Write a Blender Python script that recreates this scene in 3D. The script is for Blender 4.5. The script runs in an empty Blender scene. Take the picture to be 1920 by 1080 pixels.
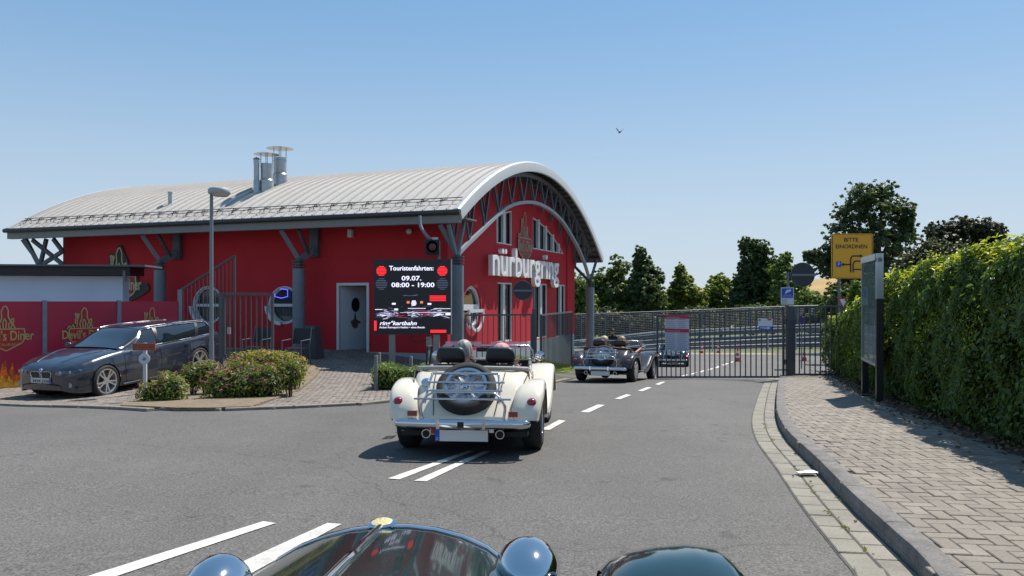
import bpy, bmesh, math, random
import numpy as np
from mathutils import Vector, Matrix, Euler
from mathutils.geometry import delaunay_2d_cdt, tessellate_polygon
from mathutils.bvhtree import BVHTree
random.seed(7)
rng = np.random.default_rng(7)
scene = bpy.context.scene
COL = scene.collection
R = math.radians

# ---------------------------------------------------------------- camera, sky, sun, exposure
F, CX, HY = 1480.0, 960.0, 557.0
cam_d = bpy.data.cameras.new('camera')
cam = bpy.data.objects.new('camera', cam_d); COL.objects.link(cam)
cam.location = (0, 0, 0); cam.rotation_euler = (R(90), 0, 0)
cam_d.sensor_width = 36.0; cam_d.lens = 36.0 * F / 1920.0
cam_d.shift_y = (HY - 540.0) / 1920.0
cam_d.clip_start = 0.05; cam_d.clip_end = 5000
scene.camera = cam

SUN_DIR = Vector((0.45, 0.45, 1.0)).normalized()          # towards the sun
w = bpy.data.worlds.new('World'); scene.world = w; w.use_nodes = True
wn = w.node_tree.nodes; wl = w.node_tree.links; wn.clear()
sky = wn.new('ShaderNodeTexSky'); sky.sky_type = 'NISHITA'; sky.sun_disc = False
sky.sun_elevation = math.asin(SUN_DIR.z)
sky.sun_rotation = math.atan2(SUN_DIR.x, SUN_DIR.y)
sky.altitude = 500; sky.air_density = 1.0; sky.dust_density = 0.35; sky.ozone_density = 1.2
bg = wn.new('ShaderNodeBackground'); bg.inputs['Strength'].default_value = 0.105
wo = wn.new('ShaderNodeOutputWorld')
# pale summer haze low over the horizon, the same all round
tc = wn.new('ShaderNodeTexCoord'); sx = wn.new('ShaderNodeSeparateXYZ'); wl.new(tc.outputs['Generated'], sx.inputs[0])
mr = wn.new('ShaderNodeMapRange'); mr.interpolation_type = 'SMOOTHSTEP'; mr.inputs[1].default_value = -0.02; mr.inputs[2].default_value = 0.5; mr.inputs[3].default_value = 0.93; mr.inputs[4].default_value = 0.55
wl.new(sx.outputs['Z'], mr.inputs[0]); mx = wn.new('ShaderNodeMix'); mx.data_type = 'RGBA'; wl.new(mr.outputs[0], mx.inputs['Factor'])
cr2 = wn.new('ShaderNodeMapRange'); cr2.data_type = 'FLOAT_VECTOR'; cr2.interpolation_type = 'SMOOTHSTEP'
cr2.inputs[7].default_value = (0,)*3; cr2.inputs[8].default_value = (0.42,)*3; cr2.inputs[9].default_value = (3.9, 4.65, 5.4); cr2.inputs[10].default_value = (1.2, 2.85, 4.9)
cx3 = wn.new('ShaderNodeCombineXYZ'); [wl.new(sx.outputs['Z'], cx3.inputs[i]) for i in range(3)]; wl.new(cx3.outputs[0], cr2.inputs[6])
wl.new(sky.outputs[0], mx.inputs[6]); wl.new(cr2.outputs[1], mx.inputs[7]); wl.new(mx.outputs[2], bg.inputs[0]); wl.new(bg.outputs[0], wo.inputs[0])
sd = bpy.data.lights.new('sun', 'SUN'); sd.energy = 4.8; sd.angle = R(0.5); sd.color = (1.0, 0.955, 0.89)
so = bpy.data.objects.new('sun', sd); COL.objects.link(so)
so.rotation_euler = (-SUN_DIR).to_track_quat('-Z', 'Y').to_euler(); so.location = (30, 30, 60)
scene.view_settings.view_transform = 'Standard'; scene.view_settings.look = 'None'
scene.view_settings.exposure = 0.45; scene.view_settings.gamma = 1.0
scene.view_settings.use_curve_mapping = False
scene.render.engine = 'CYCLES'
scene.cycles.max_bounces = 8; scene.cycles.transparent_max_bounces = 24

# ---------------------------------------------------------------- materials
MATS = {}
def mat(name, col, rough=0.6, metal=0.0, spec=0.5, noise=None, bump=None, coat=0.0, emit=None, emit_s=1.0, island=0.0, transl=0.0, alpha=None, trans=0.0, stretch=None):
    """procedural principled material; noise=(scale, amount[, second scale]); island = brightness change per loose piece"""
    if name in MATS: return MATS[name]
    m = bpy.data.materials.new(name); MATS[name] = m; m.use_nodes = True
    nt = m.node_tree; N = nt.nodes; L = nt.links
    b = N['Principled BSDF']; out = N['Material Output']
    c4 = (col[0], col[1], col[2], 1)
    b.inputs['Base Color'].default_value = c4
    b.inputs['Roughness'].default_value = rough; b.inputs['Metallic'].default_value = metal
    b.inputs['Specular IOR Level'].default_value = spec
    if coat: b.inputs['Coat Weight'].default_value = coat; b.inputs['Coat Roughness'].default_value = 0.03
    if trans: b.inputs['Transmission Weight'].default_value = trans; b.inputs['IOR'].default_value = 1.15
    if emit: b.inputs['Emission Color'].default_value = (*emit, 1); b.inputs['Emission Strength'].default_value = emit_s
    geo = N.new('ShaderNodeNewGeometry')
    pos = geo.outputs['Position']
    if stretch:
        mp = N.new('ShaderNodeVectorMath'); mp.operation = 'MULTIPLY'; mp.inputs[1].default_value = stretch
        L.new(pos, mp.inputs[0]); pos = mp.outputs[0]
    fac = None
    def addf(a, bb):
        if a is None: return bb
        n = N.new('ShaderNodeMath'); n.operation = 'ADD'; L.new(a, n.inputs[0]); L.new(bb, n.inputs[1]); return n.outputs[0]
    if noise:
        sc = [noise[0]] + list(noise[2:])
        for k, s in enumerate(sc):
            t = N.new('ShaderNodeTexNoise'); t.inputs['Scale'].default_value = s; t.inputs['Detail'].default_value = 4
            L.new(pos, t.inputs['Vector'])
            mr = N.new('ShaderNodeMapRange'); mr.inputs[1].default_value = 0.25; mr.inputs[2].default_value = 0.75
            mr.inputs[3].default_value = -noise[1]; mr.inputs[4].default_value = noise[1]
            L.new(t.outputs['Fac'], mr.inputs[0]); fac = addf(fac, mr.outputs[0])
    if island:
        mr = N.new('ShaderNodeMapRange'); mr.inputs[3].default_value = -island; mr.inputs[4].default_value = island
        L.new(geo.outputs['Random Per Island'], mr.inputs[0]); fac = addf(fac, mr.outputs[0])
        oi = N.new('ShaderNodeObjectInfo')
        mr2 = N.new('ShaderNodeMapRange'); mr2.inputs[3].default_value = -island*0.8; mr2.inputs[4].default_value = island*0.8
        L.new(oi.outputs['Random'], mr2.inputs[0]); fac = addf(fac, mr2.outputs[0])
    colsock = None
    if fac is not None:
        one = N.new('ShaderNodeMath'); one.operation = 'ADD'; one.inputs[1].default_value = 1.0; L.new(fac, one.inputs[0])
        vm = N.new('ShaderNodeVectorMath'); vm.operation = 'SCALE'; vm.inputs[0].default_value = col[:3]
        L.new(one.outputs[0], vm.inputs['Scale']); L.new(vm.outputs[0], b.inputs['Base Color']); colsock = vm.outputs[0]
    if bump:
        t = N.new('ShaderNodeTexNoise'); t.inputs['Scale'].default_value = bump[0]; t.inputs['Detail'].default_value = 3
        L.new(pos, t.inputs['Vector'])
        bp = N.new('ShaderNodeBump'); bp.inputs['Strength'].default_value = bump[1]; bp.inputs['Distance'].default_value = bump[2] if len(bump) > 2 else 0.01
        L.new(t.outputs['Fac'], bp.inputs['Height']); L.new(bp.outputs[0], b.inputs['Normal'])
    if transl:
        tr = N.new('ShaderNodeBsdfTranslucent'); mx = N.new('ShaderNodeMixShader'); mx.inputs[0].default_value = transl
        tr.inputs[0].default_value = (min(1, col[0]*2.2), min(1, col[1]*2.0), col[2]*0.8, 1)
        L.new(b.outputs[0], mx.inputs[1]); L.new(tr.outputs[0], mx.inputs[2]); L.new(mx.outputs[0], out.inputs[0])
    if alpha is not None:
        tp = N.new('ShaderNodeBsdfTransparent'); mx = N.new('ShaderNodeMixShader'); mx.inputs[0].default_value = alpha
        L.new(tp.outputs[0], mx.inputs[1]); L.new(b.outputs[0], mx.inputs[2]); L.new(mx.outputs[0], out.inputs[0])
    return m

# ---------------------------------------------------------------- mesh building
def cr(pts, n):
    """Catmull-Rom through points, n sub-steps per span"""
    P = [np.array(p, float) for p in pts]; out = []
    for i in range(len(P)-1):
        p0 = P[i-1] if i else 2*P[0]-P[1]; p1 = P[i]; p2 = P[i+1]; p3 = P[i+2] if i+2 < len(P) else 2*P[-1]-P[-2]
        for k in range(n):
            t = k/n
            out.append(0.5*((2*p1)+(-p0+p2)*t+(2*p0-5*p1+4*p2-p3)*t*t+(-p0+3*p1-3*p2+p3)*t**3))
    out.append(P[-1]); return out

class MB:
    def __init__(s): s.v = []; s.f = []; s.m = []; s.cur = 0
    def add(s, vs, fs):
        o = len(s.v); s.v += [tuple(map(float, v)) for v in vs]; s.f += [tuple(i+o for i in f) for f in fs]; s.m += [s.cur]*len(fs)
        return s
    def mi(s, i): s.cur = i; return s
    def box(s, x0, x1, y0, y1, z0, z1, M=None):
        v = [Vector((x, y, z)) for x in (x0, x1) for y in (y0, y1) for z in (z0, z1)]
        if M is not None: v = [M @ p for p in v]
        return s.add(v, [(0,1,3,2),(4,6,7,5),(0,4,5,1),(2,3,7,6),(0,2,6,4),(1,5,7,3)])
    def bar(s, p, q, a, b=None, up=(0,0,1)):
        p = Vector(p); q = Vector(q); b = a if b is None else b
        d = (q-p).normalized(); u = Vector(up)
        if abs(d.dot(u)) > 0.99: u = Vector((0,1,0))
        r = d.cross(u).normalized(); u = r.cross(d)
        vs = [e + r*(a/2*i) + u*(b/2*j) for e in (p, q) for i, j in ((-1,-1),(1,-1),(1,1),(-1,1))]
        return s.add(vs, [(3,2,1,0),(4,5,6,7),(0,1,5,4),(1,2,6,5),(2,3,7,6),(3,0,4,7)])
    def tube(s, pts, r, n=8, closed=False):
        P = [Vector(tuple(map(float, p))) for p in pts]; k = len(P)
        rr = r if isinstance(r, (list, tuple)) else [r]*k
        rings = []; prev = None
        for i in range(k):
            if closed: d = P[(i+1) % k]-P[i-1]
            else: d = P[min(i+1, k-1)]-P[max(i-1, 0)]
            d.normalize()
            if prev is None:
                u = Vector((0,0,1)) if abs(d.z) < 0.9 else Vector((1,0,0))
                a = d.cross(u).normalized()
            else:
                a = (prev - d*prev.dot(d)).normalized()
            prev = a; b = d.cross(a)
            rings.append([P[i] + (a*math.cos(2*math.pi*j/n)+b*math.sin(2*math.pi*j/n))*rr[i] for j in range(n)])
        vs = [v for ring in rings for v in ring]; fs = []
        for i in range(k if closed else k-1):
            i2 = (i+1) % k
            for j in range(n): fs.append((i*n+j, i2*n+j, i2*n+(j+1) % n, i*n+(j+1) % n))
        if not closed: fs += [tuple(range(n))[::1], tuple((k-1)*n+j for j in reversed(range(n)))]
        return s.add(vs, fs)
    def lathe(s, prof, o=(0,0,0), ax=(0,0,1), n=16, sx=1.0, cap=True):
        o = Vector(o); d = Vector(ax).normalized(); u = Vector((0,0,1)) if abs(d.z) < 0.9 else Vector((1,0,0))
        a = d.cross(u).normalized(); b = d.cross(a); k = len(prof)
        vs = [o + d*h + (a*math.cos(2*math.pi*j/n)*sx+b*math.sin(2*math.pi*j/n))*r for r, h in prof for j in range(n)]
        fs = [(i*n+j, i*n+(j+1) % n, (i+1)*n+(j+1) % n, (i+1)*n+j) for i in range(k-1) for j in range(n)]
        if cap and prof[0][0] > 1e-4: fs.append(tuple(reversed(range(n))))
        if cap and prof[-1][0] > 1e-4: fs.append(tuple((k-1)*n+j for j in range(n)))
        return s.add(vs, fs)
    def prism(s, poly, o, e1, e2, e3, lo, hi):
        o, e1, e2, e3 = map(Vector, (o, e1, e2, e3)); n = len(poly)
        vs = [o+e1*a+e2*b+e3*lo for a, b in poly] + [o+e1*a+e2*b+e3*hi for a, b in poly]
        return s.add(vs, [tuple(reversed(range(n))), tuple(range(n, 2*n))] + [(i, (i+1) % n, n+(i+1) % n, n+i) for i in range(n)])
    def grid(s, P, cu=False, cv=False, flip=False):
        a = len(P); b = len(P[0]); vs = [p for row in P for p in row]; fs = []
        for i in range(a if cu else a-1):
            for j in range(b if cv else b-1):
                i2 = (i+1) % a; j2 = (j+1) % b
                q = (i*b+j, i2*b+j, i2*b+j2, i*b+j2)
                fs.append(q[::-1] if flip else q)
        return s.add(vs, fs)
    def sphere(s, c, r, n=12, m=8):
        r = (r, r, r) if not isinstance(r, (tuple, list)) else r
        P = [[(c[0]+r[0]*math.sin(t)*math.cos(p), c[1]+r[1]*math.sin(t)*math.sin(p), c[2]+r[2]*math.cos(t))
              for p in [2*math.pi*j/n for j in range(n)]] for t in [0.02+(math.pi-0.04)*i/m for i in range(m+1)]]
        return s.grid(P, cv=True, flip=True)
    def build(s, name, mats, parent=None, smooth=None, xf=None, recalc=True):
        me = bpy.data.meshes.new(name)
        vs = [xf @ Vector(v) for v in s.v] if xf is not None else s.v
        me.from_pydata(vs, [], s.f)
        if recalc:
            bm = bmesh.new(); bm.from_mesh(me)
            bmesh.ops.remove_doubles(bm, verts=bm.verts, dist=1e-5) if smooth is not None else None
            bmesh.ops.recalc_face_normals(bm, faces=bm.faces); bm.to_mesh(me); bm.free()
        if not isinstance(mats, (list, tuple)): mats = [mats]
        for m in mats: me.materials.append(m)
        if len(mats) > 1 and len(s.m) == len(me.polygons): me.polygons.foreach_set('material_index', s.m)
        if smooth is not None:
            me.polygons.foreach_set('use_smooth', [True]*len(me.polygons))
            if smooth < 180: me.set_sharp_from_angle(angle=R(smooth))
        me.update()
        return link(name, me, parent)

def link(name, me, parent=None):
    o = bpy.data.objects.new(name, me); COL.objects.link(o)
    if parent is not None: o.parent = parent
    return o
def tag(o, label=None, cat=None, group=None, kind=None):
    if label: o['label'] = label
    if cat: o['category'] = cat
    if group: o['group'] = group
    if kind: o['kind'] = kind
    return o
def thing(name, label, cat, loc=(0,0,0), rz=0.0, group=None, rot=None):
    o = bpy.data.objects.new(name, None); COL.objects.link(o); o.empty_display_size = 0.2
    o.location = loc; o.rotation_euler = rot if rot is not None else (0, 0, rz)
    return tag(o, label, cat, group)
def copy_tree(o, parent=None):
    c = o.copy(); COL.objects.link(c); c.parent = parent
    for ch in list(o.children): copy_tree(ch, c)
    return c
def fast_quads(name, V, m, parent=None):
    """V: (n*4,3) array of quad corners"""
    n = len(V)//4; me = bpy.data.meshes.new(name)
    me.vertices.add(n*4); me.vertices.foreach_set('co', np.asarray(V, np.float32).ravel())
    me.loops.add(n*4); me.loops.foreach_set('vertex_index', np.arange(n*4, dtype=np.int32))
    me.polygons.add(n); me.polygons.foreach_set('loop_start', np.arange(0, n*4, 4, dtype=np.int32))
    me.materials.append(m); me.update(calc_edges=True); me.validate()
    return link(name, me, parent)
def leaf_quads(C, N, L, W, spread=0.9, droop=0.0):
    """rhombic leaves at centres C, facing roughly along N"""
    n = len(C); N = N + rng.normal(0, spread, (n, 3)); N /= np.linalg.norm(N, axis=1)[:, None]+1e-9
    T = rng.normal(0, 1, (n, 3)); T[:, 2] -= droop; T -= N*(T*N).sum(1)[:, None]; T /= np.linalg.norm(T, axis=1)[:, None]+1e-9
    B = np.cross(N, T); s = rng.uniform(0.7, 1.3, (n, 1))
    a = T*L*s*0.5; b = B*W*s*0.5
    return np.stack([C-a, C-b+a*0.1, C+a, C+b+a*0.1], 1).reshape(-1, 3)
_font = {}
def text_mb(mb, string, size, M, extrude=0.004, width=None, bold=0.0, height=None, align='CENTER', shear=0.0):
    """lettering as mesh; M maps text plane (x right, y up, z towards reader) into local space; width = fitted width"""
    cu = bpy.data.curves.new('t', 'FONT'); cu.body = string; cu.size = size; cu.extrude = extrude; cu.offset = bold
    cu.align_x = align; cu.align_y = 'BOTTOM_BASELINE'; cu.resolution_u = 3; cu.shear = shear
    ob = bpy.data.objects.new('t', cu); COL.objects.link(ob)
    bpy.context.view_layer.update()
    me = bpy.data.meshes.new_from_object(ob.evaluated_get(bpy.context.evaluated_depsgraph_get()))
    vs = [v.co.copy() for v in me.vertices]; fs = [tuple(p.vertices) for p in me.polygons]
    bpy.data.objects.remove(ob); bpy.data.curves.remove(cu); bpy.data.meshes.remove(me)
    if vs and (width or height):
        xs = [v.x for v in vs]; w0 = max(xs)-min(xs); k = width/w0 if width else 1.0
        ys = [v.y for v in vs]; kh = height/(max(ys)-min(ys)) if height else 1.0
        for v in vs: v.x *= k; v.y *= kh
    mb.add([M @ v for v in vs], fs)
FRONT = Matrix.Rotation(R(90), 4, 'X')                      # text upright, read from -y
def at_front(x, y, z): return Matrix.Translation((x, y, z)) @ FRONT

# ---------------------------------------------------------------- terrain
_bz = cr([(-80,.2,0),(-30,-.75,0),(-12,-1.15,0),(0,-1.41,0),(3,-1.46,0),(8.1,-1.57,0),(18.6,-2.04,0),(22,-2.24,0),(36,-3.2,0),(43,-3.5,0),(61,-4.35,0),(80,-4.9,0),(130,-5.4,0),(400,-6,0),(1500,-9,0)], 12)
_bY = np.array([p[0] for p in _bz]); _bZ = np.array([p[1] for p in _bz])
def base_z(Y): return float(np.interp(Y, _bY, _bZ))
_ctl = [(-8.6,16.5,-.12),(-7.6,19.1,.22),(-4.8,24,.72),(-4.4,20,.28),(-9,25.5,.8),(-14,27.5,.9),(-18,29,.9),(-11.3,17.4,-.1),(-10,20.5,.25),(-1.6,22.2,.25),(-3,17,.08),
        (1.2,22,0),(2.5,28,.05),(3,34,0),(1.0,17,0),(4,20,0),(7,20,0),(9,22,0),(6,27,0),(9,34,0),(-6,12.5,0),(-12,13,0),(0,12,0),(5,13,0),(-16,20,0.2),(-2,28,.9),(-6,33,.9)]
_A = np.array([(c[0], c[1]) for c in _ctl]); _r = np.array([c[2] for c in _ctl])
def _k(d2): return np.exp(-d2/(2*3.2**2))
_w = np.linalg.solve(_k(((_A[:, None]-_A[None])**2).sum(-1)) + 0.02*np.eye(len(_A)), _r)
def zg(x, y):
    d2 = (_A[:, 0]-x)**2 + (_A[:, 1]-y)**2
    return base_z(y) + float(_k(d2) @ _w)
def G(px, py, off=0.0):
    """ground point seen at a pixel of the photograph"""
    dx = (px-CX)/F; dz = -(py-HY)/F; a = 1.0
    while a < 400 and dz*a > zg(dx*a, a)+off: a *= 1.02
    lo, hi = a/1.02, a
    for _ in range(30):
        m = (lo+hi)/2
        if dz*m > zg(dx*m, m)+off: lo = m
        else: hi = m
    return Vector((dx*hi, hi, dz*hi))
def P(px, py, Y): return Vector(((px-CX)/F*Y, Y, -(py-HY)/F*Y))
def GY(px, Y, off=0.0):
    x = (px-CX)/F*Y; return Vector((x, Y, zg(x, Y)+off))
def gpt(x, y, off=0.0): return Vector((x, y, zg(x, y)+off))
def in_poly(x, y, poly):
    c = False; j = len(poly)-1
    for i in range(len(poly)):
        xi, yi = poly[i][0], poly[i][1]; xj, yj = poly[j][0], poly[j][1]
        if (yi > y) != (yj > y) and x < (xj-xi)*(y-yi)/(yj-yi)+xi: c = not c
        j = i
    return c
def sheet(name, poly, off, m, res=0.8, edge=None, parent=None, dens=None, zf=None):
    """ground-hugging sheet with the given plan outline; edge = depth of a skirt"""
    zf = zf or zg
    pts = [];
    for i in range(len(poly)):
        a = Vector(poly[i][:2]); b = Vector(poly[(i+1) % len(poly)][:2]); n = max(1, int((b-a).length/(res if (a+b).length < 160 else res*12)))
        n = min(n, 60)
        for k in range(n): pts.append(a.lerp(b, k/n))
    nb = len(pts); edges = [(i, (i+1) % nb) for i in range(nb)]
    xs = [p.x for p in pts]; ys = [p.y for p in pts]
    def steps(lo, hi):
        out = []; t = lo
        while t < hi:
            out.append(t); d = abs(t); t += res*(1 if d < 45 else 4 if d < 120 else 30)
        return out
    for x in steps(min(xs), max(xs)):
        for y in steps(min(ys), max(ys)):
            xx, yy = x+res*0.37, y+res*0.41
            if in_poly(xx, yy, pts[:nb]) and min((Vector((xx, yy))-p).length for p in pts[:nb:max(1, nb//200)]) > res*0.3: pts.append(Vector((xx, yy)))
    vv, ee, ff, *_ = delaunay_2d_cdt(pts, edges, [], 1, 1e-4)
    mb = MB(); mb.add([(p.x, p.y, zf(p.x, p.y)+off) for p in vv], [tuple(f) for f in ff])
    if edge:
        lo = [(p.x, p.y, zf(p.x, p.y)+off) for p in pts[:nb]]
        k = len(mb.v); mb.add(lo + [(a, b, c-edge) for a, b, c in lo], [(i, (i+1) % nb, nb+(i+1) % nb, nb+i) for i in range(nb)])
    o = mb.build(name, m, parent, smooth=35)
    # upward normals
    me = o.data
    if sum(p.normal.z for p in me.polygons[:len(ff)]) < 0: me.flip_normals()
    return o
def plan_offset(line, d):
    """offset a plan polyline to its left by d"""
    out = []
    for i in range(len(line)):
        a = Vector(line[max(i-1, 0)][:2]); b = Vector(line[min(i+1, len(line)-1)][:2]); t = (b-a).normalized()
        out.append(Vector((line[i][0]-t.y*d, line[i][1]+t.x*d)))
    return out
# ================================================================ GROUND
asphalt_m = mat('asphalt', (.108,.106,.104), rough=.86, noise=(140,.34,35,.9), bump=(160,.35,.01))
# asphalt: coarse patches on top of the fine aggregate
def asphalt_nodes(m):
    nt = m.node_tree; N = nt.nodes; L = nt.links; N.clear()
    out = N.new('ShaderNodeOutputMaterial'); b = N.new('ShaderNodeBsdfPrincipled'); b.inputs['Roughness'].default_value = .82
    b.inputs['Specular IOR Level'].default_value = .35
    g = N.new('ShaderNodeNewGeometry')
    def nz(sc, det, lo, hi, stretch=None):
        t = N.new('ShaderNodeTexNoise'); t.inputs['Scale'].default_value = sc; t.inputs['Detail'].default_value = det
        src = g.outputs['Position']
        if stretch:
            v = N.new('ShaderNodeVectorMath'); v.operation = 'MULTIPLY'; v.inputs[1].default_value = stretch; L.new(src, v.inputs[0]); src = v.outputs[0]
        L.new(src, t.inputs['Vector']); r = N.new('ShaderNodeMapRange'); r.inputs[1].default_value = .3; r.inputs[2].default_value = .7
        r.inputs[3].default_value = lo; r.inputs[4].default_value = hi; L.new(t.outputs[0], r.inputs[0]); return r.outputs[0]
    def mul(a, c):
        n = N.new('ShaderNodeMath'); n.operation = 'MULTIPLY'; L.new(a, n.inputs[0]); L.new(c, n.inputs[1]); return n.outputs[0]
    f = mul(mul(nz(70, 3, .5, 1.5), nz(1.1, 5, .93, 1.07)), mul(nz(22, 3, .9, 1.1), nz(.35, 3, .93, 1.08, (2.2, .25, 1))))
    vo = N.new('ShaderNodeTexVoronoi'); vo.inputs['Scale'].default_value = 60; L.new(g.outputs['Position'], vo.inputs['Vector'])
    st = N.new('ShaderNodeMapRange'); st.inputs[1].default_value = .05; st.inputs[2].default_value = .13; st.inputs[3].default_value = 1.5; st.inputs[4].default_value = 1.0
    L.new(vo.outputs['Distance'], st.inputs[0]); f = mul(f, st.outputs[0])
    # tar stains and small dark patches
    f = mul(f, (lambda a: a)(nz(2.6, 6, .55, 1.0)) ) if False else f
    sp = N.new('ShaderNodeTexNoise'); sp.inputs['Scale'].default_value = 3.1; sp.inputs['Detail'].default_value = 8; L.new(g.outputs['Position'], sp.inputs['Vector'])
    sr = N.new('ShaderNodeMapRange'); sr.inputs[1].default_value = .67; sr.inputs[2].default_value = .72; sr.inputs[3].default_value = 1; sr.inputs[4].default_value = .72
    L.new(sp.outputs[0], sr.inputs[0]); f = mul(f, sr.outputs[0])
    f = mul(f, nz(.18, 4, .90, 1.10, (1, .5, 1)))
    wv = N.new('ShaderNodeTexVoronoi'); wv.feature = 'DISTANCE_TO_EDGE'; wv.inputs['Scale'].default_value = .16
    dn = N.new('ShaderNodeTexNoise'); dn.inputs['Scale'].default_value = 1.3; dn.inputs['Detail'].default_value = 6; L.new(g.outputs['Position'], dn.inputs['Vector'])
    ad = N.new('ShaderNodeVectorMath'); ad.operation = 'ADD'; L.new(g.outputs['Position'], ad.inputs[0]); sc_ = N.new('ShaderNodeVectorMath'); sc_.operation = 'SCALE'; sc_.inputs['Scale'].default_value = 1.1; L.new(dn.outputs['Color'], sc_.inputs[0]); L.new(sc_.outputs[0], ad.inputs[1]); L.new(ad.outputs[0], wv.inputs['Vector'])
    ck = N.new('ShaderNodeMapRange'); ck.inputs[1].default_value = .0; ck.inputs[2].default_value = .0022; ck.inputs[3].default_value = .62; ck.inputs[4].default_value = 1.0; L.new(wv.outputs['Distance'], ck.inputs[0])
    f = mul(f, ck.outputs[0])
    v = N.new('ShaderNodeVectorMath'); v.operation = 'SCALE'; v.inputs[0].default_value = (.116,.108,.099); L.new(f, v.inputs['Scale'])
    L.new(v.outputs[0], b.inputs['Base Color'])
    bt = N.new('ShaderNodeTexNoise'); bt.inputs['Scale'].default_value = 120; bt.inputs['Detail'].default_value = 2; L.new(g.outputs['Position'], bt.inputs['Vector'])
    bp = N.new('ShaderNodeBump'); bp.inputs['Strength'].default_value = .5; bp.inputs['Distance'].default_value = .006
    L.new(bt.outputs[0], bp.inputs['Height']); L.new(bp.outputs[0], b.inputs['Normal']); L.new(b.outputs[0], out.inputs[0])
asphalt_nodes(asphalt_m)
field_m = mat('dry_grass', (.10,.115,.045), rough=.95, noise=(.6,.3,8), bump=(20,.6,.05))
soil_m = mat('soil', (.12,.085,.06), rough=.95, noise=(5,.35,40), bump=(30,.9,.03))
mortar_m = mat('joint_sand', (.075,.068,.058), rough=.95, noise=(30,.3))
paver_m = mat('paver_stone', (.215,.185,.152), rough=.9, noise=(60,.16,3), bump=(110,.4,.004), island=.13)
paver2_m = mat('forecourt_stone', (.215,.18,.15), rough=.9, noise=(50,.2,2), bump=(90,.3,.004), island=.16)
gutter_m = mat('gutter_stone', (.225,.205,.165), rough=.9, noise=(70,.18,4), bump=(110,.4,.004), island=.1)
kerb_m = mat('kerb_concrete', (.165,.152,.138), rough=.9, noise=(55,.3,6), bump=(90,.7,.006), island=.06)
paint_m = mat('road_paint', (.56,.535,.49), rough=.75, noise=(45,.22,5), bump=(120,.3,.004))

# plan of the kerb: foot of the kerb face, from near to far
kerb_px = [(1850,1195),(1721,1078),(1661,1021),(1587,947),(1528,882),(1476,828),(1457,790),(1455.5,756),(1459,724),(1465,708)]
KL = [G(x, y) for x, y in kerb_px]
KL = [Vector((KL[0].x+.35, 1.2))]+[Vector((p.x, p.y)) for p in KL]
KL = [Vector((p[0], p[1])) for p in cr([(p.x, p.y, 0) for p in KL], 6)]
KL = [Vector((KL[0].x+1.6, -6)), Vector((KL[0].x+.8, -2))] + KL
def arc_len(line):
    s = [0.0]
    for a, b in zip(line, line[1:]): s.append(s[-1]+(b-a).length)
    return s
def at_len(line, S, d):
    d = min(max(d, 0), S[-1]-1e-6); i = int(np.searchsorted(S, d, side='right'))-1; i = min(i, len(line)-2)
    t = (d-S[i])/max(S[i+1]-S[i], 1e-9); p = line[i].lerp(line[i+1], t); tg = (line[i+1]-line[i]).normalized(); return p, tg
g_out = plan_offset(KL, .335)          # to the left (road side)
k_back = plan_offset(KL, -.145)
# ground: one sheet to the horizon
ground = tag(sheet('ground', [(-900,-120),(900,-120),(900,1400),(-900,1400)], -.03, field_m, res=2.2), kind='structure')
# road
far_edge = [(x, y) for x, y in [(34,62),(30,66),(6,66),(-8,62)]]
road_poly = [(-60,-40),(g_out[0].x,-40)] + [(p.x, p.y) for p in g_out] + [(7.6,21.6),(9.2,22.6),(12.5,26),(20,34),(30,46)] + far_edge + [(-6,46),(3.3,38),(3.1,34),(1.2,27),(-.6,24.5),(-3,22.5),(-20,22),(-60,22)]
road = tag(sheet('road', road_poly, 0.0, asphalt_m, res=.7), kind='structure')
# gutter strip
def strip(name, A, B, off, m, zoff=0.0, parent=None):
    mb = MB(); mb.grid([[(a.x, a.y, zg(a.x, a.y)+off) for a in A], [(b.x, b.y, zg(b.x, b.y)+off) for b in B]])
    o = mb.build(name, m, parent, smooth=40)
    if o.data.polygons[0].normal.z < 0: o.data.flip_normals()
    return o
gutter = tag(strip('gutter', g_out, KL, .004, mortar_m), kind='structure')
S_K = arc_len(KL)
def block(name, L_, W_, H_, m, chamfer=.006):
    mb = MB(); a, b, c = L_/2, W_/2, chamfer
    mb.grid([[(-a,-b,-H_),(a,-b,-H_),(a,b,-H_),(-a,b,-H_)],[(-a,-b,-c),(a,-b,-c),(a,b,-c),(-a,b,-c)],[(-a+c,-b+c,0),(a-c,-b+c,0),(a-c,b-c,0),(-a+c,b-c,0)]], cv=True)
    mb.add([(-a+c,-b+c,0),(a-c,-b+c,0),(a-c,b-c,0),(-a+c,b-c,0)], [(0,1,2,3)])
    return mb
def me_of(o):
    me = o.data; bpy.data.objects.remove(o); return me
def ground_rot(x, y, ang):
    e = .15; n = Vector((-(zg(x+e, y)-zg(x-e, y))/(2*e), -(zg(x, y+e)-zg(x, y-e))/(2*e), 1)).normalized()
    t = Vector((math.cos(ang), math.sin(ang), 0)); t = (t-n*t.dot(n)).normalized(); b = n.cross(t)
    return Matrix(((t.x,b.x,n.x),(t.y,b.y,n.y),(t.z,b.z,n.z)))
def put_piece(name, me, x, y, z, ang, parent):
    o = link(name, me, parent); M = ground_rot(x, y, ang).to_4x4(); M.translation = (x, y, z)
    M = M @ Matrix.Rotation(rng.normal(0, .006), 4, 'X') @ Matrix.Rotation(rng.normal(0, .006), 4, 'Y')
    o.matrix_basis = M; return o
gb_me = me_of(block('gutter_block', .272, .152, .05, gutter_m).build('gutter_block', gutter_m, smooth=20))
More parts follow.
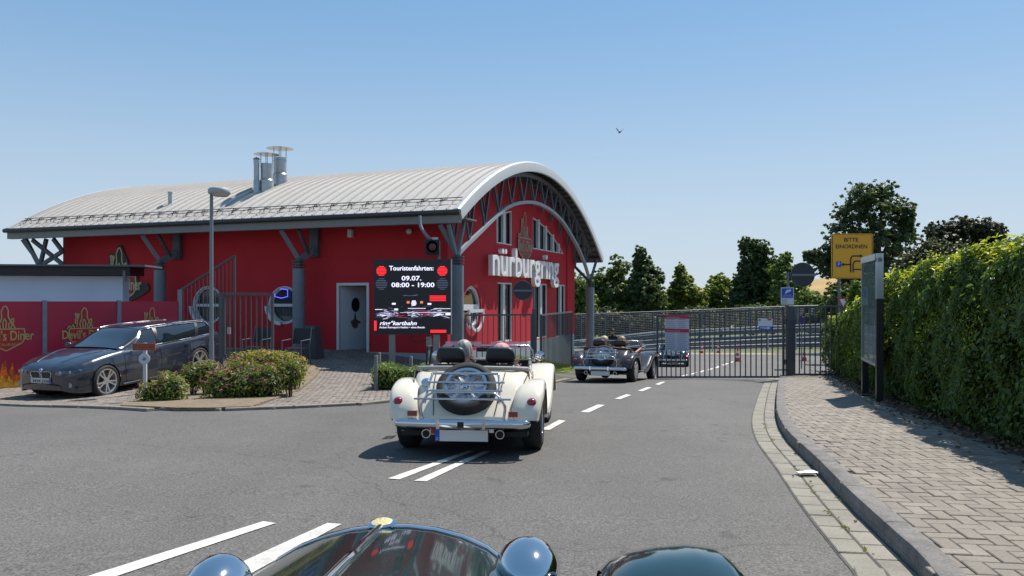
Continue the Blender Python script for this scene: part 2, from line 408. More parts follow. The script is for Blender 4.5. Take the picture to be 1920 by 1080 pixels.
for row, off in enumerate((.084, .248)):
    d = 4.6 + row*.1
    while d < S_K[-1]-.1:
        p, t = at_len(KL, S_K, d); n = Vector((-t.y, t.x)); q = p+n*off
        if q.y > 1.8:
            put_piece('gutter_block', gb_me, q.x, q.y, zg(q.x, q.y)+.012+rng.normal(0,.0015), math.atan2(t.y, t.x)+rng.normal(0,.006), gutter)
        d += .28
# kerb
kerb = tag(strip('kerb', KL, k_back, .05, mortar_m), kind='structure')
d = 4.0; KH = .13
while d < S_K[-1]-.05:
    mb = MB(); n0 = 5; ring = []
    for i in range(n0):
        dd = d+.004+(0.992)*i/(n0-1); p, t = at_len(KL, S_K, dd); p = p + t*max(0, dd-S_K[-1]); n = Vector((t.y, -t.x)); z = zg(p.x, p.y)
        row = []
        for o_, h in ((0,-.05),(.002,KH-.02),(.008,KH-.006),(.022,KH),(.125,KH),(.138,KH-.005),(.142,KH-.02),(.142,-.02)):
            q = p+n*o_; row.append((q.x, q.y, z+h))
        ring.append(row)
    mb.grid(ring); mb.add(ring[0], [tuple(range(8))]); mb.add(ring[-1], [tuple(reversed(range(8)))])
    if at_len(KL, S_K, d)[0].y > 0: mb.build('kerb_stone', kerb_m, kerb, smooth=30)
    d += 1.0
# sidewalk
soil_line = [(5.2,-6),(4.1,1),(4.0,3),(4.42,7.0),(5.3,11.0),(6.3,14.8),(7.9,19.6),(8.5,21.7)]
hedge_line = [(4.7,-6),(4.15,2.5),(4.72,7.2),(5.68,11.2),(6.85,15.5),(8.35,20.0),(9.2,23.0)]
kb = [(p.x, p.y) for p in k_back]
sw_poly = kb + [(kb[-1][0]+.05, 21.6)] + list(reversed(soil_line))
SW = .122
def swz(x, y): return zg(x, y)
sidewalk = tag(sheet('sidewalk', sw_poly, SW-.012, mortar_m, res=.5), kind='structure')
soil_poly = soil_line + [(9.6,23),(14,30),(40,40),(40,-6)]
soil_bed = tag(sheet('soil_bed', soil_poly, SW-.02, soil_m, res=.8), kind='structure')
pv_me = me_of(block('paver', .203, .098, .05, paver_m, .005).build('paver', paver_m, smooth=20))
cand = []
kb2 = [(p.x, p.y) for p in plan_offset(KL, -.085)]
sw_poly2 = kb2 + [(kb2[-1][0]+.05, 21.7)] + [(a+.05, b) for a, b in reversed(soil_line)]
aw = R(82); ca, sa = math.cos(aw), math.sin(aw); u = .105; org = Vector((3.0, 3.0))
for i in range(-90, 240):
    for j in range(-150, 150):
        k = (i - j) % 4
        # 90 degree herringbone: horizontal block starts where k==0, vertical where k==3
        if k == 0: c = (i+1.0, j+.5); a0 = 0
        elif k == 3: c = (i+.5, j+0.0); a0 = math.pi/2
        else: continue
        if k == 3: c = (i+.5, j+1.0)
        x = org.x + (c[0]*ca - c[1]*sa)*u; y = org.y + (c[0]*sa + c[1]*ca)*u
        if y > 21.4 or y < -1 or not in_poly(x, y, sw_poly2): continue
        cand.append((y, x, aw+a0))
cand.sort()
near = [c for c in cand if c[0] > 3.1 and abs(c[1])/c[0] < .72][:300]
near_set = set(id(c) for c in near)
for c in near:
    put_piece('paver', pv_me, c[1], c[0], zg(c[1], c[0])+SW+rng.normal(0,.0018), c[2], sidewalk)
rest = MB(); bv = [v.co.copy() for v in pv_me.vertices]; bf = [tuple(p.vertices) for p in pv_me.polygons]
for c in cand:
    if id(c) in near_set: continue
    M = ground_rot(c[1], c[0], c[2]); o = Vector((c[1], c[0], zg(c[1], c[0])+SW+rng.normal(0,.0018)))
    rest.add([M @ v + o for v in bv], bf)
tag(rest.build('paver', paver_m, sidewalk, recalc=False), kind='stuff')

# forecourt paving left
fc_px = [(-60,763),(0,760),(120,764),(250,769),(400,770),(480,768),(560,765),(640,761),(700,757),(735,753)]
FE = [G(x, y) for x, y in fc_px]; FE = [Vector((-22,13.6))]+[Vector((p.x, p.y)) for p in FE]+[Vector((-.9,13.9)), Vector((.2,16.8)), Vector((1.05,19.2)), Vector((1.5,20.6))]
fc_poly = [(p.x, p.y) for p in FE]+[(2.2,24),(3.0,30),(3.2,35.2),(-3,30),(-22,30)]
forecourt = tag(sheet('forecourt', fc_poly, .012, mortar_m, res=.6), kind='structure')
bl = block('x', .205, .105, .04, paver2_m); bv = bl.v; bf = bl.f
fcm = MB(); aw = R(-8); ca, sa = math.cos(aw), math.sin(aw)
for i in range(-30, 90):
    for j in range(-100, 115):
        lx = (j+.5)*.112; ly = (i + (.5 if j % 2 else 0))*.213
        # rows run away from the road
        x = -9.5 + lx*ca*1.0 + ly*sa; y = 14.0 + lx*sa + ly*ca
        if not in_poly(x, y, fc_poly) or y > 24.5 or x > .3: continue
        M = ground_rot(x, y, aw+math.pi/2); o = Vector((x, y, zg(x, y)+.022+rng.normal(0,.002)))
        fcm.add([M @ Vector(v) + o for v in bv], bf)
tag(fcm.build('paving_block', paver2_m, forecourt, recalc=False), kind='stuff')
# flush edging stones along the forecourt
S_F = arc_len(FE); ek = tag(strip('forecourt_edging', [p for p in plan_offset(FE, -.07)], [p for p in plan_offset(FE, .07)], .016, mortar_m), kind='structure')
d = 0
while d < S_F[-1]-.9:
    p, t = at_len(FE, S_F, d+.49); mbk = block('x', .975, .125, .06, kerb_m, .008)
    M = ground_rot(p.x, p.y, math.atan2(t.y, t.x)).to_4x4(); M.translation = (p.x, p.y, zg(p.x, p.y)+.045)
    o = mbk.build('edging_stone', gutter_m, ek, smooth=20); o.matrix_basis = M
    d += 1.0
# markings
def marking(px4, off=.006):
    c = [G(x, y) for x, y in px4]; mb = MB(); n = 14
    rows = []
    for k in range(n+1):
        t = k/n; a = c[0].lerp(c[3], t); b = c[1].lerp(c[2], t)
        rows.append([(a.x, a.y, zg(a.x, a.y)+off), (b.x, b.y, zg(b.x, b.y)+off)])
    mb.grid(rows); o = mb.build('lane_marking', paint_m); 
    if o.data.polygons[0].normal.z < 0: o.data.flip_normals()
    return tag(o, kind='structure')
for q in ([(494,978.7),(516.8,982.4),(120,1115),(60,1115)], [(614,982),(640,984),(420,1105),(330,1112)],
          [(727,898.4),(749.4,899.9),(890,846.5),(876,846.5)], [(775.8,902.8),(799.8,903.7),(921,846.5),(908,846.5)],
          [(1015,806),(1030,807),(1061,789.5),(1048,788)], [(1088,773),(1104,774),(1134,760),(1121,759)],
          [(1152,748),(1163,749),(1184,741),(1174,740)], [(1196,733),(1205,734),(1222,727),(1214,726)], [(1228,721),(1236,722),(1248,716.5),(1241,716)],
          [(1275,706),(1281,706.5),(1291,703),(1286,702.6)], [(1294,702),(1299,702.5),(1308,699),(1303,698.6)], [(1310,698),(1315,698.5),(1323,695.2),(1318,694.8)],
          [(1326,694),(1331,694.4),(1338,691),(1333,690.7)], [(1340,690),(1345,690.4),(1351,687),(1346,686.7)], [(1353,685),(1358,685.4),(1367,681.5),(1362,681)], [(1369,680),(1373,680.2),(1381,676.5),(1377,676)]):
    marking(q)
# long thin tar seam across the road in front of the gate
# gravelly verge at the foot of the far rails and grass by the building
verge_m = mat('verge_gravel', (.30,.25,.15), rough=.95, noise=(4,.3,30), bump=(20,.6,.03))
grass_m = mat('grass', (.09,.14,.03), rough=.9, noise=(6,.4,50), bump=(60,.8,.03))
vp = [(-10,61),(4,58.5),(12,58),(20,56.5),(30,52)]
tag(sheet('verge', vp+[(32,56),(20,61),(12,62.5),(4,63),(-10,65)], .02, verge_m, res=1.0), kind='structure')
lawn_poly = [(.7,22.9),(1.6,24),(2.45,28),(3.15,33),(3.4,36.5),(3.0,36.5),(2.0,33),(-.2,26),(-1.0,23.6)]
lawn = tag(sheet('grass_strip', lawn_poly, .04, grass_m, res=.4, edge=.05), kind='structure')
# ================================================================ BUILDING
red_m = mat('red_render', (.50,.026,.036), rough=.8, spec=.25, noise=(1.2,.07,60), bump=(180,.25,.004))
plinth_m = mat('plinth_paint', (.33,.37,.40), rough=.75, noise=(2,.08,40))
roof_m = mat('roof_metal', (.50,.465,.42), rough=.55, metal=.0, noise=(.7,.05,12), spec=.4, island=.03)
trim_m = mat('verge_metal', (.47,.48,.48), rough=.45, noise=(3,.05))
steel_m = mat('steel_grey', (.085,.10,.12), rough=.5, noise=(6,.1), spec=.4)
column_m = mat('column_grey', (.17,.20,.23), rough=.6, noise=(3,.08,30))
soffit_m = mat('soffit_grey', (.14,.14,.15), rough=.8, noise=(4,.1))
gut_m = mat('gutter_dark', (.035,.035,.04), rough=.4)
beam_m = mat('beam_grey', (.22,.22,.215), rough=.6, noise=(5,.06))
white_m = mat('white_frame', (.62,.63,.65), rough=.4, noise=(8,.04))
glass_m = mat('window_glass', (.012,.015,.02), rough=.03, spec=.9, coat=.4)
dark_m = mat('dark_interior', (.012,.012,.014), rough=.8)
letter_m = mat('letter_aluminium', (.78,.78,.78), rough=.38, noise=(5,.04))
letter_side_m = mat('letter_side', (.45,.45,.46), rough=.4)
zinc_m = mat('galvanised_steel', (.42,.44,.46), rough=.38, metal=.75, noise=(10,.12))
gold_m = mat('logo_gold', (.42,.33,.16), rough=.5)
black_m = mat('satin_black', (.015,.015,.017), rough=.5)
C0 = Vector((-1.87, 22.9, 0)); BROT = -R(20.73); UX = Vector((math.cos(BROT), math.sin(BROT), 0)); UY = Vector((-UX.y, UX.x, 0))
def _hit(px, py, axis, off):
    d = Vector(((px-CX)/F, 1, -(py-HY)/F)); t = (off + C0.dot(axis))/d.dot(axis); p = d*t - C0
    return p
def fac(px, py, yo=0.0): p = _hit(px, py, UY, yo); return (p.dot(UX), p.z)
def gab(px, py, xo=0.0): p = _hit(px, py, UX, xo); return (p.dot(UY), p.z)
bld = thing('red_building', 'red rendered hall with pale curved metal roof and big white lettering on its gable', 'building', C0, BROT)
XL, YB = -15.2, 13.0                      # wall length to the left, gable width
def roof_z(t):
    s = (t+1.3)/15.77; return 2.36 - .53*s + 2.55*(1-((t-6.585)/7.885)**2)
def slab_z(x, y): p = C0+UX*x+UY*y; return zg(p.x, p.y)

def wall_holes(mb, outer, holes, to3, depth):
    pl = [[Vector((a, b, 0)) for a, b in outer]]+[[Vector((a, b, 0)) for a, b in h] for h in holes]
    flat = [p for l in pl for p in l]; tris = tessellate_polygon(pl)
    mb.add([to3(p.x, p.y, 0) for p in flat], [tuple(t) for t in tris])
    for h in holes:
        n = len(h); mb.add([to3(a, b, 0) for a, b in h]+[to3(a, b, depth) for a, b in h], [(i, (i+1) % n, n+(i+1) % n, n+i) for i in range(n)])
def circ(cx, cz, r, n=40, a0=0, a1=2*math.pi, rz=None):
    return [(cx+r*math.cos(a0+(a1-a0)*i/n), cz+(rz or r)*math.sin(a0+(a1-a0)*i/n)) for i in range(n)]
def rect_px(fn, x0, y0, x1, y1):
    a = fn(x0, y0); b = fn(x1, y0); c = fn(x1, y1); d = fn(x0, y1)
    z1 = (a[1]+b[1])/2; z0 = (c[1]+d[1])/2; return [(a[0], z0), (b[0], z0), (b[0], z1), (a[0], z1)]
# --- facade (y=0)
cw = []
for px in (391, 534):
    c = fac(px, 572.3); e = fac(px, 572.3-37); cw.append((c[0], c[1], abs(e[1]-c[1])-.04))
door = rect_px(fac, 635, 533.5, 690, 662)
zb = -2.6
fo = [(XL, zb), (0, zb), (0, roof_z(0)-.1), (XL, roof_z(0)-.1)]
mb = MB(); holes = [circ(c[0], c[1], c[2]-.03) for c in cw]+[door]
wall_holes(mb, fo, holes, lambda a, b, d: (a, d, b), .22)
mb.add([(0,0,0)], [])
mb.build('wall', red_m, bld)
plz = fac(600, 657)[1]
mb = MB(); mb.box(XL, door[0][0]-.04, -.03, -.002, zb, plz); mb.box(door[1][0]+.04, .025, -.03, -.002, zb, plz); mb.build('plinth', plinth_m, bld)
# --- gable (x=0)
gl_low = [rect_px(gab, 933, 530, 961, 641), rect_px(gab, 1002.5, 532, 1026.5, 634), rect_px(gab, 1043, 533.8, 1060, 631)]
gr = gab(886, 577); gre = gab(886, 535); gw = (gr[0], gr[1], gre[1]-gr[1])
up_l = [gab(x, y) for x, y in ((931.3,457),(960,459.3),(959.8,395),(931,402.5))]
ul_z = (up_l[0][1]+up_l[1][1])/2; up_l[0] = (up_l[0][0], ul_z); up_l[1] = (up_l[1][0], ul_z)
up_r = [gab(x, y) for x, y in ((999.7,466.7),(1057.5,476.6),(1048,459),(1037,442),(1023.5,426),(1010,414),(999,407))]
zr = (up_r[0][1]+up_r[1][1])/2; up_r[0] = (up_r[0][0], zr); up_r[1] = (up_r[1][0], zr)
hz = [h for h in gl_low]+[circ(gw[0], gw[1], gw[2])]+[up_l, up_r]
go = [(0, zb-1.5), (YB, zb-1.5)] + [(YB*(1-i/24), roof_z(YB*(1-i/24))-.12) for i in range(25)]
mb = MB(); wall_holes(mb, go, hz, lambda a, b, d: (-d, a, b), .2)
mb.build('wall', red_m, bld)
mb = MB()                                 # back and left walls
mb.box(XL, -.25, YB-.25, YB-.01, zb-1, roof_z(YB)-.12)
o_ = [(0, zb), (YB-.26, zb)] + [((YB-.26)*(1-i/16), roof_z((YB-.26)*(1-i/16))-.14) for i in range(17)]
mb.prism(o_, (XL, .01, 0), (0,1,0), (0,0,1), (1,0,0), .0, .25)
mb.build('wall', red_m, bld)
pg0 = gab(872, 661)[1]; pg1 = gab(1075, 626)[1]
mb = MB(); mb.prism([(-.03, zb-1.5), (YB, zb-1.5), (YB, pg1), (-.03, pg0)], (.002,0,0), (0,1,0), (0,0,1), (1,0,0), 0, .03); mb.build('plinth', plinth_m, bld)
# pilaster at far end of gable (a shade deeper)
mb = MB(); mb.box(.0, .05, YB-1.1, YB, pg1, roof_z(YB-1.1)-.5); mb.build('pilaster', red_m, bld)
# inner dark boxes behind openings
mb = MB(); mb.box(XL+.3, -.3, 1.6, 1.62, zb, 2.2); mb.box(-1.6, -1.58, .3, YB-.4, zb-1, 2.2); mb.box(-1.6, -1.58, 3.2, YB-3.2, 2.2, 4.0); mb.box(XL+.3,-.3,.2,1.6,1.4,1.42); mb.build('inner_wall', dark_m, bld)
floor_in = MB(); floor_in.box(XL+.3, -.2, .0, 1.6, zb, door[0][1]-.01); floor_in.build('inner_floor', mat('floor_tile', (.10,.08,.07), rough=.5), bld)
# round facade windows
for (cx_, cz_, r_) in cw:
    mb = MB(); n = 48
    prof = [(r_-.035,.0),(r_-.01,-.03),(r_+.015,-.03),(r_+.02,-.001)]
    rows = [[(cx_+q*math.cos(2*math.pi*i/n), y_, cz_+q*math.sin(2*math.pi*i/n)) for i in range(n)] for q, y_ in prof]
    mb.grid(rows, cv=True); fr = mb.build('window', white_m, bld, smooth=40)
    mb = MB(); n = 40
    rows = [[(cx_+q*math.cos(2*math.pi*i/n), y_, cz_+q*math.sin(2*math.pi*i/n)) for i in range(n)] for q, y_ in [(r_-.03,.1),(r_-.03,.03),(r_-.07,.03),(r_-.07,.1)]]
    mb.grid(rows, cv=True, cu=True); mb.box(cx_-r_+.05, cx_+r_-.05, .02, .09, cz_-.045, cz_+.045)
    mb.build('window_frame', white_m, fr, smooth=35)
    mb = MB(); mb.prism(circ(cx_, cz_, r_-.06, 40), (0,.1,0), (1,0,0), (0,0,1), (0,1,0), 0, .01); mb.build('pane', mat('clear_pane', (.05,.06,.07), rough=.03, spec=.9, alpha=.45), fr)
    MB().box(cx_-r_+.1, cx_+r_-.1, .2, .21, cz_-r_+.1, cz_-.04).build('curtain', mat('curtain_grey', (.30,.30,.28), rough=.9, noise=(4,.6,14), stretch=(4,4,.4)), fr)
    # opened lower sash, swung towards the left
    mb = MB(); n = 18
    rows = [[(cx_-.08+q*math.cos(math.pi+math.pi/2*i/n), -.12+y_, cz_-.03+q*math.sin(math.pi+math.pi/2*i/n)) for i in range(n+1)] for q, y_ in [(r_+.02,0),(r_+.02,.05),(r_-.1,.05),(r_-.1,0)]]
    mb.grid(rows, cu=True); mb.build('sash', white_m, fr, smooth=35)
    if cx_ > -6:
        pass
# blinds and curtains seen through the right round window
cx_, cz_, r_ = cw[1]
mb = MB()
for k in range(5): mb.box(cx_-.18+k*.11, cx_-.11+k*.11, .14, .15, cz_-.5, cz_-.06)
mb.build('blind', mat('blind_white', (.5,.5,.47), rough=.8), bld)
neon = [fac(x, y, .05) for x, y in ((516,543.5),(528,541.5),(540,543.5),(540,556),(528,559),(516,556))]
mb = MB(); mb.tube([(a, .03, b) for a, b in neon], .012, 6, closed=True)
mb.build('neon_tube', mat('neon_blue', (.05,.06,.6), emit=(.12,.14,1), emit_s=1.3), bld)
# door
dx0, dx1, dz0, dz1 = door[0][0], door[1][0], door[0][1], door[2][1]
mb = MB(); mb.box(dx0-.05, dx0+.03, -.04, .12, dz0, dz1+.05); mb.box(dx1-.03, dx1+.05, -.04, .12, dz0, dz1+.05); mb.box(dx0+.03, dx1-.03, -.04, .12, dz1-.03, dz1+.05)
mb.build('door_frame', white_m, bld)
door_m = mat('door_white', (.50,.52,.56), rough=.5, noise=(3,.05))
Wd = dx1-dx0-.08; ang = R(60); MD = Matrix.Translation((dx0+.035, .06, 0)) @ Matrix.Rotation(ang, 4, 'Z')
mb = MB(); mb.box(0, Wd, 0, .045, dz0+.01, dz1-.04); dr = mb.build('door', door_m, bld, xf=MD)
mb = MB(); mb.prism(circ(.5, dz1-.62, .14, 24, rz=.22), (0,-.012,0), (1,0,0), (0,0,1), (0,1,0), 0, .012); mb.build('door_pane', glass_m, dr, xf=MD)
mb = MB(); lg = [(.33,.95),(.45,1.02),(.47,1.2),(.5,1.25),(.53,1.02),(.68,.93),(.66,.88),(.6,.9),(.58,.78),(.5,.72),(.4,.78)]
mb.prism([(a, dz0+b-.0) for a, b in lg], (0,-.006,0), (1,0,0), (0,0,1), (0,1,0), 0, .006); mb.build('door_sticker', mat('sticker_brown', (.12,.05,.03)), dr, xf=MD)
mb = MB(); mb.tube([(Wd-.07,-.01,dz0+.95),(Wd-.07,-.06,dz0+.95),(Wd-.2,-.06,dz0+.95)], .012, 6); mb.tube([(Wd-.05,-.05,dz0+.8),(Wd-.05,-.07,dz0+1.1)],.012,6); mb.build('handle', zinc_m, dr, xf=MD, smooth=60)
# gable windows
def bars_frame(poly, w_=.05, x_=-.03, thick=.06):
    mb = MB(); n = len(poly)
    for i in range(n):
        a = poly[i]; b = poly[(i+1) % n]; mb.bar((x_, a[0], a[1]), (x_, b[0], b[1]), thick, w_*2)
    return mb
for poly, mul in ((gl_low[0], (.42,)), (gl_low[1], (.5,)), (gl_low[2], (.5,))):
    mb = bars_frame(poly, .05, -.05)
    for q in mul:
        y_ = poly[0][0]*(1-q)+poly[1][0]*q; mb.box(-.09, .0, y_-.1, y_+.1, poly[0][1]+.05, poly[2][1]-.05)
    fr = mb.build('window', white_m, bld)
    y0_, y1_ = poly[0][0], poly[1][0]; ym = [y0_] + [y0_*(1-q)+y1_*q for q in mul] + [y1_]
    for a, b in zip(ym, ym[1:]): MB().box(-.13, -.12, a, b, poly[0][1], poly[2][1]).build('pane', glass_m, fr)
mb = bars_frame(up_l, .045, -.04)
ymid = up_l[0][0]*.53+up_l[1][0]*.47; mb.box(-.08, .01, ymid-.09, ymid+.09, ul_z+.04, up_l[2][1]-.06)
fr = mb.build('window', white_m, bld)
bl_m = mat('blind_pale', (.42,.46,.5), rough=.5)
for a, b in ((up_l[0][0], ymid), (ymid, up_l[1][0])):
    MB().prism([(a, ul_z), (b, ul_z), (b, up_l[2][1]), (a, up_l[2][1]-.05)], (-.13,0,0), (0,1,0), (0,0,1), (1,0,0), 0, .01).build('pane', glass_m, fr)
    MB().box(-.119, -.115, a, a+(b-a)*.62, ul_z, up_l[2][1]-.05).build('blind', bl_m, fr)
mb = bars_frame(up_r, .045, -.04)
fr = mb.build('window', white_m, bld)
def top_at(y):
    pts = sorted([up_r[i] for i in range(1, 7)]);
    for a, b in zip(pts, pts[1:]):
        if a[0] <= y <= b[0]: return a[1]+(b[1]-a[1])*(y-a[0])/(b[0]-a[0])
    return pts[0][1] if y < pts[0][0] else pts[-1][1]
ys = [up_r[0][0], up_r[5][0], up_r[4][0], up_r[3][0], up_r[2][0], up_r[1][0]]
for y_ in ys[1:-1]:
    MB().box(-.09, .02, y_-.085, y_+.085, zr, top_at(y_)+.05).build('mullion', white_m, fr)
for a, b in zip(ys, ys[1:]):
    MB().prism([(a, zr), (b, zr), (b, top_at(b)), (a, top_at(a))], (-.13,0,0), (0,1,0), (0,0,1), (1,0,0), 0, .01).build('pane', glass_m, fr)
# round gable window with opened sash
mb = MB(); n = 40; r_ = gw[2]
rows = [[(x_, gw[0]+q*math.cos(2*math.pi*i/n), gw[1]+q*math.sin(2*math.pi*i/n)) for i in range(n)] for q, x_ in [(r_,-.16),(r_,-.06),(r_-.1,-.06),(r_-.1,-.16)]]
mb.grid(rows, cv=True, cu=True); mb.box(-.15, -.05, gw[0]-r_+.05, gw[0]+r_-.05, gw[1]-.08, gw[1]+.1)
fr = mb.build('window', white_m, bld, smooth=35)
MB().prism(circ(gw[0], gw[1], r_-.06, 36), (-.15,0,0), (0,1,0), (0,0,1), (1,0,0), 0, .01).build('pane', glass_m, fr)
mb = MB(); n = 16
for (q0, q1, t_) in ((r_-.02, r_-.11, 1),):
    rows = [[(x_, gw[0]+.1+q*math.cos(math.pi+math.pi*i/n)*.9, gw[1]-.08+q*math.sin(math.pi+math.pi*i/n)) for i in range(n+1)] for q, x_ in [(q0,.06),(q0,.11),(q1,.11),(q1,.06)]]
    mb.grid(rows, cu=True)
mb.bar((.085, gw[0]-.5, gw[1]-.1), (.085, gw[0]+.7, gw[1]-.1), .05, .1); mb.build('sash', white_m, fr, smooth=35)
# lettering
a = gab(919, 516, .22); b = gab(1044.5, 523, .22); zt = gab(919, 474, .22)[1]
xh = zt-a[1]; Ltot = b[0]-a[0]
GABT = Matrix.Rotation(R(90), 4, 'Z') @ FRONT
mb = MB(); Mt = Matrix.Translation((.22, (a[0]+b[0])/2, (a[1]+b[1])/2)) @ GABT
text_mb(mb, 'nürburgring', 1.0, Matrix.Identity(4), extrude=.075, bold=.012)
xs = [v[0] for v in mb.v]; kx = Ltot/(max(xs)-min(xs)); kz = xh/.515
mb.v = [tuple(Mt @ Vector((x*kx, y*kz, z*1.0))) for x, y, z in mb.v]
let = mb.build('lettering', letter_m, bld, recalc=False)
bv_ = let.modifiers.new('edge', 'BEVEL'); bv_.width = .012; bv_.segments = 2; bv_.limit_method = 'ANGLE'
# --- roof panels
NT = 30; X0 = .966; X1 = -16.3; NP = 48; pw = (X0-X1)/NP
TS = [-1.3+15.77*i/NT for i in range(NT+1)]
mb = MB(); rows = []
for t in TS:
    z = roof_z(t); dz = (roof_z(t+.05)-roof_z(t-.05))/.1; L_ = math.hypot(1, dz); ny, nz = -dz/L_, 1/L_
    def q(x, h): return (x, t+ny*h, z+nz*h)
    rows.append([q(.001, 0), q(pw-.040, 0), q(pw-.036, .055), q(pw-.008, .055), q(pw-.003, 0)])
mb.grid(rows); rp = mb.build('roof_panel', roof_m, None, smooth=20); rme = me_of(rp)
mb = MB()
for k in (0, 1):
    pass
rows = [[(X1, t, roof_z(t)-.10), (X0-.02, t, roof_z(t)-.10)] for t in TS]; rows2 = [[(X1, t, roof_z(t)-.012), (X0-.02, t, roof_z(t)-.012)] for t in TS]
mb.grid(rows); mb.grid(rows2)
roof = mb.build('roof', soffit_m, bld, smooth=40)
for i in range(NP):
    o = link('roof_panel', rme, roof); o.location = (X1+i*pw, 0, 0)
for xv, sgn in ((X0, 1), (X1, -1)):
    mb = MB(); rows = []
    for i in range(61):
        t = -1.32+15.81*i/60; z = roof_z(t); dz = (roof_z(t+.05)-roof_z(t-.05))/.1; L_ = math.hypot(1, dz); ny, nz = -dz/L_, 1/L_
        rows.append([(xv+sgn*dx, t+ny*h, z+nz*h) for dx, h in ((-.16,.0),(-.16,.05),(-.02,.06),(.03,.03),(.045,-.02),(.045,-.27),(.0,-.29),(-.03,-.27))])
    mb.grid(rows, cv=True); mb.add(rows[0], [tuple(range(8))]); mb.add(rows[-1], [tuple(range(8))]); mb.build('verge_trim', trim_m, bld, smooth=30)
# eaves: gutter and beam, soffit boards
ez = 2.36
mb = MB(); mb.tube([(X1-.03,-1.37,ez-.06),(X0+.06,-1.37,ez-.06)], .075, 10); mb.box(X1, X0+.03, -1.33, -1.29, ez-.13, ez+.0); mb.build('eaves_gutter', gut_m, bld, smooth=50)
mb = MB(); mb.box(X1+.02, X0-.02, -1.3, -1.1, ez-.34, ez-.13); mb.build('eaves_beam', beam_m, bld)
mb = MB(); mb.box(X1+.02, X0-.04, -1.1, -.0, ez-.2, ez-.16); mb.build('soffit', soffit_m, bld)
ez2 = roof_z(14.4)
mb = MB(); mb.box(X1+.02, X0-.02, 14.2, 14.45, ez2-.3, ez2-.1); mb.build('eaves_beam', soffit_m, bld)
for i in range(34):
    t = .1+i*.42
    MB().box(.02, X0-.04, t, t+.06, roof_z(t)-.2, roof_z(t)-.11).build('purlin', steel_m, roof)
# snow guard
mb = MB(); zsg = roof_z(-.85)
mb.tube([(X1+.3,-.85,zsg+.13),(X0-.1,-.85,zsg+.13)], .013, 6); mb.tube([(X1+.3,-.9,zsg+.05),(X0-.1,-.9,zsg+.05)], .009, 6)
x = X1+.45
while x < X0-.2:
    mb.bar((x,-.85,zsg+.14),(x,-.95,zsg-.03),.014,.02); mb.bar((x,-.85,zsg+.14),(x,-.68,zsg+.06),.014,.02); mb.bar((x-.11,-1.02,zsg+.02),(x+.2,-.86,zsg+.1),.018,.02); x += .595
mb.build('snow_guard', gut_m, bld, smooth=50)
# gable truss
ch = [gab(x, y, .6) for x, y in ((857,477),(872,461),(900,434),(935,400),(956,386),(980,379.5),(1005,381),(1030,393),(1053,414),(1070,440),(1085,468),(1097,497),(1104,520))]
chs = cr([(0, a, b) for a, b in ch], 5)
mb = MB()
for p, q in zip(chs, chs[1:]): mb.bar((.6, p[1], p[2]), (.6, q[1], q[2]), .12, .11)
mb.build('truss_chord', mat('chord_grey', (.30,.32,.35), rough=.5), bld)
ys_ = [-.6+14.2*i/40 for i in range(41)]
mb = MB()
for p, q in zip(ys_, ys_[1:]): mb.bar((.6, p, roof_z(p)-.36), (.6, q, roof_z(q)-.36), .14, .14)
for p, q in zip(ys_, ys_[1:]): mb.bar((.12, p, roof_z(p)-.36), (.12, q, roof_z(q)-.36), .08, .12)
mb.build('truss_chord', steel_m, bld)
ca_ = np.array([(p[1], p[2]) for p in chs])
def low_z(y): return float(np.interp(y, ca_[:, 0], ca_[:, 1]))
nw = 11; ylo = [.2+12.6*i/nw for i in range(nw+1)]
for i, y_ in enumerate(ylo):
    for dy in (-.42, .42):
        yt = y_+dy*(1.0)
        for xx in (.6, .14):
            MB().bar((xx, y_, low_z(y_)+.02), (xx, yt, roof_z(yt)-.4), .06, .06).build('truss_web', steel_m, bld)
# --- columns with collars and forked braces
def column(x, y, ztop, r=.185):
    z0 = min(slab_z(x, y), -1.6)-.2
    c = MB().lathe([(r,z0),(r,ztop)], (x,y,0), n=24).build('column', column_m, bld, smooth=40)
    MB().lathe([(.11,ztop),(.11,ztop+.30)], (x,y,0), n=16).build('column_neck', steel_m, c, smooth=40)
    for k in range(3): MB().lathe([(r+.02,ztop+.05+k*.085),(r+.02,ztop+.075+k*.085)], (x,y,0), n=24).build('collar', steel_m, c, smooth=40)
    return c
for px, zt_ in ((857, .89), (560, .86), (300, .88), (75, .88)):
    x_ = fac(px, 500, -.7)[0]; c = column(x_, -.7, zt_)
    zn = zt_+.28
    MB().bar((x_,-.7,zn), (x_-.33,-1.12,ez-.36), .075, .12).build('brace', column_m, c)
    if px in (560, 300):
        MB().bar((x_,-.7,zn-.02), (x_+.14,-.06,zn+.35), .12, .2).build('brace', column_m, c)
        MB().box(x_+.0, x_+.3, -.16, -.02, zn+.1, ez-.22).build('brace_plate', steel_m, c)
        MB().bar((x_+.1,-.35,zn+.18), (x_+.22,-1.0,ez-.36), .09, .09).build('brace', steel_m, c)
    elif px == 857:
        MB().bar((x_,-.7,zn-.1), (.6,.1,roof_z(.1)-.4), .08, .1).build('brace', column_m, c)
        MB().bar((x_,-.7,zn-.1), (.55,-1.1,ez-.36), .08, .1).build('brace', column_m, c)
    else:
        for (a_, b_) in (((48,448),(73,497)), ((87,448),(76,495)), ((61,450),(119,497)), ((100,448),(118,472)), ((78,497),(119,470))):
            p = fac(*a_, -.7); q = fac(*b_, -.7); MB().bar((p[0],-.7,p[1]), (q[0],-.7,q[1]), .09, .13).build('brace', steel_m, c)
c = column(.5, YB+.95, .45)
MB().bar((.5,YB+.95,.65), (.6,YB+.55,low_z(YB+.5)+.1), .1, .12).build('brace', steel_m, c)
MB().bar((.5,YB+.95,.7), (.75,YB+1.15,ez2-.2), .08, .1).build('brace', steel_m, c)
MB().bar((.5,YB+.9,.7), (-.6,YB+1.3,ez2-.2), .1, .1).build('brace', steel_m, c)
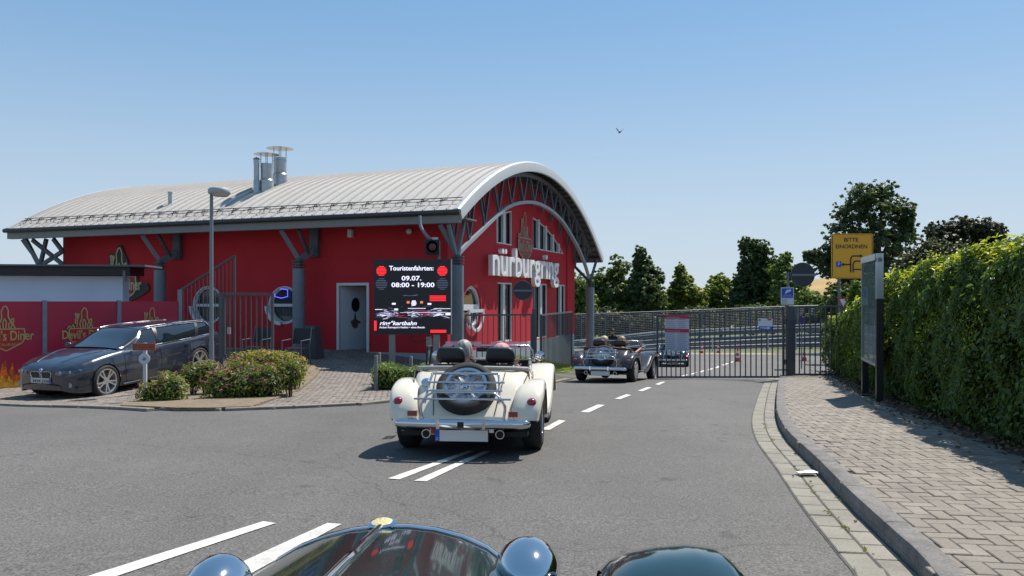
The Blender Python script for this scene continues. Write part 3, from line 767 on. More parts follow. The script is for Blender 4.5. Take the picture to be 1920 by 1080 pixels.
# --- chimneys on the roof
def roof_pt(px, py):
    d = Vector(((px-CX)/F, 1, -(py-HY)/F)); t = 18.0
    while t < 60:
        p = d*t-C0; yy = p.dot(UY)
        if yy > -1.3 and p.z <= roof_z(yy): return Vector((p.dot(UX), yy, p.z))
        t += .02
    p = d*32 - C0; return Vector((p.dot(UX), p.dot(UY), roof_z(p.dot(UY))))
def chimney(px, pyb, pyt, pcap, r, rc, name_lab):
    b = roof_pt(px, pyb); wp = C0+UX*b.x+UY*b.y; s = F/wp.y
    h = (pyb-pyt)/s; hc = (pyb-pcap)/s
    c = MB().lathe([(r*1.12,-.3),(r*1.12,h*.36),(r*.98,h*.40),(r,h*.42),(r,h),(r*.8,h),(r*.8,h*.8)], b, n=20).build('chimney', zinc_m, roof, smooth=35)
    c2 = MB(); c2.lathe([(r*1.05,h*.86),(r*1.05,h*.89)], b, n=20)
    for k in range(4):
        a_ = math.pi/4+k*math.pi/2; c2.bar(b+Vector((r*.93*math.cos(a_), r*.93*math.sin(a_), h*.9)), b+Vector((r*.93*math.cos(a_), r*.93*math.sin(a_), hc)), .02, .02)
    for v in c2.v: pass
    c2.lathe([(rc,hc-.015),(rc*.6,hc+.035),(.02,hc+.06)], b, n=24); c2.build('chimney_cap', zinc_m, roof, smooth=35)
chimney(481, 361, 300, 298, .09, .13, 0); chimney(500, 356, 307, 289, .20, .42, 0); chimney(525, 345, 296, 278, .22, .46, 0)
b = roof_pt(319, 383); MB().lathe([(.07,-.1),(.07,.36),(.085,.37),(.085,.42),(.02,.43)], b, n=12).build('roof_vent', zinc_m, roof, smooth=35)
# wall lamp + dome camera on the facade
a = fac(657, 437, -.06); MB().box(a[0]-.07, a[0]+.07, -.12, -.002, a[1]-.13, a[1]+.11).build('wall_lamp', white_m, bld)
a = fac(768, 434, -.06); MB().sphere((a[0],-.1,a[1]), .09).build('dome_camera', white_m, bld, smooth=180)
# branding emblem: outlines of a figure with a fork above a shield with lettering (flat cut-out signs)
FIG = [[(-.62,-.15),(-.55,.3),(-.62,.62),(-.5,.6),(-.45,.3),(-.42,.6),(-.34,.58),(-.46,.1),(-.5,-.4)],
       [(-.25,-.5),(-.3,-.1),(-.16,.25),(-.2,.7),(-.06,1.0),(.08,1.02),(.2,.75),(.2,.3),(.34,.0),(.22,-.2),(.26,-.5)],
       [(-.08,-.5),(-.1,.0),(.0,.2),(.1,.0),(.06,-.5)],
       [(.34,-.5),(.42,-.2),(.36,.1),(.5,.22),(.52,.0),(.46,-.15),(.62,-.5)],
       [(-1.15,-.5),(-1.0,-.28),(-.9,-.42),(-.74,-.2),(-.66,-.5)]]
SH = [(-1.0,-.5),(1.15,-.5),(1.2,-1.15),(1.0,-1.45),(.1,-1.95),(-.75,-1.5),(-1.05,-1.2)]
def emblem(root, M, s, line_m, fill_m, back_m=None, text=True, tw=3.4, sub='RESTAURANT', print_only=False):
    """M maps emblem plane (x right, y up) to local space"""
    dk = .004 if print_only else .02
    if back_m:
        mb = MB(); out = [(-1.3,-.55),(-.95,-.1),(-.75,.2),(-.72,.75),(-.3,.72),(-.12,1.18),(.16,1.18),(.34,.8),(.62,.3),(.74,-.3),(1.3,-.45),(1.35,-.85),(2.0,-.9),(2.1,-1.25),(1.5,-1.6),(.1,-2.1),(-1.0,-1.6),(-2.0,-1.3),(-1.9,-.85),(-1.3,-.85)]
        mb.prism([(a*s, b*s) for a, b in out], (0,0,0), (1,0,0), (0,1,0), (0,0,1), 0, dk); mb.v = [tuple(M @ Vector(v)) for v in mb.v]; mb.build('backing', back_m, root)
    mb = MB(); mb.prism([(a*s, b*s) for a, b in SH], (0,0,dk+.001), (1,0,0), (0,1,0), (0,0,1), 0, .006); mb.v = [tuple(M @ Vector(v)) for v in mb.v]; mb.build('shield', fill_m, root)
    mb = MB()
    for loop in FIG+[SH]:
        p = [(a*s, b*s, dk+.01) for a, b in loop]; closed = loop is SH
        for a, b in zip(p, p[1:]+([p[0]] if closed else [])): mb.bar(a, b, .075*s, .006)
    mb.v = [tuple(M @ Vector(v)) for v in mb.v]; mb.build('figure_outline', line_m, root)
    if text:
        mb = MB(); text_mb(mb, "Devil's Diner", .8*s, M @ Matrix.Translation((0.1*s, -1.25*s, dk+.014)), extrude=.003, width=tw*s, height=.68*s, bold=.012*s)
        mb.build('lettering', line_m, root, recalc=False)
        mb = MB(); text_mb(mb, sub, .3*s, M @ Matrix.Translation((0.05*s, -1.62*s, dk+.014)), extrude=.003, width=tw*.55*s, height=.18*s)
        for k in range(3):
            for sx in (-1, 1):
                cx_ = sx*(1.15+.27*k)*s; mb.prism([(cx_+.07*s*math.cos(R(90+36*j))*(1 if j % 2 == 0 else .45), -1.52*s+.07*s*math.sin(R(90+36*j))*(1 if j % 2 == 0 else .45)) for j in range(10)], (0,0,0), *[tuple(v) for v in ((1,0,0),(0,1,0),(0,0,1))], 0, .001) if False else None
        mb.build('lettering', line_m, root, recalc=False)
a = gab(984, 436, .05)
es = thing('gable_emblem', 'gold outlined emblem sign of a figure above a shield, between the upper gable windows', 'sign', C0, BROT)
emblem(es, Matrix.Translation((.02, a[0]+.0, a[1]+.1)) @ GABT, .62, mat('emblem_bronze', (.30,.25,.17), rough=.5), mat('emblem_red', (.36,.03,.03)), None, tw=2.6)
a = fac(224, 464, -.04)
es = thing('facade_emblem', 'black backed emblem sign on the red facade, half hidden by the black canopy', 'sign', C0, BROT)
emblem(es, Matrix.Translation((a[0], -.03, a[1]-.67)) @ FRONT, .64, mat('emblem_pale_gold', (.55,.50,.3)), mat('emblem_red', (.36,.03,.03)), black_m, tw=2.9)
# ================================================================ VEHICLES
chrome_m = mat('chrome', (.62,.63,.65), rough=.07, metal=1.0)
chrome_b = mat('chrome_brushed', (.55,.55,.56), rough=.25, metal=1.0)
tyre_m = mat('tyre_rubber', (.018,.018,.019), rough=.75, noise=(30,.2), bump=(60,.2,.004))
red_lens = mat('red_lens', (.32,.008,.012), rough=.12, coat=.6)
amber_lens = mat('brown_reflector', (.22,.05,.03), rough=.25)
clear_lens = mat('clear_lens', (.75,.76,.78), rough=.1, coat=.6)
blackleather = mat('black_leather', (.014,.014,.015), rough=.42, bump=(60,.2,.004))
cabin_m = mat('cabin_black', (.012,.012,.013), rough=.7)
screen_glass = mat('screen_glass', (.35,.42,.42), rough=.02, spec=.9, alpha=.22)
plate_m = mat('plate_white', (.62,.62,.60), rough=.4)
plate_blue = mat('plate_blue', (.01,.06,.42), rough=.4)

def orient(o, rear, front, roll=0.0):
    y = (front-rear).normalized(); x = y.cross(Vector((0,0,1))).normalized(); z = x.cross(y)
    M = Matrix(((x.x,y.x,z.x),(x.y,y.y,z.y),(x.z,y.z,z.z))).to_4x4() @ Matrix.Rotation(roll, 4, 'Y'); M.translation = rear
    o.matrix_basis = M
def wheel(parent, c, ax, Rw, W, name='wheel', spokes='wire', rimR=None):
    """a wheel: tyre mesh with rim, spokes and hub as sub-parts; ax points to the outer face"""
    c = Vector(c); ax = Vector(ax).normalized(); rimR = rimR or Rw*.66; h = W/2
    prof = [(rimR,-h*.8),(rimR+.015,-h*.95),(Rw-.05,-h),(Rw-.012,-h*.82),(Rw,-h*.55),(Rw,h*.55),(Rw-.012,h*.82),(Rw-.05,h),(rimR+.015,h*.95),(rimR,h*.8)]
    t = MB().lathe(prof, c, ax, 36, cap=False)
    t = t.build(name, tyre_m, parent, smooth=35)
    if spokes == 'wire':
        MB().lathe([(rimR+.005,h*.86),(rimR+.008,h*.9),(rimR-.02,h*.88),(rimR-.035,h*.5),(rimR-.04,-h*.5),(rimR,-h*.8)], c, ax, 36, cap=False).build('rim', chrome_m, t, smooth=40)
        u = Vector((0,0,1)) if abs(ax.z) < .9 else Vector((1,0,0)); a = ax.cross(u).normalized(); b = ax.cross(a); mb = MB()
        for k in range(36):
            th = 2*math.pi*k/36; th2 = th+(.25 if k % 2 else -.25); o2 = h*(.5 if k % 3 else .1)
            mb.bar(c+ax*h*.75+(a*math.cos(th)+b*math.sin(th))*.04, c+ax*o2+(a*math.cos(th2)+b*math.sin(th2))*(rimR-.03), .005)
        tag(mb.build('spokes', chrome_b, t), kind=None)
        MB().lathe([(.05,h*.3),(.05,h*.75),(.035,h*.95),(.0,h*.98)], c, ax, 16).build('hub', chrome_m, t, smooth=40)
        MB().lathe([(rimR-.04,-h*.1),(.02,-h*.1)], c, ax, 24, cap=False).build('wheel_dish' if name == 'spare_wheel' else 'brake_disc', chrome_b if name == 'spare_wheel' else cabin_m, t)
    else:
        m2 = mat('alloy_silver', (.55,.56,.58), rough=.3, metal=.8)
        MB().lathe([(rimR+.008,h*.9),(rimR+.005,h*.95),(rimR-.02,h*.9),(rimR-.03,h*.4),(rimR-.04,-h*.6)], c, ax, 40, cap=False).build('rim', m2, t, smooth=40)
        u = Vector((0,0,1)); a = ax.cross(u).normalized(); b = ax.cross(a)
        nn, dbl = spokes
        for k in range(nn):
            th = 2*math.pi*(k+.25)/nn
            for s_ in ((-1, 1) if dbl else (0,)):
                r0 = c+ax*h*.72+(a*math.cos(th+s_*.12)+b*math.sin(th+s_*.12))*.05; t2 = th+s_*.19
                r1 = c+ax*h*.84+(a*math.cos(t2)+b*math.sin(t2))*(rimR-.012)
                mb = MB(); mb.bar(r0, r1, .032 if dbl else .05, .03, up=ax); mb.build('spoke', m2, t)
        MB().lathe([(.075,h*.5),(.075,h*.78),(.04,h*.86),(.0,h*.86)], c, ax, 20).build('hub', m2, t, smooth=40)
        MB().lathe([(rimR-.04,h*.1),(.02,h*.1)], c, ax, 24, cap=False).build('brake_disc', mat('disc_grey', (.12,.12,.12), rough=.4, metal=.5), t)
    return t
def text_on(root, s, size, M, m, width=None, height=None, name='lettering', bold=0.0, shear=0.0, extrude=.002, align='CENTER', kind=None):
    mb = MB(); text_mb(mb, s, size, M, extrude=extrude, width=width, height=height, bold=bold, shear=shear, align=align)
    o = mb.build(name, m, root, recalc=False)
    if kind: o['kind'] = kind
    return o

def section(y, wt, wb, zt, zb, crown=.03, r=.07):
    right = [(wb*.6, zb), (wb, zb+.02), (max(wb,wt)+.005, (zt+zb)/2), (wt, zt-r), (wt-r*.3, zt-r*.3), (wt-r, zt), (wt*.55, zt+crown*.7), (wt*.25, zt+crown*.94)]
    pts = right + [(0, zt+crown)] + [(-a, b) for a, b in reversed(right)]
    return [(a, y, b) for a, b in pts]
def loft(stations, n=5):
    rows = cr([np.array([v for p in section(*s) for v in p]) for s in stations], n)
    return [[tuple(r[i*3:i*3+3]) for i in range(len(r)//3)] for r in rows]
def roadster(name, label, paint, seat_m, wing_x=(.55,.45,.33,.76,.79,.80), group='open classic roadsters in the convoy', rear_gear=True, deflector=False, plate=None, wheels='wire', lit=False, trim=None, wood=False):
    r = thing(name, label, 'car', group=group)
    trim = trim or seat_m
    # tail
    mb = MB(); g = loft([(-.62,.42,.44,.38,.30,.0,.04),(-.55,.48,.50,.45,.27,.01),(-.42,.53,.54,.57,.24,.01),(-.28,.56,.56,.69,.22,.01),(-.12,.585,.58,.775,.2,.015),(.02,.60,.60,.81,.2,.012)], 4)
    mb.grid(g); mb.add(g[0], [tuple(range(17))]); mb.add(g[-1], [tuple(reversed(range(17)))])
    body = mb.build('body', paint, r, smooth=50)
    # doors and side panels
    for s in (-1, 1):
        ys = [.0+1.5*i/20 for i in range(21)]
        def top(y): return float(np.interp(y, [0,.15,.35,.6,.85,1.1,1.3,1.5], [.81,.80,.77,.725,.71,.735,.80,.865]))
        rows = []
        for y in ys:
            w_ = float(np.interp(y, [0,.7,1.5], [.602,.605,.535])); t_ = top(y)
            rows.append([(s*(w_-.0), y, .2), (s*(w_+.03), y, .42), (s*(w_+.012), y, .65), (s*w_, y, t_-.02), (s*(w_-.012), y, t_), (s*(w_-.04), y, t_), (s*(w_-.05), y, t_-.02), (s*(w_-.05), y, .3)])
        mb = MB(); mb.grid(rows); mb.build('side_panel', paint, r, smooth=50)
        mb = MB(); mb.tube([(s*(float(np.interp(y, [0,.7,1.5], [.602,.605,.535]))-.026), y, top(y)+.006) for y in ys], .02, 8); mb.build('cockpit_trim', trim, r, smooth=60)
        for yy in (.42, 1.2):
            mb = MB(); mb.tube([(s*(float(np.interp(yy, [0,.7,1.5], [.602,.605,.535]))+o_), yy, z_) for o_, z_ in ((.012,.25),(.034,.42),(.018,.62),(.004,top(yy)-.03))], .004, 5); mb.build('door_gap', cabin_m, r)
    mb = MB(); mb.box(-.54, .54, -.02, 1.5, .22, .34); mb.box(-.08, .08, .2, 1.5, .34, .5); mb.box(-.5, .5, 1.40, 1.44, .3, .86); mb.box(-.52, .52, -.0, .04, .3, .84); mb.build('floor_tub', cabin_m, r)
    mb = MB()                              # rear tonneau edge
    mb.tube([(-.585,.16,.81),(-.575,.02,.825),(-.45,-.04,.832),(0,-.05,.836),(.45,-.04,.832),(.575,.02,.825),(.585,.16,.81)], .022, 8); mb.build('tonneau_edge', trim, r, smooth=60)
    # bonnet
    def bsec(y, w_, zp, h_, zb_, wb_):
        right = [(wb_*.6, zb_), (wb_, zb_+.02), (w_+.004, (zb_+zp-h_)/2), (w_, zp-h_)]+[(w_*math.sin(t_), zp-h_+h_*math.cos(t_)) for t_ in (1.35,1.1,.85,.62,.4,.2)]
        pts = right+[(0, zp)]+[(-a_, b_) for a_, b_ in reversed(right)]
        return [(a_, y, b_) for a_, b_ in pts]
    def bloft(st, n=5):
        rows = cr([np.array([v for p in bsec(*q) for v in p]) for q in st], n); return [[tuple(r_[i*3:i*3+3]) for i in range(len(r_)//3)] for r_ in rows]
    mb = MB(); g = bloft([(1.42,.535,.885,.16,.22,.54),(1.75,.515,.885,.19,.22,.52),(2.1,.48,.862,.22,.25,.48),(2.5,.45,.825,.235,.28,.42),(2.75,.435,.80,.24,.3,.36),(2.9,.42,.785,.24,.32,.33)], 6)
    mb.grid(g); mb.add(g[0], [tuple(range(21))]); mb.build('bonnet', paint, r, smooth=50)
    mb = MB(); mb.tube([(0, y, z) for y, z in [(y_, float(np.interp(y_, [1.42,1.75,2.1,2.5,2.75,2.9], [.885,.885,.862,.825,.80,.785]))+.004) for y_ in np.linspace(1.5, 2.88, 15)]], .011, 6); mb.build('bonnet_hinge', chrome_m, r, smooth=60)
    for s in (-1, 1):
        for k in range(14):
            y_ = 1.95+k*.055; w_ = float(np.interp(y_, [1.7,2.1,2.5,2.78], [.517,.48,.45,.434]))+.016
            MB().bar((s*w_, y_, .42), (s*w_, y_, .56), .02, .02).build('louvre', paint, r)
    # radiator, cap
    mb = MB(); g = bloft([(2.895,.424,.789,.242,.32,.34),(2.91,.427,.791,.243,.31,.34),(2.935,.422,.788,.243,.31,.34),(2.955,.39,.765,.235,.33,.32),(2.962,.34,.73,.22,.36,.30)], 4)
    mb.grid(g); mb.build('radiator_shell', chrome_m, r, smooth=40)
    for k in range(13):
        x_ = -.18+k*.03; MB().bar((x_, 2.975, .36), (x_*.82, 2.965, .68-abs(x_)*.35), .008, .012).build('grille_bar', chrome_b, r)
    mb = MB(); mb.lathe([(.04,-.004),(.044,.004),(.044,.010),(.03,.014)], (0,2.93,.783), (0,-.12,1), 20); mb.build('badge_rim', chrome_m, r, smooth=40)
    mb = MB(); mb.lathe([(.033,.013),(.028,.016),(.0,.018)], (0,2.93,.783), (0,-.12,1), 20); mb.build('badge', mat('badge_enamel', (.60,.50,.24), rough=.3, noise=(160,.6)), r, smooth=40)
    # wings
    def wing(path, xin, xout, crown, s, lip=.06):
        P_ = cr([(0, a, b) for a, b in path], 5); n = len(P_); rows = []
        for i in range(n):
            p = P_[i]; d = P_[min(i+1, n-1)]-P_[max(i-1, 0)]; d /= np.linalg.norm(d); nrm = (-d[2], d[1]); f_ = i/(n-1)
            if nrm[1] < 0 and 0: nrm = (-nrm[0], -nrm[1])
            a_ = float(np.interp(f_, [0,.3,1], xin)); b_ = float(np.interp(f_, [0,.3,1], xout)); row = []
            for u_, h_ in ((0,-.02),(.08,.4),(.22,.75),(.45,.96),(.68,1.0),(.86,.9),(.95,.6),(.992,-.02),(1.0,-.7),(.99,-1.0)):
                hh = crown*h_ if h_ >= -.05 else lip*h_
                row.append((s*(a_+(b_-a_)*u_), p[1]+nrm[0]*hh, p[2]+nrm[1]*hh))
            rows.append(row)
        mb = MB(); mb.grid(rows)
        inner = [[(x-s*.012 if j > 6 else x, y, z-.012) for j, (x, y, z) in enumerate(row)] for row in rows]; mb.grid(inner, flip=True)
        return mb
    for s in (-1, 1):
        wing([(-.60,.36),(-.56,.47),(-.46,.585),(-.28,.66),(-.05,.685),(.18,.655),(.36,.56),(.46,.44),(.5,.3)], [.44,.50,.54], [.73,.775,.775], .045, s).build('rear_wing', paint, r, smooth=60)
        wing([(.95,.27),(1.2,.285),(1.45,.35),(1.75,.49),(2.05,.635),(2.35,.72),(2.55,.725),(2.75,.66),(2.88,.52),(2.93,.38)], wing_x[:3], wing_x[3:], .055, s).build('front_wing', paint, r, smooth=60)
        MB().box(*sorted((s*.54, s*.77)), .48, 1.02, .245, .27).build('running_board', cabin_m, r)
        # headlamp pod
        mb = MB(); mb.lathe([(.0,-.145),(.035,-.138),(.068,-.108),(.089,-.05),(.094,.01),(.09,.03)], (s*.438,2.74,.682), (0,1,0), 24); mb.build('headlamp', chrome_m, r, smooth=50)
        hl = mb = MB(); mb.lathe([(.085,.03),(.05,.05),(.0,.056)], (s*.438,2.74,.682), (0,1,0), 20); mb.build('headlamp_lens', clear_lens, r, smooth=50)
        MB().tube([(s*.455,2.7,.64),(s*.33,2.7,.52)], .02, 8).build('lamp_stalk', paint, r)
    rw = .11
    ws = [wheel(r, (s*.645, y, .315), (s,0,0), .315, .205 if y == 0 else .185, spokes=wheels) for y in (0, 2.5) for s in (-1, 1)]
    MB().bar((-.6,0,.3),(.6,0,.3),.07).build('axle', cabin_m, r); MB().bar((-.6,2.5,.3),(.6,2.5,.3),.07).build('axle', cabin_m, r)
    MB().box(-.3,.3,-.5,2.8,.19,.26).build('chassis', cabin_m, r)
    # seats
    for s in (-1, 1):
        mb = MB(); rows = []
        for z, w_, d_, yy in ((.36,.19,.07,.40),(.45,.215,.085,.37),(.6,.22,.08,.33),(.75,.205,.07,.29),(.84,.175,.05,.265),(.86,.13,.03,.26)):
            rows.append([(s*.27+w_*math.copysign(abs(math.cos(a))**.5, math.cos(a)), yy+d_*math.copysign(abs(math.sin(a))**.6, math.sin(a)), z) for a in [2*math.pi*k/20 for k in range(20)]])
        mb.grid(rows, cv=True); mb.add(rows[-1], [tuple(range(20))]); mb.box(s*.27-.2, s*.27+.2, .4, .85, .3, .44); mb.build('seat', seat_m, r, smooth=60)
        mb = MB(); rows = []
        for z, w_, d_, yy in ((.875,.125,.03,.262),(.885,.155,.05,.26),(.93,.16,.058,.255),(.99,.152,.055,.248),(1.03,.135,.045,.243),(1.045,.10,.02,.24)):
            rows.append([(s*.27+w_*math.copysign(abs(math.cos(a))**.45, math.cos(a)), yy+d_*math.copysign(abs(math.sin(a))**.6, math.sin(a)), z) for a in [2*math.pi*k/24 for k in range(24)]])
        mb.grid(rows, cv=True); mb.add(rows[-1], [tuple(range(24))]); mb.add(rows[0], [tuple(range(24))]); mb.build('headrest', seat_m, r, smooth=60)
        MB().tube([(s*.27,.262,.84),(s*.27,.262,.89)], .02).build('headrest_post', chrome_b, r)
    # dash, steering wheel, mirror
    mb = MB(); mb.tube([(-.27+.17*math.cos(a), 1.08-.17*math.sin(a)*.35, .76+.17*math.sin(a)) for a in [2*math.pi*k/24 for k in range(24)]], .012, 6, closed=True); mb.bar((-.27,1.08,.76),(-.27,1.4,.7),.03); mb.bar((-.43,1.08,.76),(-.11,1.08,.76),.02); mb.build('steering_wheel', cabin_m, r)
    # windscreen
    a0, a1 = (.58, 1.37, .855), (.55, 1.26, 1.04)
    fr = MB(); fr.tube([(-a0[0],a0[1],a0[2]),(-a1[0]-.01,a1[1]+.02,a1[2]-.06),(-a1[0]+.04,a1[1],a1[2]),(a1[0]-.04,a1[1],a1[2]),(a1[0]+.01,a1[1]+.02,a1[2]-.06),(a0[0],a0[1],a0[2])], .014, 8)
    fr.tube([(-a0[0],a0[1],a0[2]+.012),(a0[0],a0[1],a0[2]+.012)], .012, 6); fr.tube([(0,a1[1],a1[2]),(0,a0[1],a0[2])], .005, 5); wf = fr.build('windscreen_frame', chrome_b, r, smooth=50)
    MB().add([(-a0[0],a0[1],a0[2]),(a0[0],a0[1],a0[2]),(a1[0],a1[1],a1[2]),(-a1[0],a1[1],a1[2])], [(0,1,2,3)]).build('windscreen', screen_glass, r)
    MB().box(-.11,.11,1.2,1.22,.97,1.02).build('rear_view_mirror', cabin_m, r)
    if deflector:
        pk = mat('pink_acrylic', (.75,.42,.52), rough=.15, alpha=.45)
        for x0 in (-.5, .06):
            MB().box(x0, x0+.44, 1.245, 1.252, 1.01, 1.09).build('wind_deflector', pk, r)
            for k in (.1, .34): MB().lathe([(.012,0),(.012,.02)], (x0+k, 1.24, 1.035), (0,-1,0), 10).build('fixing', cabin_m, r)
        MB().add([(-.68,1.15,.80),(-.66,.88,.83),(-.66,.92,1.03),(-.66,1.2,1.04)], [(0,1,2,3)]).build('side_screen', mat('side_screen_tint', (.05,.10,.10), rough=.05, alpha=.7), r)
        MB().tube([(-.68,1.15,.80),(-.66,.88,.83),(-.66,.92,1.03),(-.66,1.2,1.04)], .012, 6, closed=True).build('side_screen_frame', cabin_m, r)
    for s in (-1, 1):
        mb = MB(); mb.tube([(s*.55,1.42,.9),(s*.62,1.44,.88),(s*.64,1.44,.89)], .009, 6); mb.build('mirror_stalk', chrome_m, r, smooth=60)
        mb = MB(); mb.lathe([(.055,-.005),(.06,.0),(.05,.03),(.0,.045)], (s*.64,1.44,.915), (0,1,0), 20); mb.build('wing_mirror', chrome_m, r, smooth=50)
    # rear end
    ax = Vector((0,-.74,.67)).normalized()
    wheel(r, (0,-.43,.645), ax, .30, .16, name='spare_wheel', spokes='wire', rimR=.205)
    bp = [(-.66,-.70,.335),(-.62,-.74,.335),(-.4,-.775,.335),(0,-.79,.335),(.4,-.775,.335),(.62,-.74,.335),(.66,-.70,.335)]
    mb = MB(); Pb = cr(bp, 4); rows = []
    for i, p in enumerate(Pb):
        f_ = min(i, len(Pb)-1-i)/4; h_ = .045*min(1, .35+f_*.5)
        rows.append([(p[0], p[1]+.03*math.cos(a), p[2]+h_*math.sin(a)) for a in [2*math.pi*k/12 for k in range(12)]])
    mb.grid(rows, cv=True); mb.add(rows[0], [tuple(range(12))]); mb.add(rows[-1], [tuple(range(12))]); mb.build('bumper', chrome_m, r, smooth=60)
    MB().box(-.56,.56,-.72,-.6,.285,.30).build('bumper_iron', mat('cream_trim', (.5,.42,.36)) if deflector else cabin_m, r)
    mb = MB(); mb.tube([(-.5,2.98,.34),(0,3.04,.34),(.5,2.98,.34),(.7,2.93,.34)][:], .03, 8); mb.tube([(-.7,2.93,.34),(-.5,2.98,.34)], .03, 8); mb.build('front_bumper', chrome_m, r, smooth=60)
    for s in (-1, 1):
        MB().tube([(s*.36,-.66,.225),(s*.36,-.3,.225)], .045, 14).build('exhaust', chrome_b, r, smooth=50)
        MB().lathe([(.036,0),(.0,.001)], (s*.36,-.662,.225), (0,-1,0), 14).build('exhaust_bore', cabin_m, r)
        c_ = Vector((s*.66,-.555,.52))
        MB().lathe([(.055,-.14),(.052,-.02),(.05,.0)], c_, (0,-.93,.1), 20).build('lamp_housing', paint, r, smooth=50)
        tl = MB().lathe([(.046,.0),(.046,.02),(.03,.035),(0,.04)], c_, (0,-.93,.1), 20).build('tail_lamp', mat('lit_red', (.6,.03,.03), emit=(1,.12,.12), emit_s=2.5) if lit else red_lens, r, smooth=50)
        MB().lathe([(.052,-.005),(.052,.012),(.046,.014)], c_, (0,-.93,.1), 20).build('lamp_ring', chrome_m, r, smooth=50)
        MB().box(s*.49-.045, s*.49+.045, -.71, -.68, .40, .45).build('reflector', amber_lens, r)
        MB().box(s*.49-.006, s*.49+.006, -.70, -.68, .35, .40).build('reflector_stem', chrome_b, r)
    if rear_gear:
        mb = MB(); mb.box(-.3,-.18,-.74,-.70,.235,.285); mb.build('fog_lamp', red_lens, r); MB().box(.18,.3,-.74,-.70,.26,.31).build('reversing_lamp', clear_lens, r)
        MB().box(-.31,-.17,-.735,-.69,.228,.292).build('lamp_bezel', chrome_m, r); MB().box(.17,.31,-.735,-.69,.252,.318).build('lamp_bezel', chrome_m, r)
    MB().box(-.262,.262,-.752,-.742,.165,.28).build('plate_frame', cabin_m, r)
    MB().box(-.21,.255,-.757,-.751,.17,.275).build('number_plate', plate_m if not plate else mat('plate_dark', (.03,.03,.03), rough=.4), r)
    if rear_gear: MB().box(-.255,-.212,-.757,-.751,.17,.275).build('plate_band', plate_blue, r)
    if plate is None and rear_gear: text_on(r, 'D', .03, at_front(-.233,-.758,.18), plate_m, height=.025, name='country_letter')
    # beading between tail and wings, boot seams, filler cap, overriders, lamp on the bumper
    for s in (-1, 1):
        MB().tube(cr([(s*.46,-.60,.42),(s*.535,-.44,.57),(s*.565,-.27,.70),(s*.60,-.08,.79)], 5), .006, 6).build('beading', cabin_m, r, smooth=60)
        MB().tube(cr([(s*.30,-.615,.40),(s*.33,-.44,.575),(s*.35,-.28,.705),(s*.36,-.12,.795)], 5), .004, 5).build('boot_seam', cabin_m, r)
        MB().bar((s*.22,-.80,.29), (s*.22,-.80,.385), .03).build('overrider', chrome_m, r)
        for k in range(6): MB().sphere((s*(.12+.075*k), -.045, .815), .006, 6, 4).build('stud', chrome_m, r)
    if rear_gear:
        MB().lathe([(.05,0),(.05,.02),(.03,.035),(0,.04)], (-.43,-.31,.69), (0,-.7,.7), 18).build('filler_cap', chrome_m, r, smooth=50)
        MB().box(-.03,.03,-.825,-.815,.31,.36).build('country_plate', cabin_m, r)
    MB().box(-.62,.62,-.60,.30,.20,.245).build('underbody', cabin_m, r)
    # luggage rack
    mb = MB(); t_ = .012
    def frame_pt(x, v): return (x, -.50-v*.24, .80-v*.27)     # rack plane, v from 0 top to 1 bottom
    mb.tube(cr([frame_pt(-.36,1.0), frame_pt(-.35,.5), frame_pt(-.33,.06), frame_pt(-.28,.0), frame_pt(.28,.0), frame_pt(.33,.06), frame_pt(.35,.5), frame_pt(.36,1.0)], 3), t_, 8)
    rack = mb.build('luggage_rack', chrome_b, r, smooth=60)
    for v, w_ in ((.3,.40),(.58,.38),(.66,.37),(.86,.47)):
        if v == .66: pts = cr([frame_pt(-.36,.8), frame_pt(-.31,.68), frame_pt(-.25,.64), frame_pt(.25,.64), frame_pt(.31,.68), frame_pt(.36,.8)], 3)
        else: pts = [frame_pt(-w_, v), frame_pt(w_, v)]
        mb = MB(); mb.tube([(a, b-.015, c) for a, b, c in pts], .010, 8); mb.build('rack_bar', chrome_b, rack, smooth=60)
    for s in (-1, 1):
        mb = MB(); mb.tube(cr([frame_pt(s*.36,.82), (s*.41,-.70,.50), (s*.40,-.68,.40), (s*.38,-.70,.335)], 4), .014, 8); mb.build('rack_leg', chrome_b, rack, smooth=60)
    return r

cream = mat('cream_paint', (.73,.655,.52), rough=.28, coat=.7, spec=.5)
green = mat('green_paint', (.004,.024,.022), rough=.14, coat=.7, spec=.5)
bronze = mat('bronze_paint', (.034,.028,.023), rough=.25, metal=.25, coat=.6)
navy = mat('black_paint', (.008,.01,.016), rough=.15, coat=1.0)
brownlea = mat('brown_leather', (.06,.022,.017), rough=.45)
own = roadster('roadster', 'dark green open roadster in the foreground, its bonnet and chrome headlamps at the lower edge', green, blackleather, wing_x=(.68,.62,.64,.94,.965,.97))
orient(own, Vector((-.355,-.52,-1.42)), Vector((-.355,1.98,-1.475)), roll=-R(3.2))
wcar = roadster('roadster', 'cream white open roadster with luggage rack and spare wheel, driving ahead over the lane lines', cream, blackleather, deflector=True, trim=mat('grey_trim', (.33,.31,.28), rough=.7))
a = G(745, 838); b = G(1015, 842); rc = (a+b)/2; fd = Vector((.085,1,0)).normalized()
rc = Vector((rc.x+.03, rc.y+.04, 0)); rc.z = zg(rc.x, rc.y); fr_ = rc+fd*2.5; fr_.z = zg(fr_.x, fr_.y)
orient(wcar, rc, fr_)
text_on(wcar, 'Vm', .05, at_front(.33,-.335,.69) @ Matrix.Rotation(R(-38), 4, 'X'), chrome_b, shear=.6, name='script_badge')
dcar = roadster('roadster', 'dark bronze open roadster with brown leather seats, passing between the open gate leaves', bronze, brownlea, rear_gear=False, plate=None, wheels=(9, False))
rc = Vector((2.36, 19.7, 0)); rc.z = zg(rc.x, rc.y); fr_ = rc+Vector((.35,.937,0))*2.5; fr_.z = zg(fr_.x, fr_.y); orient(dcar, rc, fr_)
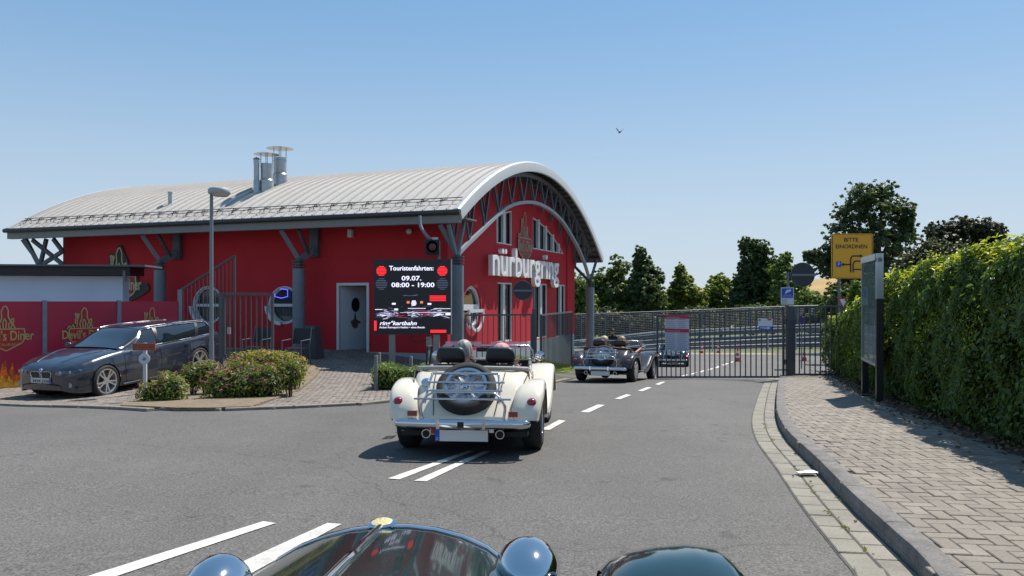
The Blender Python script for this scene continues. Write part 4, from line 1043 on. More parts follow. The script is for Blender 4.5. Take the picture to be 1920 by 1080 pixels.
tcar = roadster('roadster', 'black open roadster with a lit tail lamp, farthest ahead behind the gate leaf', navy, blackleather, rear_gear=False, plate='dark', lit=True)
rc = P(1261, 692, 37); rc.z = zg(rc.x, rc.y); fr_ = rc+Vector((.2,.98,0))*2.5; fr_.z = zg(fr_.x, fr_.y); orient(tcar, rc, fr_)
text_on(tcar, 'AC 575 E', .07, at_front(.02,-.759,.19), plate_m, width=.40, height=.06, name='plate_lettering')

# ---------------------------------------------------------------- estate car
def estate():
    pm = mat('grey_metallic', (.028,.037,.056), rough=.25, metal=.35, coat=1.0, spec=.6)
    gm = mat('car_glass', (.01,.014,.018), rough=.03, spec=.9, coat=.6)
    bk = mat('grille_black', (.006,.006,.007), rough=.35)
    r = thing('estate_car', 'dark grey metallic estate car with silver double spoke wheels, parked before the red panels', 'car')
    ys = [-2.28,-2.24,-2.12,-1.9,-1.6,-1.28,-.9,-.4,.1,.6,1.0,1.3,1.53,1.8,2.0,2.14,2.24,2.29]
    w_ = [.66,.76,.84,.875,.893,.90,.90,.90,.90,.90,.90,.898,.893,.87,.82,.75,.64,.52]
    zt = [.99,1.0,1.01,1.01,1.0,.99,.98,.965,.955,.945,.955,.93,.90,.85,.80,.755,.71,.67]
    zb = [.34,.28,.23,.2,.19,.18,.17,.16,.16,.16,.17,.18,.18,.17,.17,.19,.22,.26]
    hz = [1.0,1.02,1.02,1.02,1.01,1.0,.99,.975,.965,.955,1.0,.985,.955,.90,.85,.80,.745,.69]
    sq = lambda z: z if z < .5 else .5+(z-.5)*.90
    zt = [sq(z) for z in zt]; hz = [sq(z) for z in hz]; ys[0], ys[1] = -2.20, -2.17
    def at(y, arr): return float(np.interp(y, ys, arr))
    Y = sorted(set(list(np.linspace(-2.20, 2.29, 150))))
    side_f = [(0,.96),(.12,.985),(.28,1.0),(.45,.995),(.6,.985),(.72,.982),(.8,.975),(.88,.955),(.95,.925),(1.0,.88)]   # (height fraction, width fraction)
    fine = [(a, float(np.interp(a, [q[0] for q in side_f], [q[1] for q in side_f]))) for a in np.linspace(0, 1, 26)]
    rows = []
    for y in Y:
        W_, T_, B_, H_ = at(y, w_), at(y, zt), at(y, zb), at(y, hz)
        # character crease
        rt = [(W_*b + (.008 if .62 < a < .72 else 0), B_+(T_-B_)*a) for a, b in fine]
        topw = rt[-1][0]
        rt += [(topw*.93, T_+(H_-T_)*.35), (topw*.8, T_+(H_-T_)*.55), (topw*.62, T_+(H_-T_)*.82+(.012 if y > 1.1 else 0)), (topw*.3, H_+(.004 if y > 1 else 0)), (0, H_+.006)]
        rows.append([(a, y, b) for a, b in rt]+[(-a, y, b) for a, b in reversed(rt[:-1])])
    AR = .365; wc = [(1.53,.335),(-1.28,.335)]
    V = [[list(p) for p in row] for row in rows]; ins = [[False]*len(V[0]) for _ in V]
    for i, row in enumerate(V):
        for j, p in enumerate(row):
            if abs(p[0]) < .62: continue
            for (cy, cz) in wc:
                dy, dz = p[1]-cy, p[2]-cz; d = math.hypot(dy, dz)
                if d < AR and p[2] < cz+AR:
                    ins[i][j] = True
                    if d < 1e-4: dz = 1; d = 1
                    p[1] = cy+dy/d*AR; p[2] = cz+dz/d*AR if p[2] > .05 else p[2]
    mb = MB(); nb = len(V[0]); vs = [tuple(p) for row in V for p in row]; fs = []
    for i in range(len(V)-1):
        for j in range(nb-1):
            q = ((i, j), (i+1, j), (i+1, j+1), (i, j+1))
            if all(ins[a][b] for a, b in q): continue
            fs.append(tuple(a*nb+b for a, b in q))
    mb.add(vs, fs); mb.add([tuple(p) for p in V[0]], [tuple(range(nb))]); mb.add([tuple(p) for p in V[-1]], [tuple(range(nb))])
    body = mb.build('body', pm, r, smooth=38)
    bvh = BVHTree.FromPolygons([Vector(p) for p in vs], fs+[tuple((len(V)-1)*nb+j for j in range(nb))])
    def on_front(x, z, off=.006):
        h = bvh.ray_cast(Vector((x, 4, z)), Vector((0,-1,0)));
        return Vector((x, (h[0].y if h[0] else 2.2)+off, z))
    def on_side(y, z, s=1, off=.006):
        h = bvh.ray_cast(Vector((s*3, y, z)), Vector((-s,0,0)));
        return Vector(((h[0].x if h[0] else s*.9)+s*off, y, z))
    # arches, inner
    for s in (-1, 1):
        for cy, cz in wc:
            mb = MB(); n = 28; mb.grid([[(s*x_, cy+AR*math.cos(math.pi*k/n*1.16-.25), cz+AR*math.sin(math.pi*k/n*1.16-.25)) for k in range(n+1)] for x_ in (.55, at(cy, w_)-.008)]); mb.prism(circ(cy, cz, AR, 24), (s*.55,0,0), (0,1,0), (0,0,1), (s,0,0), 0, .01); mb.build('wheel_arch', cabin_m, r)
    for cy, cz in wc:
        for s in (-1, 1): wheel(r, (s*.79, cy, .34), (s,0,0), .34, .22, spokes=(5, True), rimR=.252)
    # greenhouse
    gs = [(-2.16,.70,1.0,.66,1.03),(-2.05,.74,1.0,.62,1.16),(-1.88,.77,.99,.59,1.32),(-1.7,.785,.985,.585,1.345),(-1.2,.80,.975,.60,1.37),(-.6,.81,.965,.61,1.385),(-.1,.81,.955,.605,1.385),(.15,.81,.95,.59,1.37),(.35,.80,.95,.60,1.325),(.7,.79,.955,.66,1.15),(1.06,.74,.98,.70,1.0)]
    rr = []; gs = [(y, wb_, sq(zb_), wt_, sq(zt_)) for y, wb_, zb_, wt_, zt_ in gs]
    for y, wb_, zb_, wt_, zt_ in gs:
        rt = [(wb_, zb_), (wb_-(wb_-wt_)*.2, zb_+(zt_-zb_)*.3), (wb_-(wb_-wt_)*.55, zb_+(zt_-zb_)*.65), (wt_, zb_+(zt_-zb_)*.93), (wt_-.05, zt_), (wt_*.6, zt_+.018), (0, zt_+.025)]
        rr.append(np.array([v for a, b in rt for v in (a, y, b)]+[v for a, b in reversed(rt[:-1]) for v in (-a, y, b)]))
    gg = cr(rr, 4); gg = [[tuple(q[i*3:i*3+3]) for i in range(13)] for q in gg]
    mb = MB(); mb.grid(gg); mb.add(gg[0], [tuple(range(13))]); cab = mb.build('cabin_glass', gm, r, smooth=35)
    def gi(f_, j, off=.006):                    # point on the cabin grid at station f_ (0..40) and ring index j
        i0 = int(f_); t = f_-i0; i1 = min(i0+1, len(gg)-1); j0 = int(j); tj = j-j0; j1 = min(j0+1, 12)
        p = Vector(gg[i0][j0]).lerp(Vector(gg[i1][j0]), t); q = Vector(gg[i0][j1]).lerp(Vector(gg[i1][j1]), t); p = p.lerp(q, tj)
        c_ = Vector((0, p.y, .9)); return p+(p-c_).normalized()*off
    # roof skin, pillars
    mb = MB(); mb.grid([[gi(f_, j, .008) for j in (3.1,3.5,4,5,6,7,8,8.5,8.9)] for f_ in np.linspace(8.0, 30.2, 30)]); mb.build('roof', pm, r, smooth=40)
    def pillar(f0, f1, wd, s, j0=0, j1=3.2):
        m2 = MB(); n = 8; rows = []
        for k in range(n+1):
            t = k/n; f_ = f0+(f1-f0)*t; j = j0+(j1-j0)*t; jj = j if s > 0 else 12-j
            rows.append([gi(max(0, min(39.9, f_-wd/2)), jj, .007), gi(max(0, min(39.9, f_+wd/2)), jj, .007)])
        m2.grid(rows); return m2
    for s in (1, -1):
        pillar(38.5, 30.2, 1.1, s).build('front_pillar', pm, r, smooth=40)
        pillar(25.0, 23.8, 1.1, s).build('centre_pillar', bk, r, smooth=40)
        pillar(15.5, 13.6, .8, s).build('rear_pillar', bk, r, smooth=40)
        pillar(3.0, 8.5, 2.2, s).build('rear_pillar', pm, r, smooth=40)
        ch_ = MB(); ch_.tube([gi(f_, .02 if s > 0 else 11.98, .012) for f_ in np.linspace(5, 38, 30)], .010, 6); ch_.tube([gi(f_, 3.05 if s > 0 else 8.95, .012) for f_ in np.linspace(8.5, 30.5, 24)], .008, 6); ch_.tube([gi(5+3.6*t, (3.05*t if s > 0 else 12-3.05*t), .012) for t in np.linspace(0, 1, 8)], .008, 6)
        ch_.build('window_trim', chrome_b, r, smooth=60)
        rl = MB(); rl.tube([gi(f_, 3.9 if s > 0 else 8.1, .035) for f_ in np.linspace(9, 29, 24)], .013, 6); rl.build('roof_rail', chrome_b, r, smooth=60)
        # mirror
        m2 = MB(); m2.sphere((s*.99, .72, .955), (.10,.065,.065), 14, 8); m2.tube([(s*.86,.74,.925),(s*.95,.72,.93)], .025, 6); m2.build('wing_mirror', pm, r, smooth=180)
        # seams and handles
        for yy in (1.02, -.02, -.98):
            m2 = MB(); m2.tube([on_side(yy+(.0 if yy > 0 else (.12 if z < .5 and yy < -.5 else 0)), z, s, .001) for z in np.linspace(.24, .89, 12)], .005, 5); m2.build('door_gap', bk, r)
        for yy in (.14, -.80):
            m2 = MB(); m2.tube([on_side(yy, .81, s, .0), on_side(yy-.03, .815, s, .03), on_side(yy-.16, .82, s, .03), on_side(yy-.19, .82, s, .0)], .014, 6); m2.build('door_handle', pm, r, smooth=60)
        m2 = MB(); m2.tube([on_side(y, .2, s, .004) for y in np.linspace(-.85, 1.1, 16)], .02, 6); m2.build('side_skirt', pm, r, smooth=60)
        # headlight
        zz = [(.36,.575),(.50,.565),(.66,.585),(.78,.62),(.81,.66),(.74,.67),(.58,.66),(.38,.635)]
        hp = [on_front(s*a, b, .010) for a, b in zz]; m2 = MB(); m2.add(hp+[p-Vector((0,.03,0)) for p in hp], [tuple(range(8))]+[(i, (i+1) % 8, 8+(i+1) % 8, 8+i) for i in range(8)])
        hl = m2.build('headlight', mat('lamp_glass', (.10,.12,.15), rough=.06, coat=1), r)
        for cx_ in (.50, .66):
            m2 = MB(); p = on_front(s*cx_, .617, .014); m2.lathe([(.034,0),(.03,.006),(.0,.008)], p, (0,1,0), 16); m2.build('light_ring', mat('lamp_white', (.3,.32,.35), rough=.12), hl, smooth=50)
        # kidney grille
        kz = [(.02,.485),(.19,.485),(.25,.52),(.27,.60),(.24,.63),(.045,.63),(.015,.59)]
        kp = [on_front(s*a, b, .012) for a, b in kz]; m2 = MB(); m2.add(kp, [tuple(range(7))]); kg = m2.build('grille', bk, r)
        m2 = MB(); m2.tube(kp, .010, 6, closed=True); m2.build('grille_surround', chrome_m, kg, smooth=60)
        m2 = MB(); p = on_front(s*.66, .36, .004); m2.lathe([(.05,0),(.045,.01),(0,.012)], p, (0,1,0), 18); m2.build('fog_light', mat('lamp_white', (.3,.32,.35), rough=.12), r, smooth=50)
    ip = [on_front(a, b, .008) for a, b in ((-.52,.27),(-.3,.225),(0,.22),(.3,.225),(.52,.27),(.50,.36),(.32,.40),(0,.41),(-.32,.40),(-.50,.36))]
    m2 = MB(); m2.add(ip, [tuple(range(10))]); m2.build('air_intake', bk, r)
    p = on_front(0, .655, .012); m2 = MB(); m2.lathe([(.042,0),(.04,.008),(0,.01)], p, (0,1,.35), 20); bd = m2.build('bonnet_badge', mat('badge_white', (.6,.62,.66), rough=.3), r, smooth=50)
    for k in range(2):
        m2 = MB(); a0_ = math.pi/2+k*math.pi; pts = [(0,0)]+[(.03*math.cos(a0_+t), .03*math.sin(a0_+t)) for t in np.linspace(0, math.pi/2, 6)]
        m2.prism(pts, p+Vector((0,.012,.003)), (1,0,0), (0,-.33,.94), (0,1,.33), 0, .002); m2.build('badge_quarter', plate_blue, bd)
    pz = 2.305
    MB().box(-.26,.26,pz,pz+.008,.40,.505).build('number_plate', mat('plate_grey_white', (.5,.5,.5), rough=.4), r)
    MB().box(-.258,-.222,pz+.0085,pz+.011,.402,.503).build('plate_band', plate_blue, r)
    MT = Matrix.Translation((-.01,pz+.011,.418)) @ Matrix.Rotation(math.pi, 4, 'Z') @ FRONT
    text_on(r, 'MYK J320', .09, MT, black_m, width=.42, height=.07, name='plate_lettering')
    for s in (-1, 1): MB().box(s*.72-.09, s*.72+.09, -2.21, -2.14, .68, .81).build('tail_light', red_lens, r)
    # bonnet creases
    for s in (-1, 1):
        m2 = MB(); pts = []
        for y in np.linspace(1.1, 2.1, 14):
            x = s*float(np.interp(y, [1.1, 2.1], [.62, .32])); h = bvh.ray_cast(Vector((x, y, 3)), Vector((0,0,-1)));
            if h[0]: pts.append((x, y, h[0].z))
        m2.tube(pts, .012, 6); m2.build('bonnet_crease', pm, r, smooth=60)
    return r
ec = estate()
h = Vector((-.31,-.95,0)).normalized(); left = Vector((-h.y, h.x, 0))
# left front wheel contact seen at (190,742)
fw = Vector((-8.45, 16.35, 0)); cen_f = fw - left*.79; cen = cen_f - h*1.53
fz = zg(cen_f.x, cen_f.y); cr_ = cen_f - h*2.81; rz = zg(cr_.x, cr_.y)
orient(ec, Vector((cr_.x, cr_.y, rz-.0)), Vector((cen_f.x, cen_f.y, fz-.0)))
ec.matrix_basis = ec.matrix_basis @ Matrix.Translation((0, 1.28, 0))
# ================================================================ STREET FURNITURE, FENCES, SIGNS
gate_m = mat('gate_grey', (.085,.09,.10), rough=.5, metal=.3, noise=(8,.15))
galv_m = mat('galvanised_rail', (.15,.17,.20), rough=.6, metal=.1, noise=(2,.15,20))
post_m = mat('post_grey', (.16,.17,.18), rough=.55, metal=.4, noise=(6,.12))
signback_m = mat('sign_back', (.022,.026,.036), rough=.45)
def rel(root_pt, p): return Vector(p)-Vector(root_pt)
# --- road gate: two leaves and their posts
def gate_leaf(name, label, a, b, za0, za1, zb0, zb1, nb, cat='gate', parent_label=None, bw=.05, diag=False):
    """a,b = plan ends; bottom/top heights at each end"""
    r = thing(name, label, cat, (a[0], a[1], za0)); o = Vector((a[0], a[1], za0)); A0 = Vector((a[0], a[1], za0))-o; A1 = Vector((a[0], a[1], za1))-o; B0 = Vector((b[0], b[1], zb0))-o; B1 = Vector((b[0], b[1], zb1))-o
    for p, q in ((A0, A1), (B0, B1)): MB().bar(p-Vector((0,0,bw/2)), q+Vector((0,0,bw/2)), bw).build('stile', gate_m, r)
    d = (B0-A0).normalized()*bw/2; d2 = (B1-A1).normalized()*bw/2
    MB().bar(A0+d, B0-d, bw).build('rail', gate_m, r); MB().bar(A1+d2, B1-d2, bw).build('rail', gate_m, r)
    for k in range(1, nb): t = k/nb; MB().bar(A0.lerp(B0, t)+Vector((0,0,bw/2)), A1.lerp(B1, t)-Vector((0,0,bw/2)), .026).build('bar', gate_m, r)
    return r
Lg = (4.06, 22.05); Rg = (6.86, 19.95)
z0 = -(711-HY)/F*Lg[1]; z1 = -(592-HY)/F*Lg[1]; z2 = -(711-HY)/F*Rg[1]; z3 = -(579-HY)/F*Rg[1]
g1 = gate_leaf('road_gate', 'grey barred gate leaf standing across the right lane, with the red and white notice', Rg, Lg, z2+.06, z3, z0+.06, z1, 25)
MB().bar(Vector((Lg[0]-Rg[0], Lg[1]-Rg[1], z0-z2-.02)), Vector((Lg[0]-Rg[0], Lg[1]-Rg[1], z0-z2-.2)), .03).build('drop_bolt', gate_m, g1)
MB().bar((-.25,-.06,.18), (.12,-.06,.18), .03).build('latch', gate_m, g1)
Ln = (.80, 22.0); Lf = (1.98, 26.2)
def zpx(py, Y): return -(py-HY)/F*Y
g2 = gate_leaf('road_gate', 'grey barred gate leaf swung open beside the red gable', Ln, Lf, zpx(706, Ln[1]), zpx(591, Ln[1]), zpx(688, Lf[1]), zpx(585, Lf[1]), 27)
MB().bar(Vector((Lf[0]-Ln[0], Lf[1]-Ln[1], zpx(690, Lf[1])-zpx(706, Ln[1]))), Vector((Lf[0]-Ln[0], Lf[1]-Ln[1], zpx(714, Lf[1])-zpx(706, Ln[1]))), .03).build('drop_bolt', gate_m, g2)
def gatepost(px, Y, ytop, w_, lab, ybase=None):
    b = GY(px, Y); zt = zpx(ytop, Y); r = thing('gate_post', lab, 'gate post', b)
    MB().box(-w_/2, w_/2, -w_/2, w_/2, -.1, zt-b.z).build('post', gate_m, r); MB().box(-w_/2-.01, w_/2+.01, -w_/2-.01, w_/2+.01, zt-b.z, zt-b.z+.02).build('post_cap', gate_m, r)
    for k in (.25, .8): MB().lathe([(.03,-.06),(.03,.06)], (w_/2+.02 if px < 1100 else -w_/2-.02,0,(zt-b.z)*k), n=10).build('hinge', gate_m, r)
    return r
gatepost(1002, 22.0, 581, .13, 'square grey gate post left of the road, a round sign above it')
gatepost(1480, 19.9, 575, .15, 'square grey gate post right of the road, between both gate leaves')
pa = P(1489, 703, 19.85); pb = P(1578, 702, 19.85)
gate_leaf('pedestrian_gate', 'narrow grey barred gate across the pavement beside the hedge', (pa.x, 19.85), (pb.x, 19.85), zpx(702,19.85), zpx(576,19.85), zpx(702,19.85), zpx(574,19.85), 9)
# fixed railing panel left of the gate, along the gable
ra = P(873, 690, 21.3); rb = P(996, 690, 21.9)
g4 = gate_leaf('railing', 'dark railing panel between the grey column and the left gate post', (ra.x, ra.y), (rb.x, rb.y), zpx(692,21.3), zpx(591,21.3), zpx(694,21.9), zpx(590,21.9), 12, cat='railing', bw=.045)
# --- the notice on the right leaf, and the small board
notice_r = mat('notice_red', (.42,.02,.05), rough=.4); notice_w = mat('notice_white', (.45,.48,.56), rough=.4); ink = mat('notice_ink', (.16,.18,.24), rough=.6)
def on_leaf(px, py, off=-.05):
    """point on the right gate leaf plane"""
    a = Vector((Rg[0], Rg[1], 0)); d = Vector((Lg[0]-Rg[0], Lg[1]-Rg[1], 0)).normalized(); n = Vector((d.y, -d.x, 0)); n = n if n.y < 0 else -n
    q = Vector(((px-CX)/F, 1, -(py-HY)/F)); t = (a+n*(-off)).dot(n)/q.dot(n); return q*t
def leaf_board(name, label, cat, x0, y0, x1, y1):
    c = on_leaf(x0, y1, -.035); e = on_leaf(x1, y1, -.035); t = on_leaf(x0, y0, -.035); rz = math.atan2((e-c).y, (e-c).x)
    r = thing(name, label, cat, c, rz); return r, (e-c).length, t.z-c.z
r, W_, H_ = leaf_board('notice_sign', 'white notice with two red headings hung on the right gate leaf', 'notice', 1247, 590.5, 1292, 657)
MB().box(0, W_, -.008, 0, 0, H_).build('board', notice_w, r)
for y0, y1 in ((.52, .62), (.9, 1.0)):
    MB().box(0, W_+.004, -.014, -.009, H_*y0, H_*y1).build('heading_band', notice_r, r)
for (a0_, a1_) in ((.03, .5), (.64, .88)):
    mb = MB(); k = 0; y = a1_
    while y > a0_:
        for cx0 in (.06, .54):
            mb.box(W_*cx0, W_*(cx0+.3+.1*rng.random()), -.0105, -.0085, H_*y-.008, H_*y+.004)
        y -= .055
    tag(mb.build('print_line', ink, r), kind='stuff')
text_on(r, 'Hausordnung', .04, at_front(W_*.35, -.015, H_*.925), notice_w, width=W_*.5, height=.035)
text_on(r, 'Benutzerordnung', .04, at_front(W_*.35, -.015, H_*.545), notice_w, width=W_*.55, height=.035)
r, W_, H_ = leaf_board('direction_board', 'small white and blue board with an arrow, hung near the hinge of the gate leaf', 'sign', 1421.5, 597, 1448.5, 618)
MB().box(0, W_*.49, -.008, 0, H_*.32, H_).build('panel', mat('board_white', (.6,.62,.66), rough=.4), r); MB().box(W_*.51, W_, -.008, 0, H_*.32, H_).build('panel', mat('board_white', (.6,.62,.66), rough=.4), r)
MB().box(W_*.06, W_*.96, -.009, -.001, 0, H_*.31).build('panel', plate_blue, r)
MB().prism([(W_*.15,H_*.12),(W_*.65,H_*.12),(W_*.65,H_*.03),(W_*.9,H_*.16),(W_*.65,H_*.29),(W_*.65,H_*.2),(W_*.15,H_*.2)], (0,-.011,0), (1,0,0), (0,0,1), (0,1,0), 0, .001).build('arrow', mat('board_white', (.6,.62,.66), rough=.4), r)
MB().box(W_*.66, W_*.92, -.011, -.0085, H_*.84, H_*.98).build('red_field', notice_r, r); MB().prism(circ(W_*.12,H_*.86,.03,12), (0,-.011,0), (1,0,0), (0,0,1), (0,1,0), 0, .002).build('dark_dot', ink, r)
# --- round signs seen from behind
def round_back(px, py, rr, Y, lab, postpx, ybot, bands=1):
    c = P(px, py, Y); s = F/Y; R_ = rr/s; r = thing('round_sign', lab, 'road sign', c)
    MB().lathe([(R_,-.004),(R_,.006),(R_-.012,.012),(R_-.013,.0)], (0,0,0), (0,-1,0), 40).build('rim', post_m, r, smooth=30)
    MB().lathe([(R_-.008,.0),(R_-.008,.004),(0,.004)], (0,0,0), (0,-1,0), 40).build('disc', signback_m, r, smooth=30)
    MB().box(-R_*.9, R_*1.05, -.03, -.008, -.035, .02).build('clamp_rail', galv_m, r)
    pb_ = P(postpx, ybot, Y); dx = pb_.x-c.x
    MB().tube([(dx, .035, R_*(.2)), (dx, .035, pb_.z-c.z)], .032, 12).build('pole', post_m, r, smooth=50)
    return r
round_back(980, 544.5, 18.5, 21.95, 'round sign seen from behind on its pole, in front of the gable lettering', 1001, 582)
rs = round_back(1505, 515, 23, 19.9, 'round sign seen from behind above the right gate post', 1478, 576)
# blue camera notice
c = P(1464, 571, 19.8); s = F/19.8; W_ = 24.5/s; H_ = 32/s; r = thing('camera_notice', 'blue and white video camera notice on the pole under the right round sign', 'sign', c)
MB().box(0, W_, -.004, 0, 0, H_).build('panel', mat('board_white', (.6,.62,.66), rough=.4), r)
MB().box(.02, W_-.02, -.007, -.005, H_*.38, H_-.02).build('blue_field', plate_blue, r)
MB().prism([(.10,.30),(.14,.36),(.24,.39),(.26,.34),(.17,.30),(.12,.27)], (0,-.009,0), (1,0,0), (0,0,1), (0,1,0), 0, .001).build('camera_symbol', mat('board_white', (.6,.62,.66), rough=.4), r)
text_on(r, 'Achtung!', .04, at_front(W_/2,-.0085,H_*.53), mat('board_white', (.6,.62,.66)), width=W_*.6); text_on(r, 'Videoüberwachung', .03, at_front(W_/2,-.0085,H_*.43), mat('board_white', (.6,.62,.66)), width=W_*.8)
mb = MB()
for k in range(4): mb.box(.03, W_*.5, -.006, -.0045, .03+k*.03, .04+k*.03)
tag(mb.build('print_line', ink, r), kind='stuff')
# --- yellow lane sign
Y_ = 24.5; c = P(1559, 522, Y_); s = F/Y_; W_ = 78/s; H_ = 84/s; r = thing('lane_sign', 'large yellow sign asking drivers to get in lane, above the hedge end', 'road sign', c)
yel = mat('sign_yellow', (.78,.38,.012), rough=.4); blk = mat('sign_black', (.02,.018,.015), rough=.5)
def rrect(x0, z0, x1, z1, q, n=5):
    out = []
    for cx_, cz_, a_ in ((x1-q, z0+q, -90), (x1-q, z1-q, 0), (x0+q, z1-q, 90), (x0+q, z0+q, 180)):
        out += [(cx_+q*math.cos(R(a_+90*k/n)), cz_+q*math.sin(R(a_+90*k/n))) for k in range(n+1)]
    return out
MB().prism(rrect(0,0,W_,H_,.06), (0,.0,0), (1,0,0), (0,0,1), (0,1,0), -.004, .02).build('panel', yel, r)
mb = MB(); a = [(x, -.006, z) for x, z in rrect(.03,.03,W_-.03,H_-.03,.05)]; 
for p, q in zip(a, a[1:]+a[:1]): mb.bar(p, q, .02, .003)
mb.build('border', blk, r)
text_on(r, 'BITTE', .2, at_front(W_*.47,-.0055,H_*.82), blk, width=W_*.34, height=H_*.09, bold=.004); text_on(r, 'EINORDNEN', .2, at_front(W_*.48,-.0055,H_*.67), blk, width=W_*.76, height=H_*.09, bold=.004)
def arrow(pts, head=True, w_=.045):
    mb = MB(); p = [(W_*a, -.007, H_*b) for a, b in pts]
    for a, b in zip(p, p[1:]): mb.bar(a, b, w_, .003, up=(0,1,0))
    if head:
        a, b = Vector(p[-2]), Vector(p[-1]); d = (b-a).normalized(); n = Vector((-d.z,0,d.x)); mb.add([b+n*.06, b-n*.06, b+d*.11], [(0,1,2)])
    mb.build('arrow', blk, r)
arrow([(.46,.13),(.46,.44),(.50,.50),(.68,.50)]); arrow([(.52,.13),(.52,.33),(.56,.385),(.72,.385)]); arrow([(.53,.2),(.74,.2)]); arrow([(.46,.31),(.30,.31)])
MB().box(W_*.11, W_*.24, -.008, -.005, H_*.25, H_*.38).build('parking_field', plate_blue, r); text_on(r, 'P', .15, at_front(W_*.175,-.009,H_*.27), mat('board_white', (.6,.62,.66)), height=H_*.09)
for xx in (.2, .75): MB().tube([(W_*xx,.05,H_*.9),(W_*xx,.05,-2.9)], .04, 10).build('pole', post_m, r, smooth=50)
# --- give way sign
Y_ = 23.5; c = P(1581, 566, Y_); r = thing('give_way_sign', 'small red and white give way triangle half hidden by the hedge end', 'road sign', c)
tri = lambda q, y: [(-q, q*.62), (q, q*.62), (0, -q*1.05)]
MB().prism(tri(.2,0), (0,0,0), (1,.25,0), (0,0,1), (0,1,0), -.004, .0).build('rim', notice_r, r); MB().prism(tri(.13,0), (0,-.006,0), (1,.25,0), (0,0,1), (0,1,0), -.003, .0).build('field', mat('board_white', (.6,.62,.66)), r)
MB().tube([(0,.05,.1),(0,.05,-1.6)], .03, 8).build('pole', post_m, r, smooth=50)
# --- no stopping sign beyond the gate
Y_ = 33.0; c = P(1503.5, 601, Y_); r = thing('no_stopping_sign', 'small round purple sign on a pole beyond the narrow gate', 'road sign', c)
MB().lathe([(.165,0),(.165,.01),(0,.01)], (0,0,0), (0,-1,0), 28).build('disc', mat('sign_purple', (.12,.03,.16), rough=.4), r, smooth=30); MB().lathe([(.125,.011),(.125,.014),(0,.014)], (0,0,0), (0,-1,0), 28).build('field', mat('sign_blue_dark', (.03,.02,.14)), r, smooth=30)
MB().tube([(0,.03,.1),(0,.03,zg(c.x, c.y)-c.z)], .025, 8).build('pole', post_m, r, smooth=50)
# --- notice board on the pavement (glass case on two posts)
A = Vector((5.705, 12.25, 0)); B = Vector((6.09, 13.62, 0)); A.z = zg(A.x, A.y)+.1; B.z = zg(B.x, B.y)+.1
rz = math.atan2((A-B).y, (A-B).x); r = thing('notice_board', 'tall dark and silver glass notice case on two posts before the hedge', 'notice board', B, rz)
Lb = (A-B).xy.length; zt = zpx(475, 12.25)-B.z; zm = zpx(560, 12.25)-B.z; zl = zpx(688, 12.25)-B.z; ztb = zpx(489, 13.6)-B.z
dkg = mat('case_dark', (.012,.018,.018), rough=.35); slv = mat('case_silver', (.42,.45,.48), rough=.3, metal=.5)
MB().box(Lb-.06, Lb+.04, -.05, .05, A.z-B.z-.3, zm).build('post', dkg, r); MB().box(Lb-.06, Lb+.04, -.05, .05, zm+.001, zt).build('post_sleeve', slv, r)
MB().box(-.05, .05, -.05, .05, -.3, zl).build('post', dkg, r)
MB().box(-.05, Lb-.062, -.055, .055, zl-.0, zl+.05).build('frame', slv, r); MB().prism([(-.06,zt-.1),(Lb-.061,zt-.1),(Lb-.061,zt),(-.06,zt)], (0,0,0), (1,0,0), (0,0,1), (0,1,0), -.06, .06).build('frame', slv, r)
MB().box(-.06, -.03, -.05, .05, zl+.051, zt-.101).build('frame', slv, r)
MB().box(-.029, Lb-.063, -.0, .02, zl+.052, zt-.101).build('back_panel', mat('case_back', (.10,.15,.13), rough=.7), r)
sheet_m = mat('map_sheet', (.12,.18,.16), rough=.7, noise=(3,.5,14))
MB().box(0, Lb-.09, -.012, -.001, (zl+zt)*.5-.2, zt-.2).build('map_sheet', sheet_m, r); 
for k in range(3): MB().box(.02+k*(Lb-.1)/3, (k+1)*(Lb-.1)/3-.01, -.012, -.001, zl+.12, (zl+zt)*.5-.26).build('leaflet', mat('leaflet_pale', (.4,.43,.42), noise=(9,.3)), r)
MB().box(-.029, Lb-.063, -.045, -.04, zl+.052, zt-.101).build('glass', mat('case_glass', (.16,.26,.24), rough=.03, spec=.8, alpha=.3), r)
mb = MB(); MB().lathe([(.035,0),(.035,.006),(.0,.008)], (Lb-.01,-.051,zt-.1), (0,-1,0), 16).build('lock', post_m, r)
MB().lathe([(.035,0),(.035,.006),(.0,.008)], (Lb+.041,.0,zt-.1), (1,0,0), 16).build('lock', post_m, r)
# --- street lamp
b = GY(396.5, 17.2); s = F/17.2; ht = (682-358)/s; r = thing('street_lamp', 'slim grey lamp post with a flat round head, behind the flowering shrubs', 'street lamp', b); hz0 = zpx(362, 17.2)-b.z
MB().tube([(0,0,-.1),(0,0,.9),(0,0,1.0),(0,0,hz0)], [.055,.055,.045,.036], 14).build('pole', mat('lamp_post_grey', (.20,.22,.24), rough=.5, metal=.3), r, smooth=50)
MB().lathe([(.05,.0),(.22,.0),(.235,.02),(.235,.085),(.21,.12),(.1,.145),(0,.15)], (.17,0,hz0-.02), n=28).build('lamp_head', mat('lamp_head_grey', (.36,.38,.40), rough=.5), r, smooth=40)
MB().lathe([(.19,-.001),(.15,-.05),(.0,-.065)], (.20,0,hz0-.02), n=24).build('diffuser', mat('lamp_diffuser', (.45,.45,.42), rough=.3), r, smooth=50)
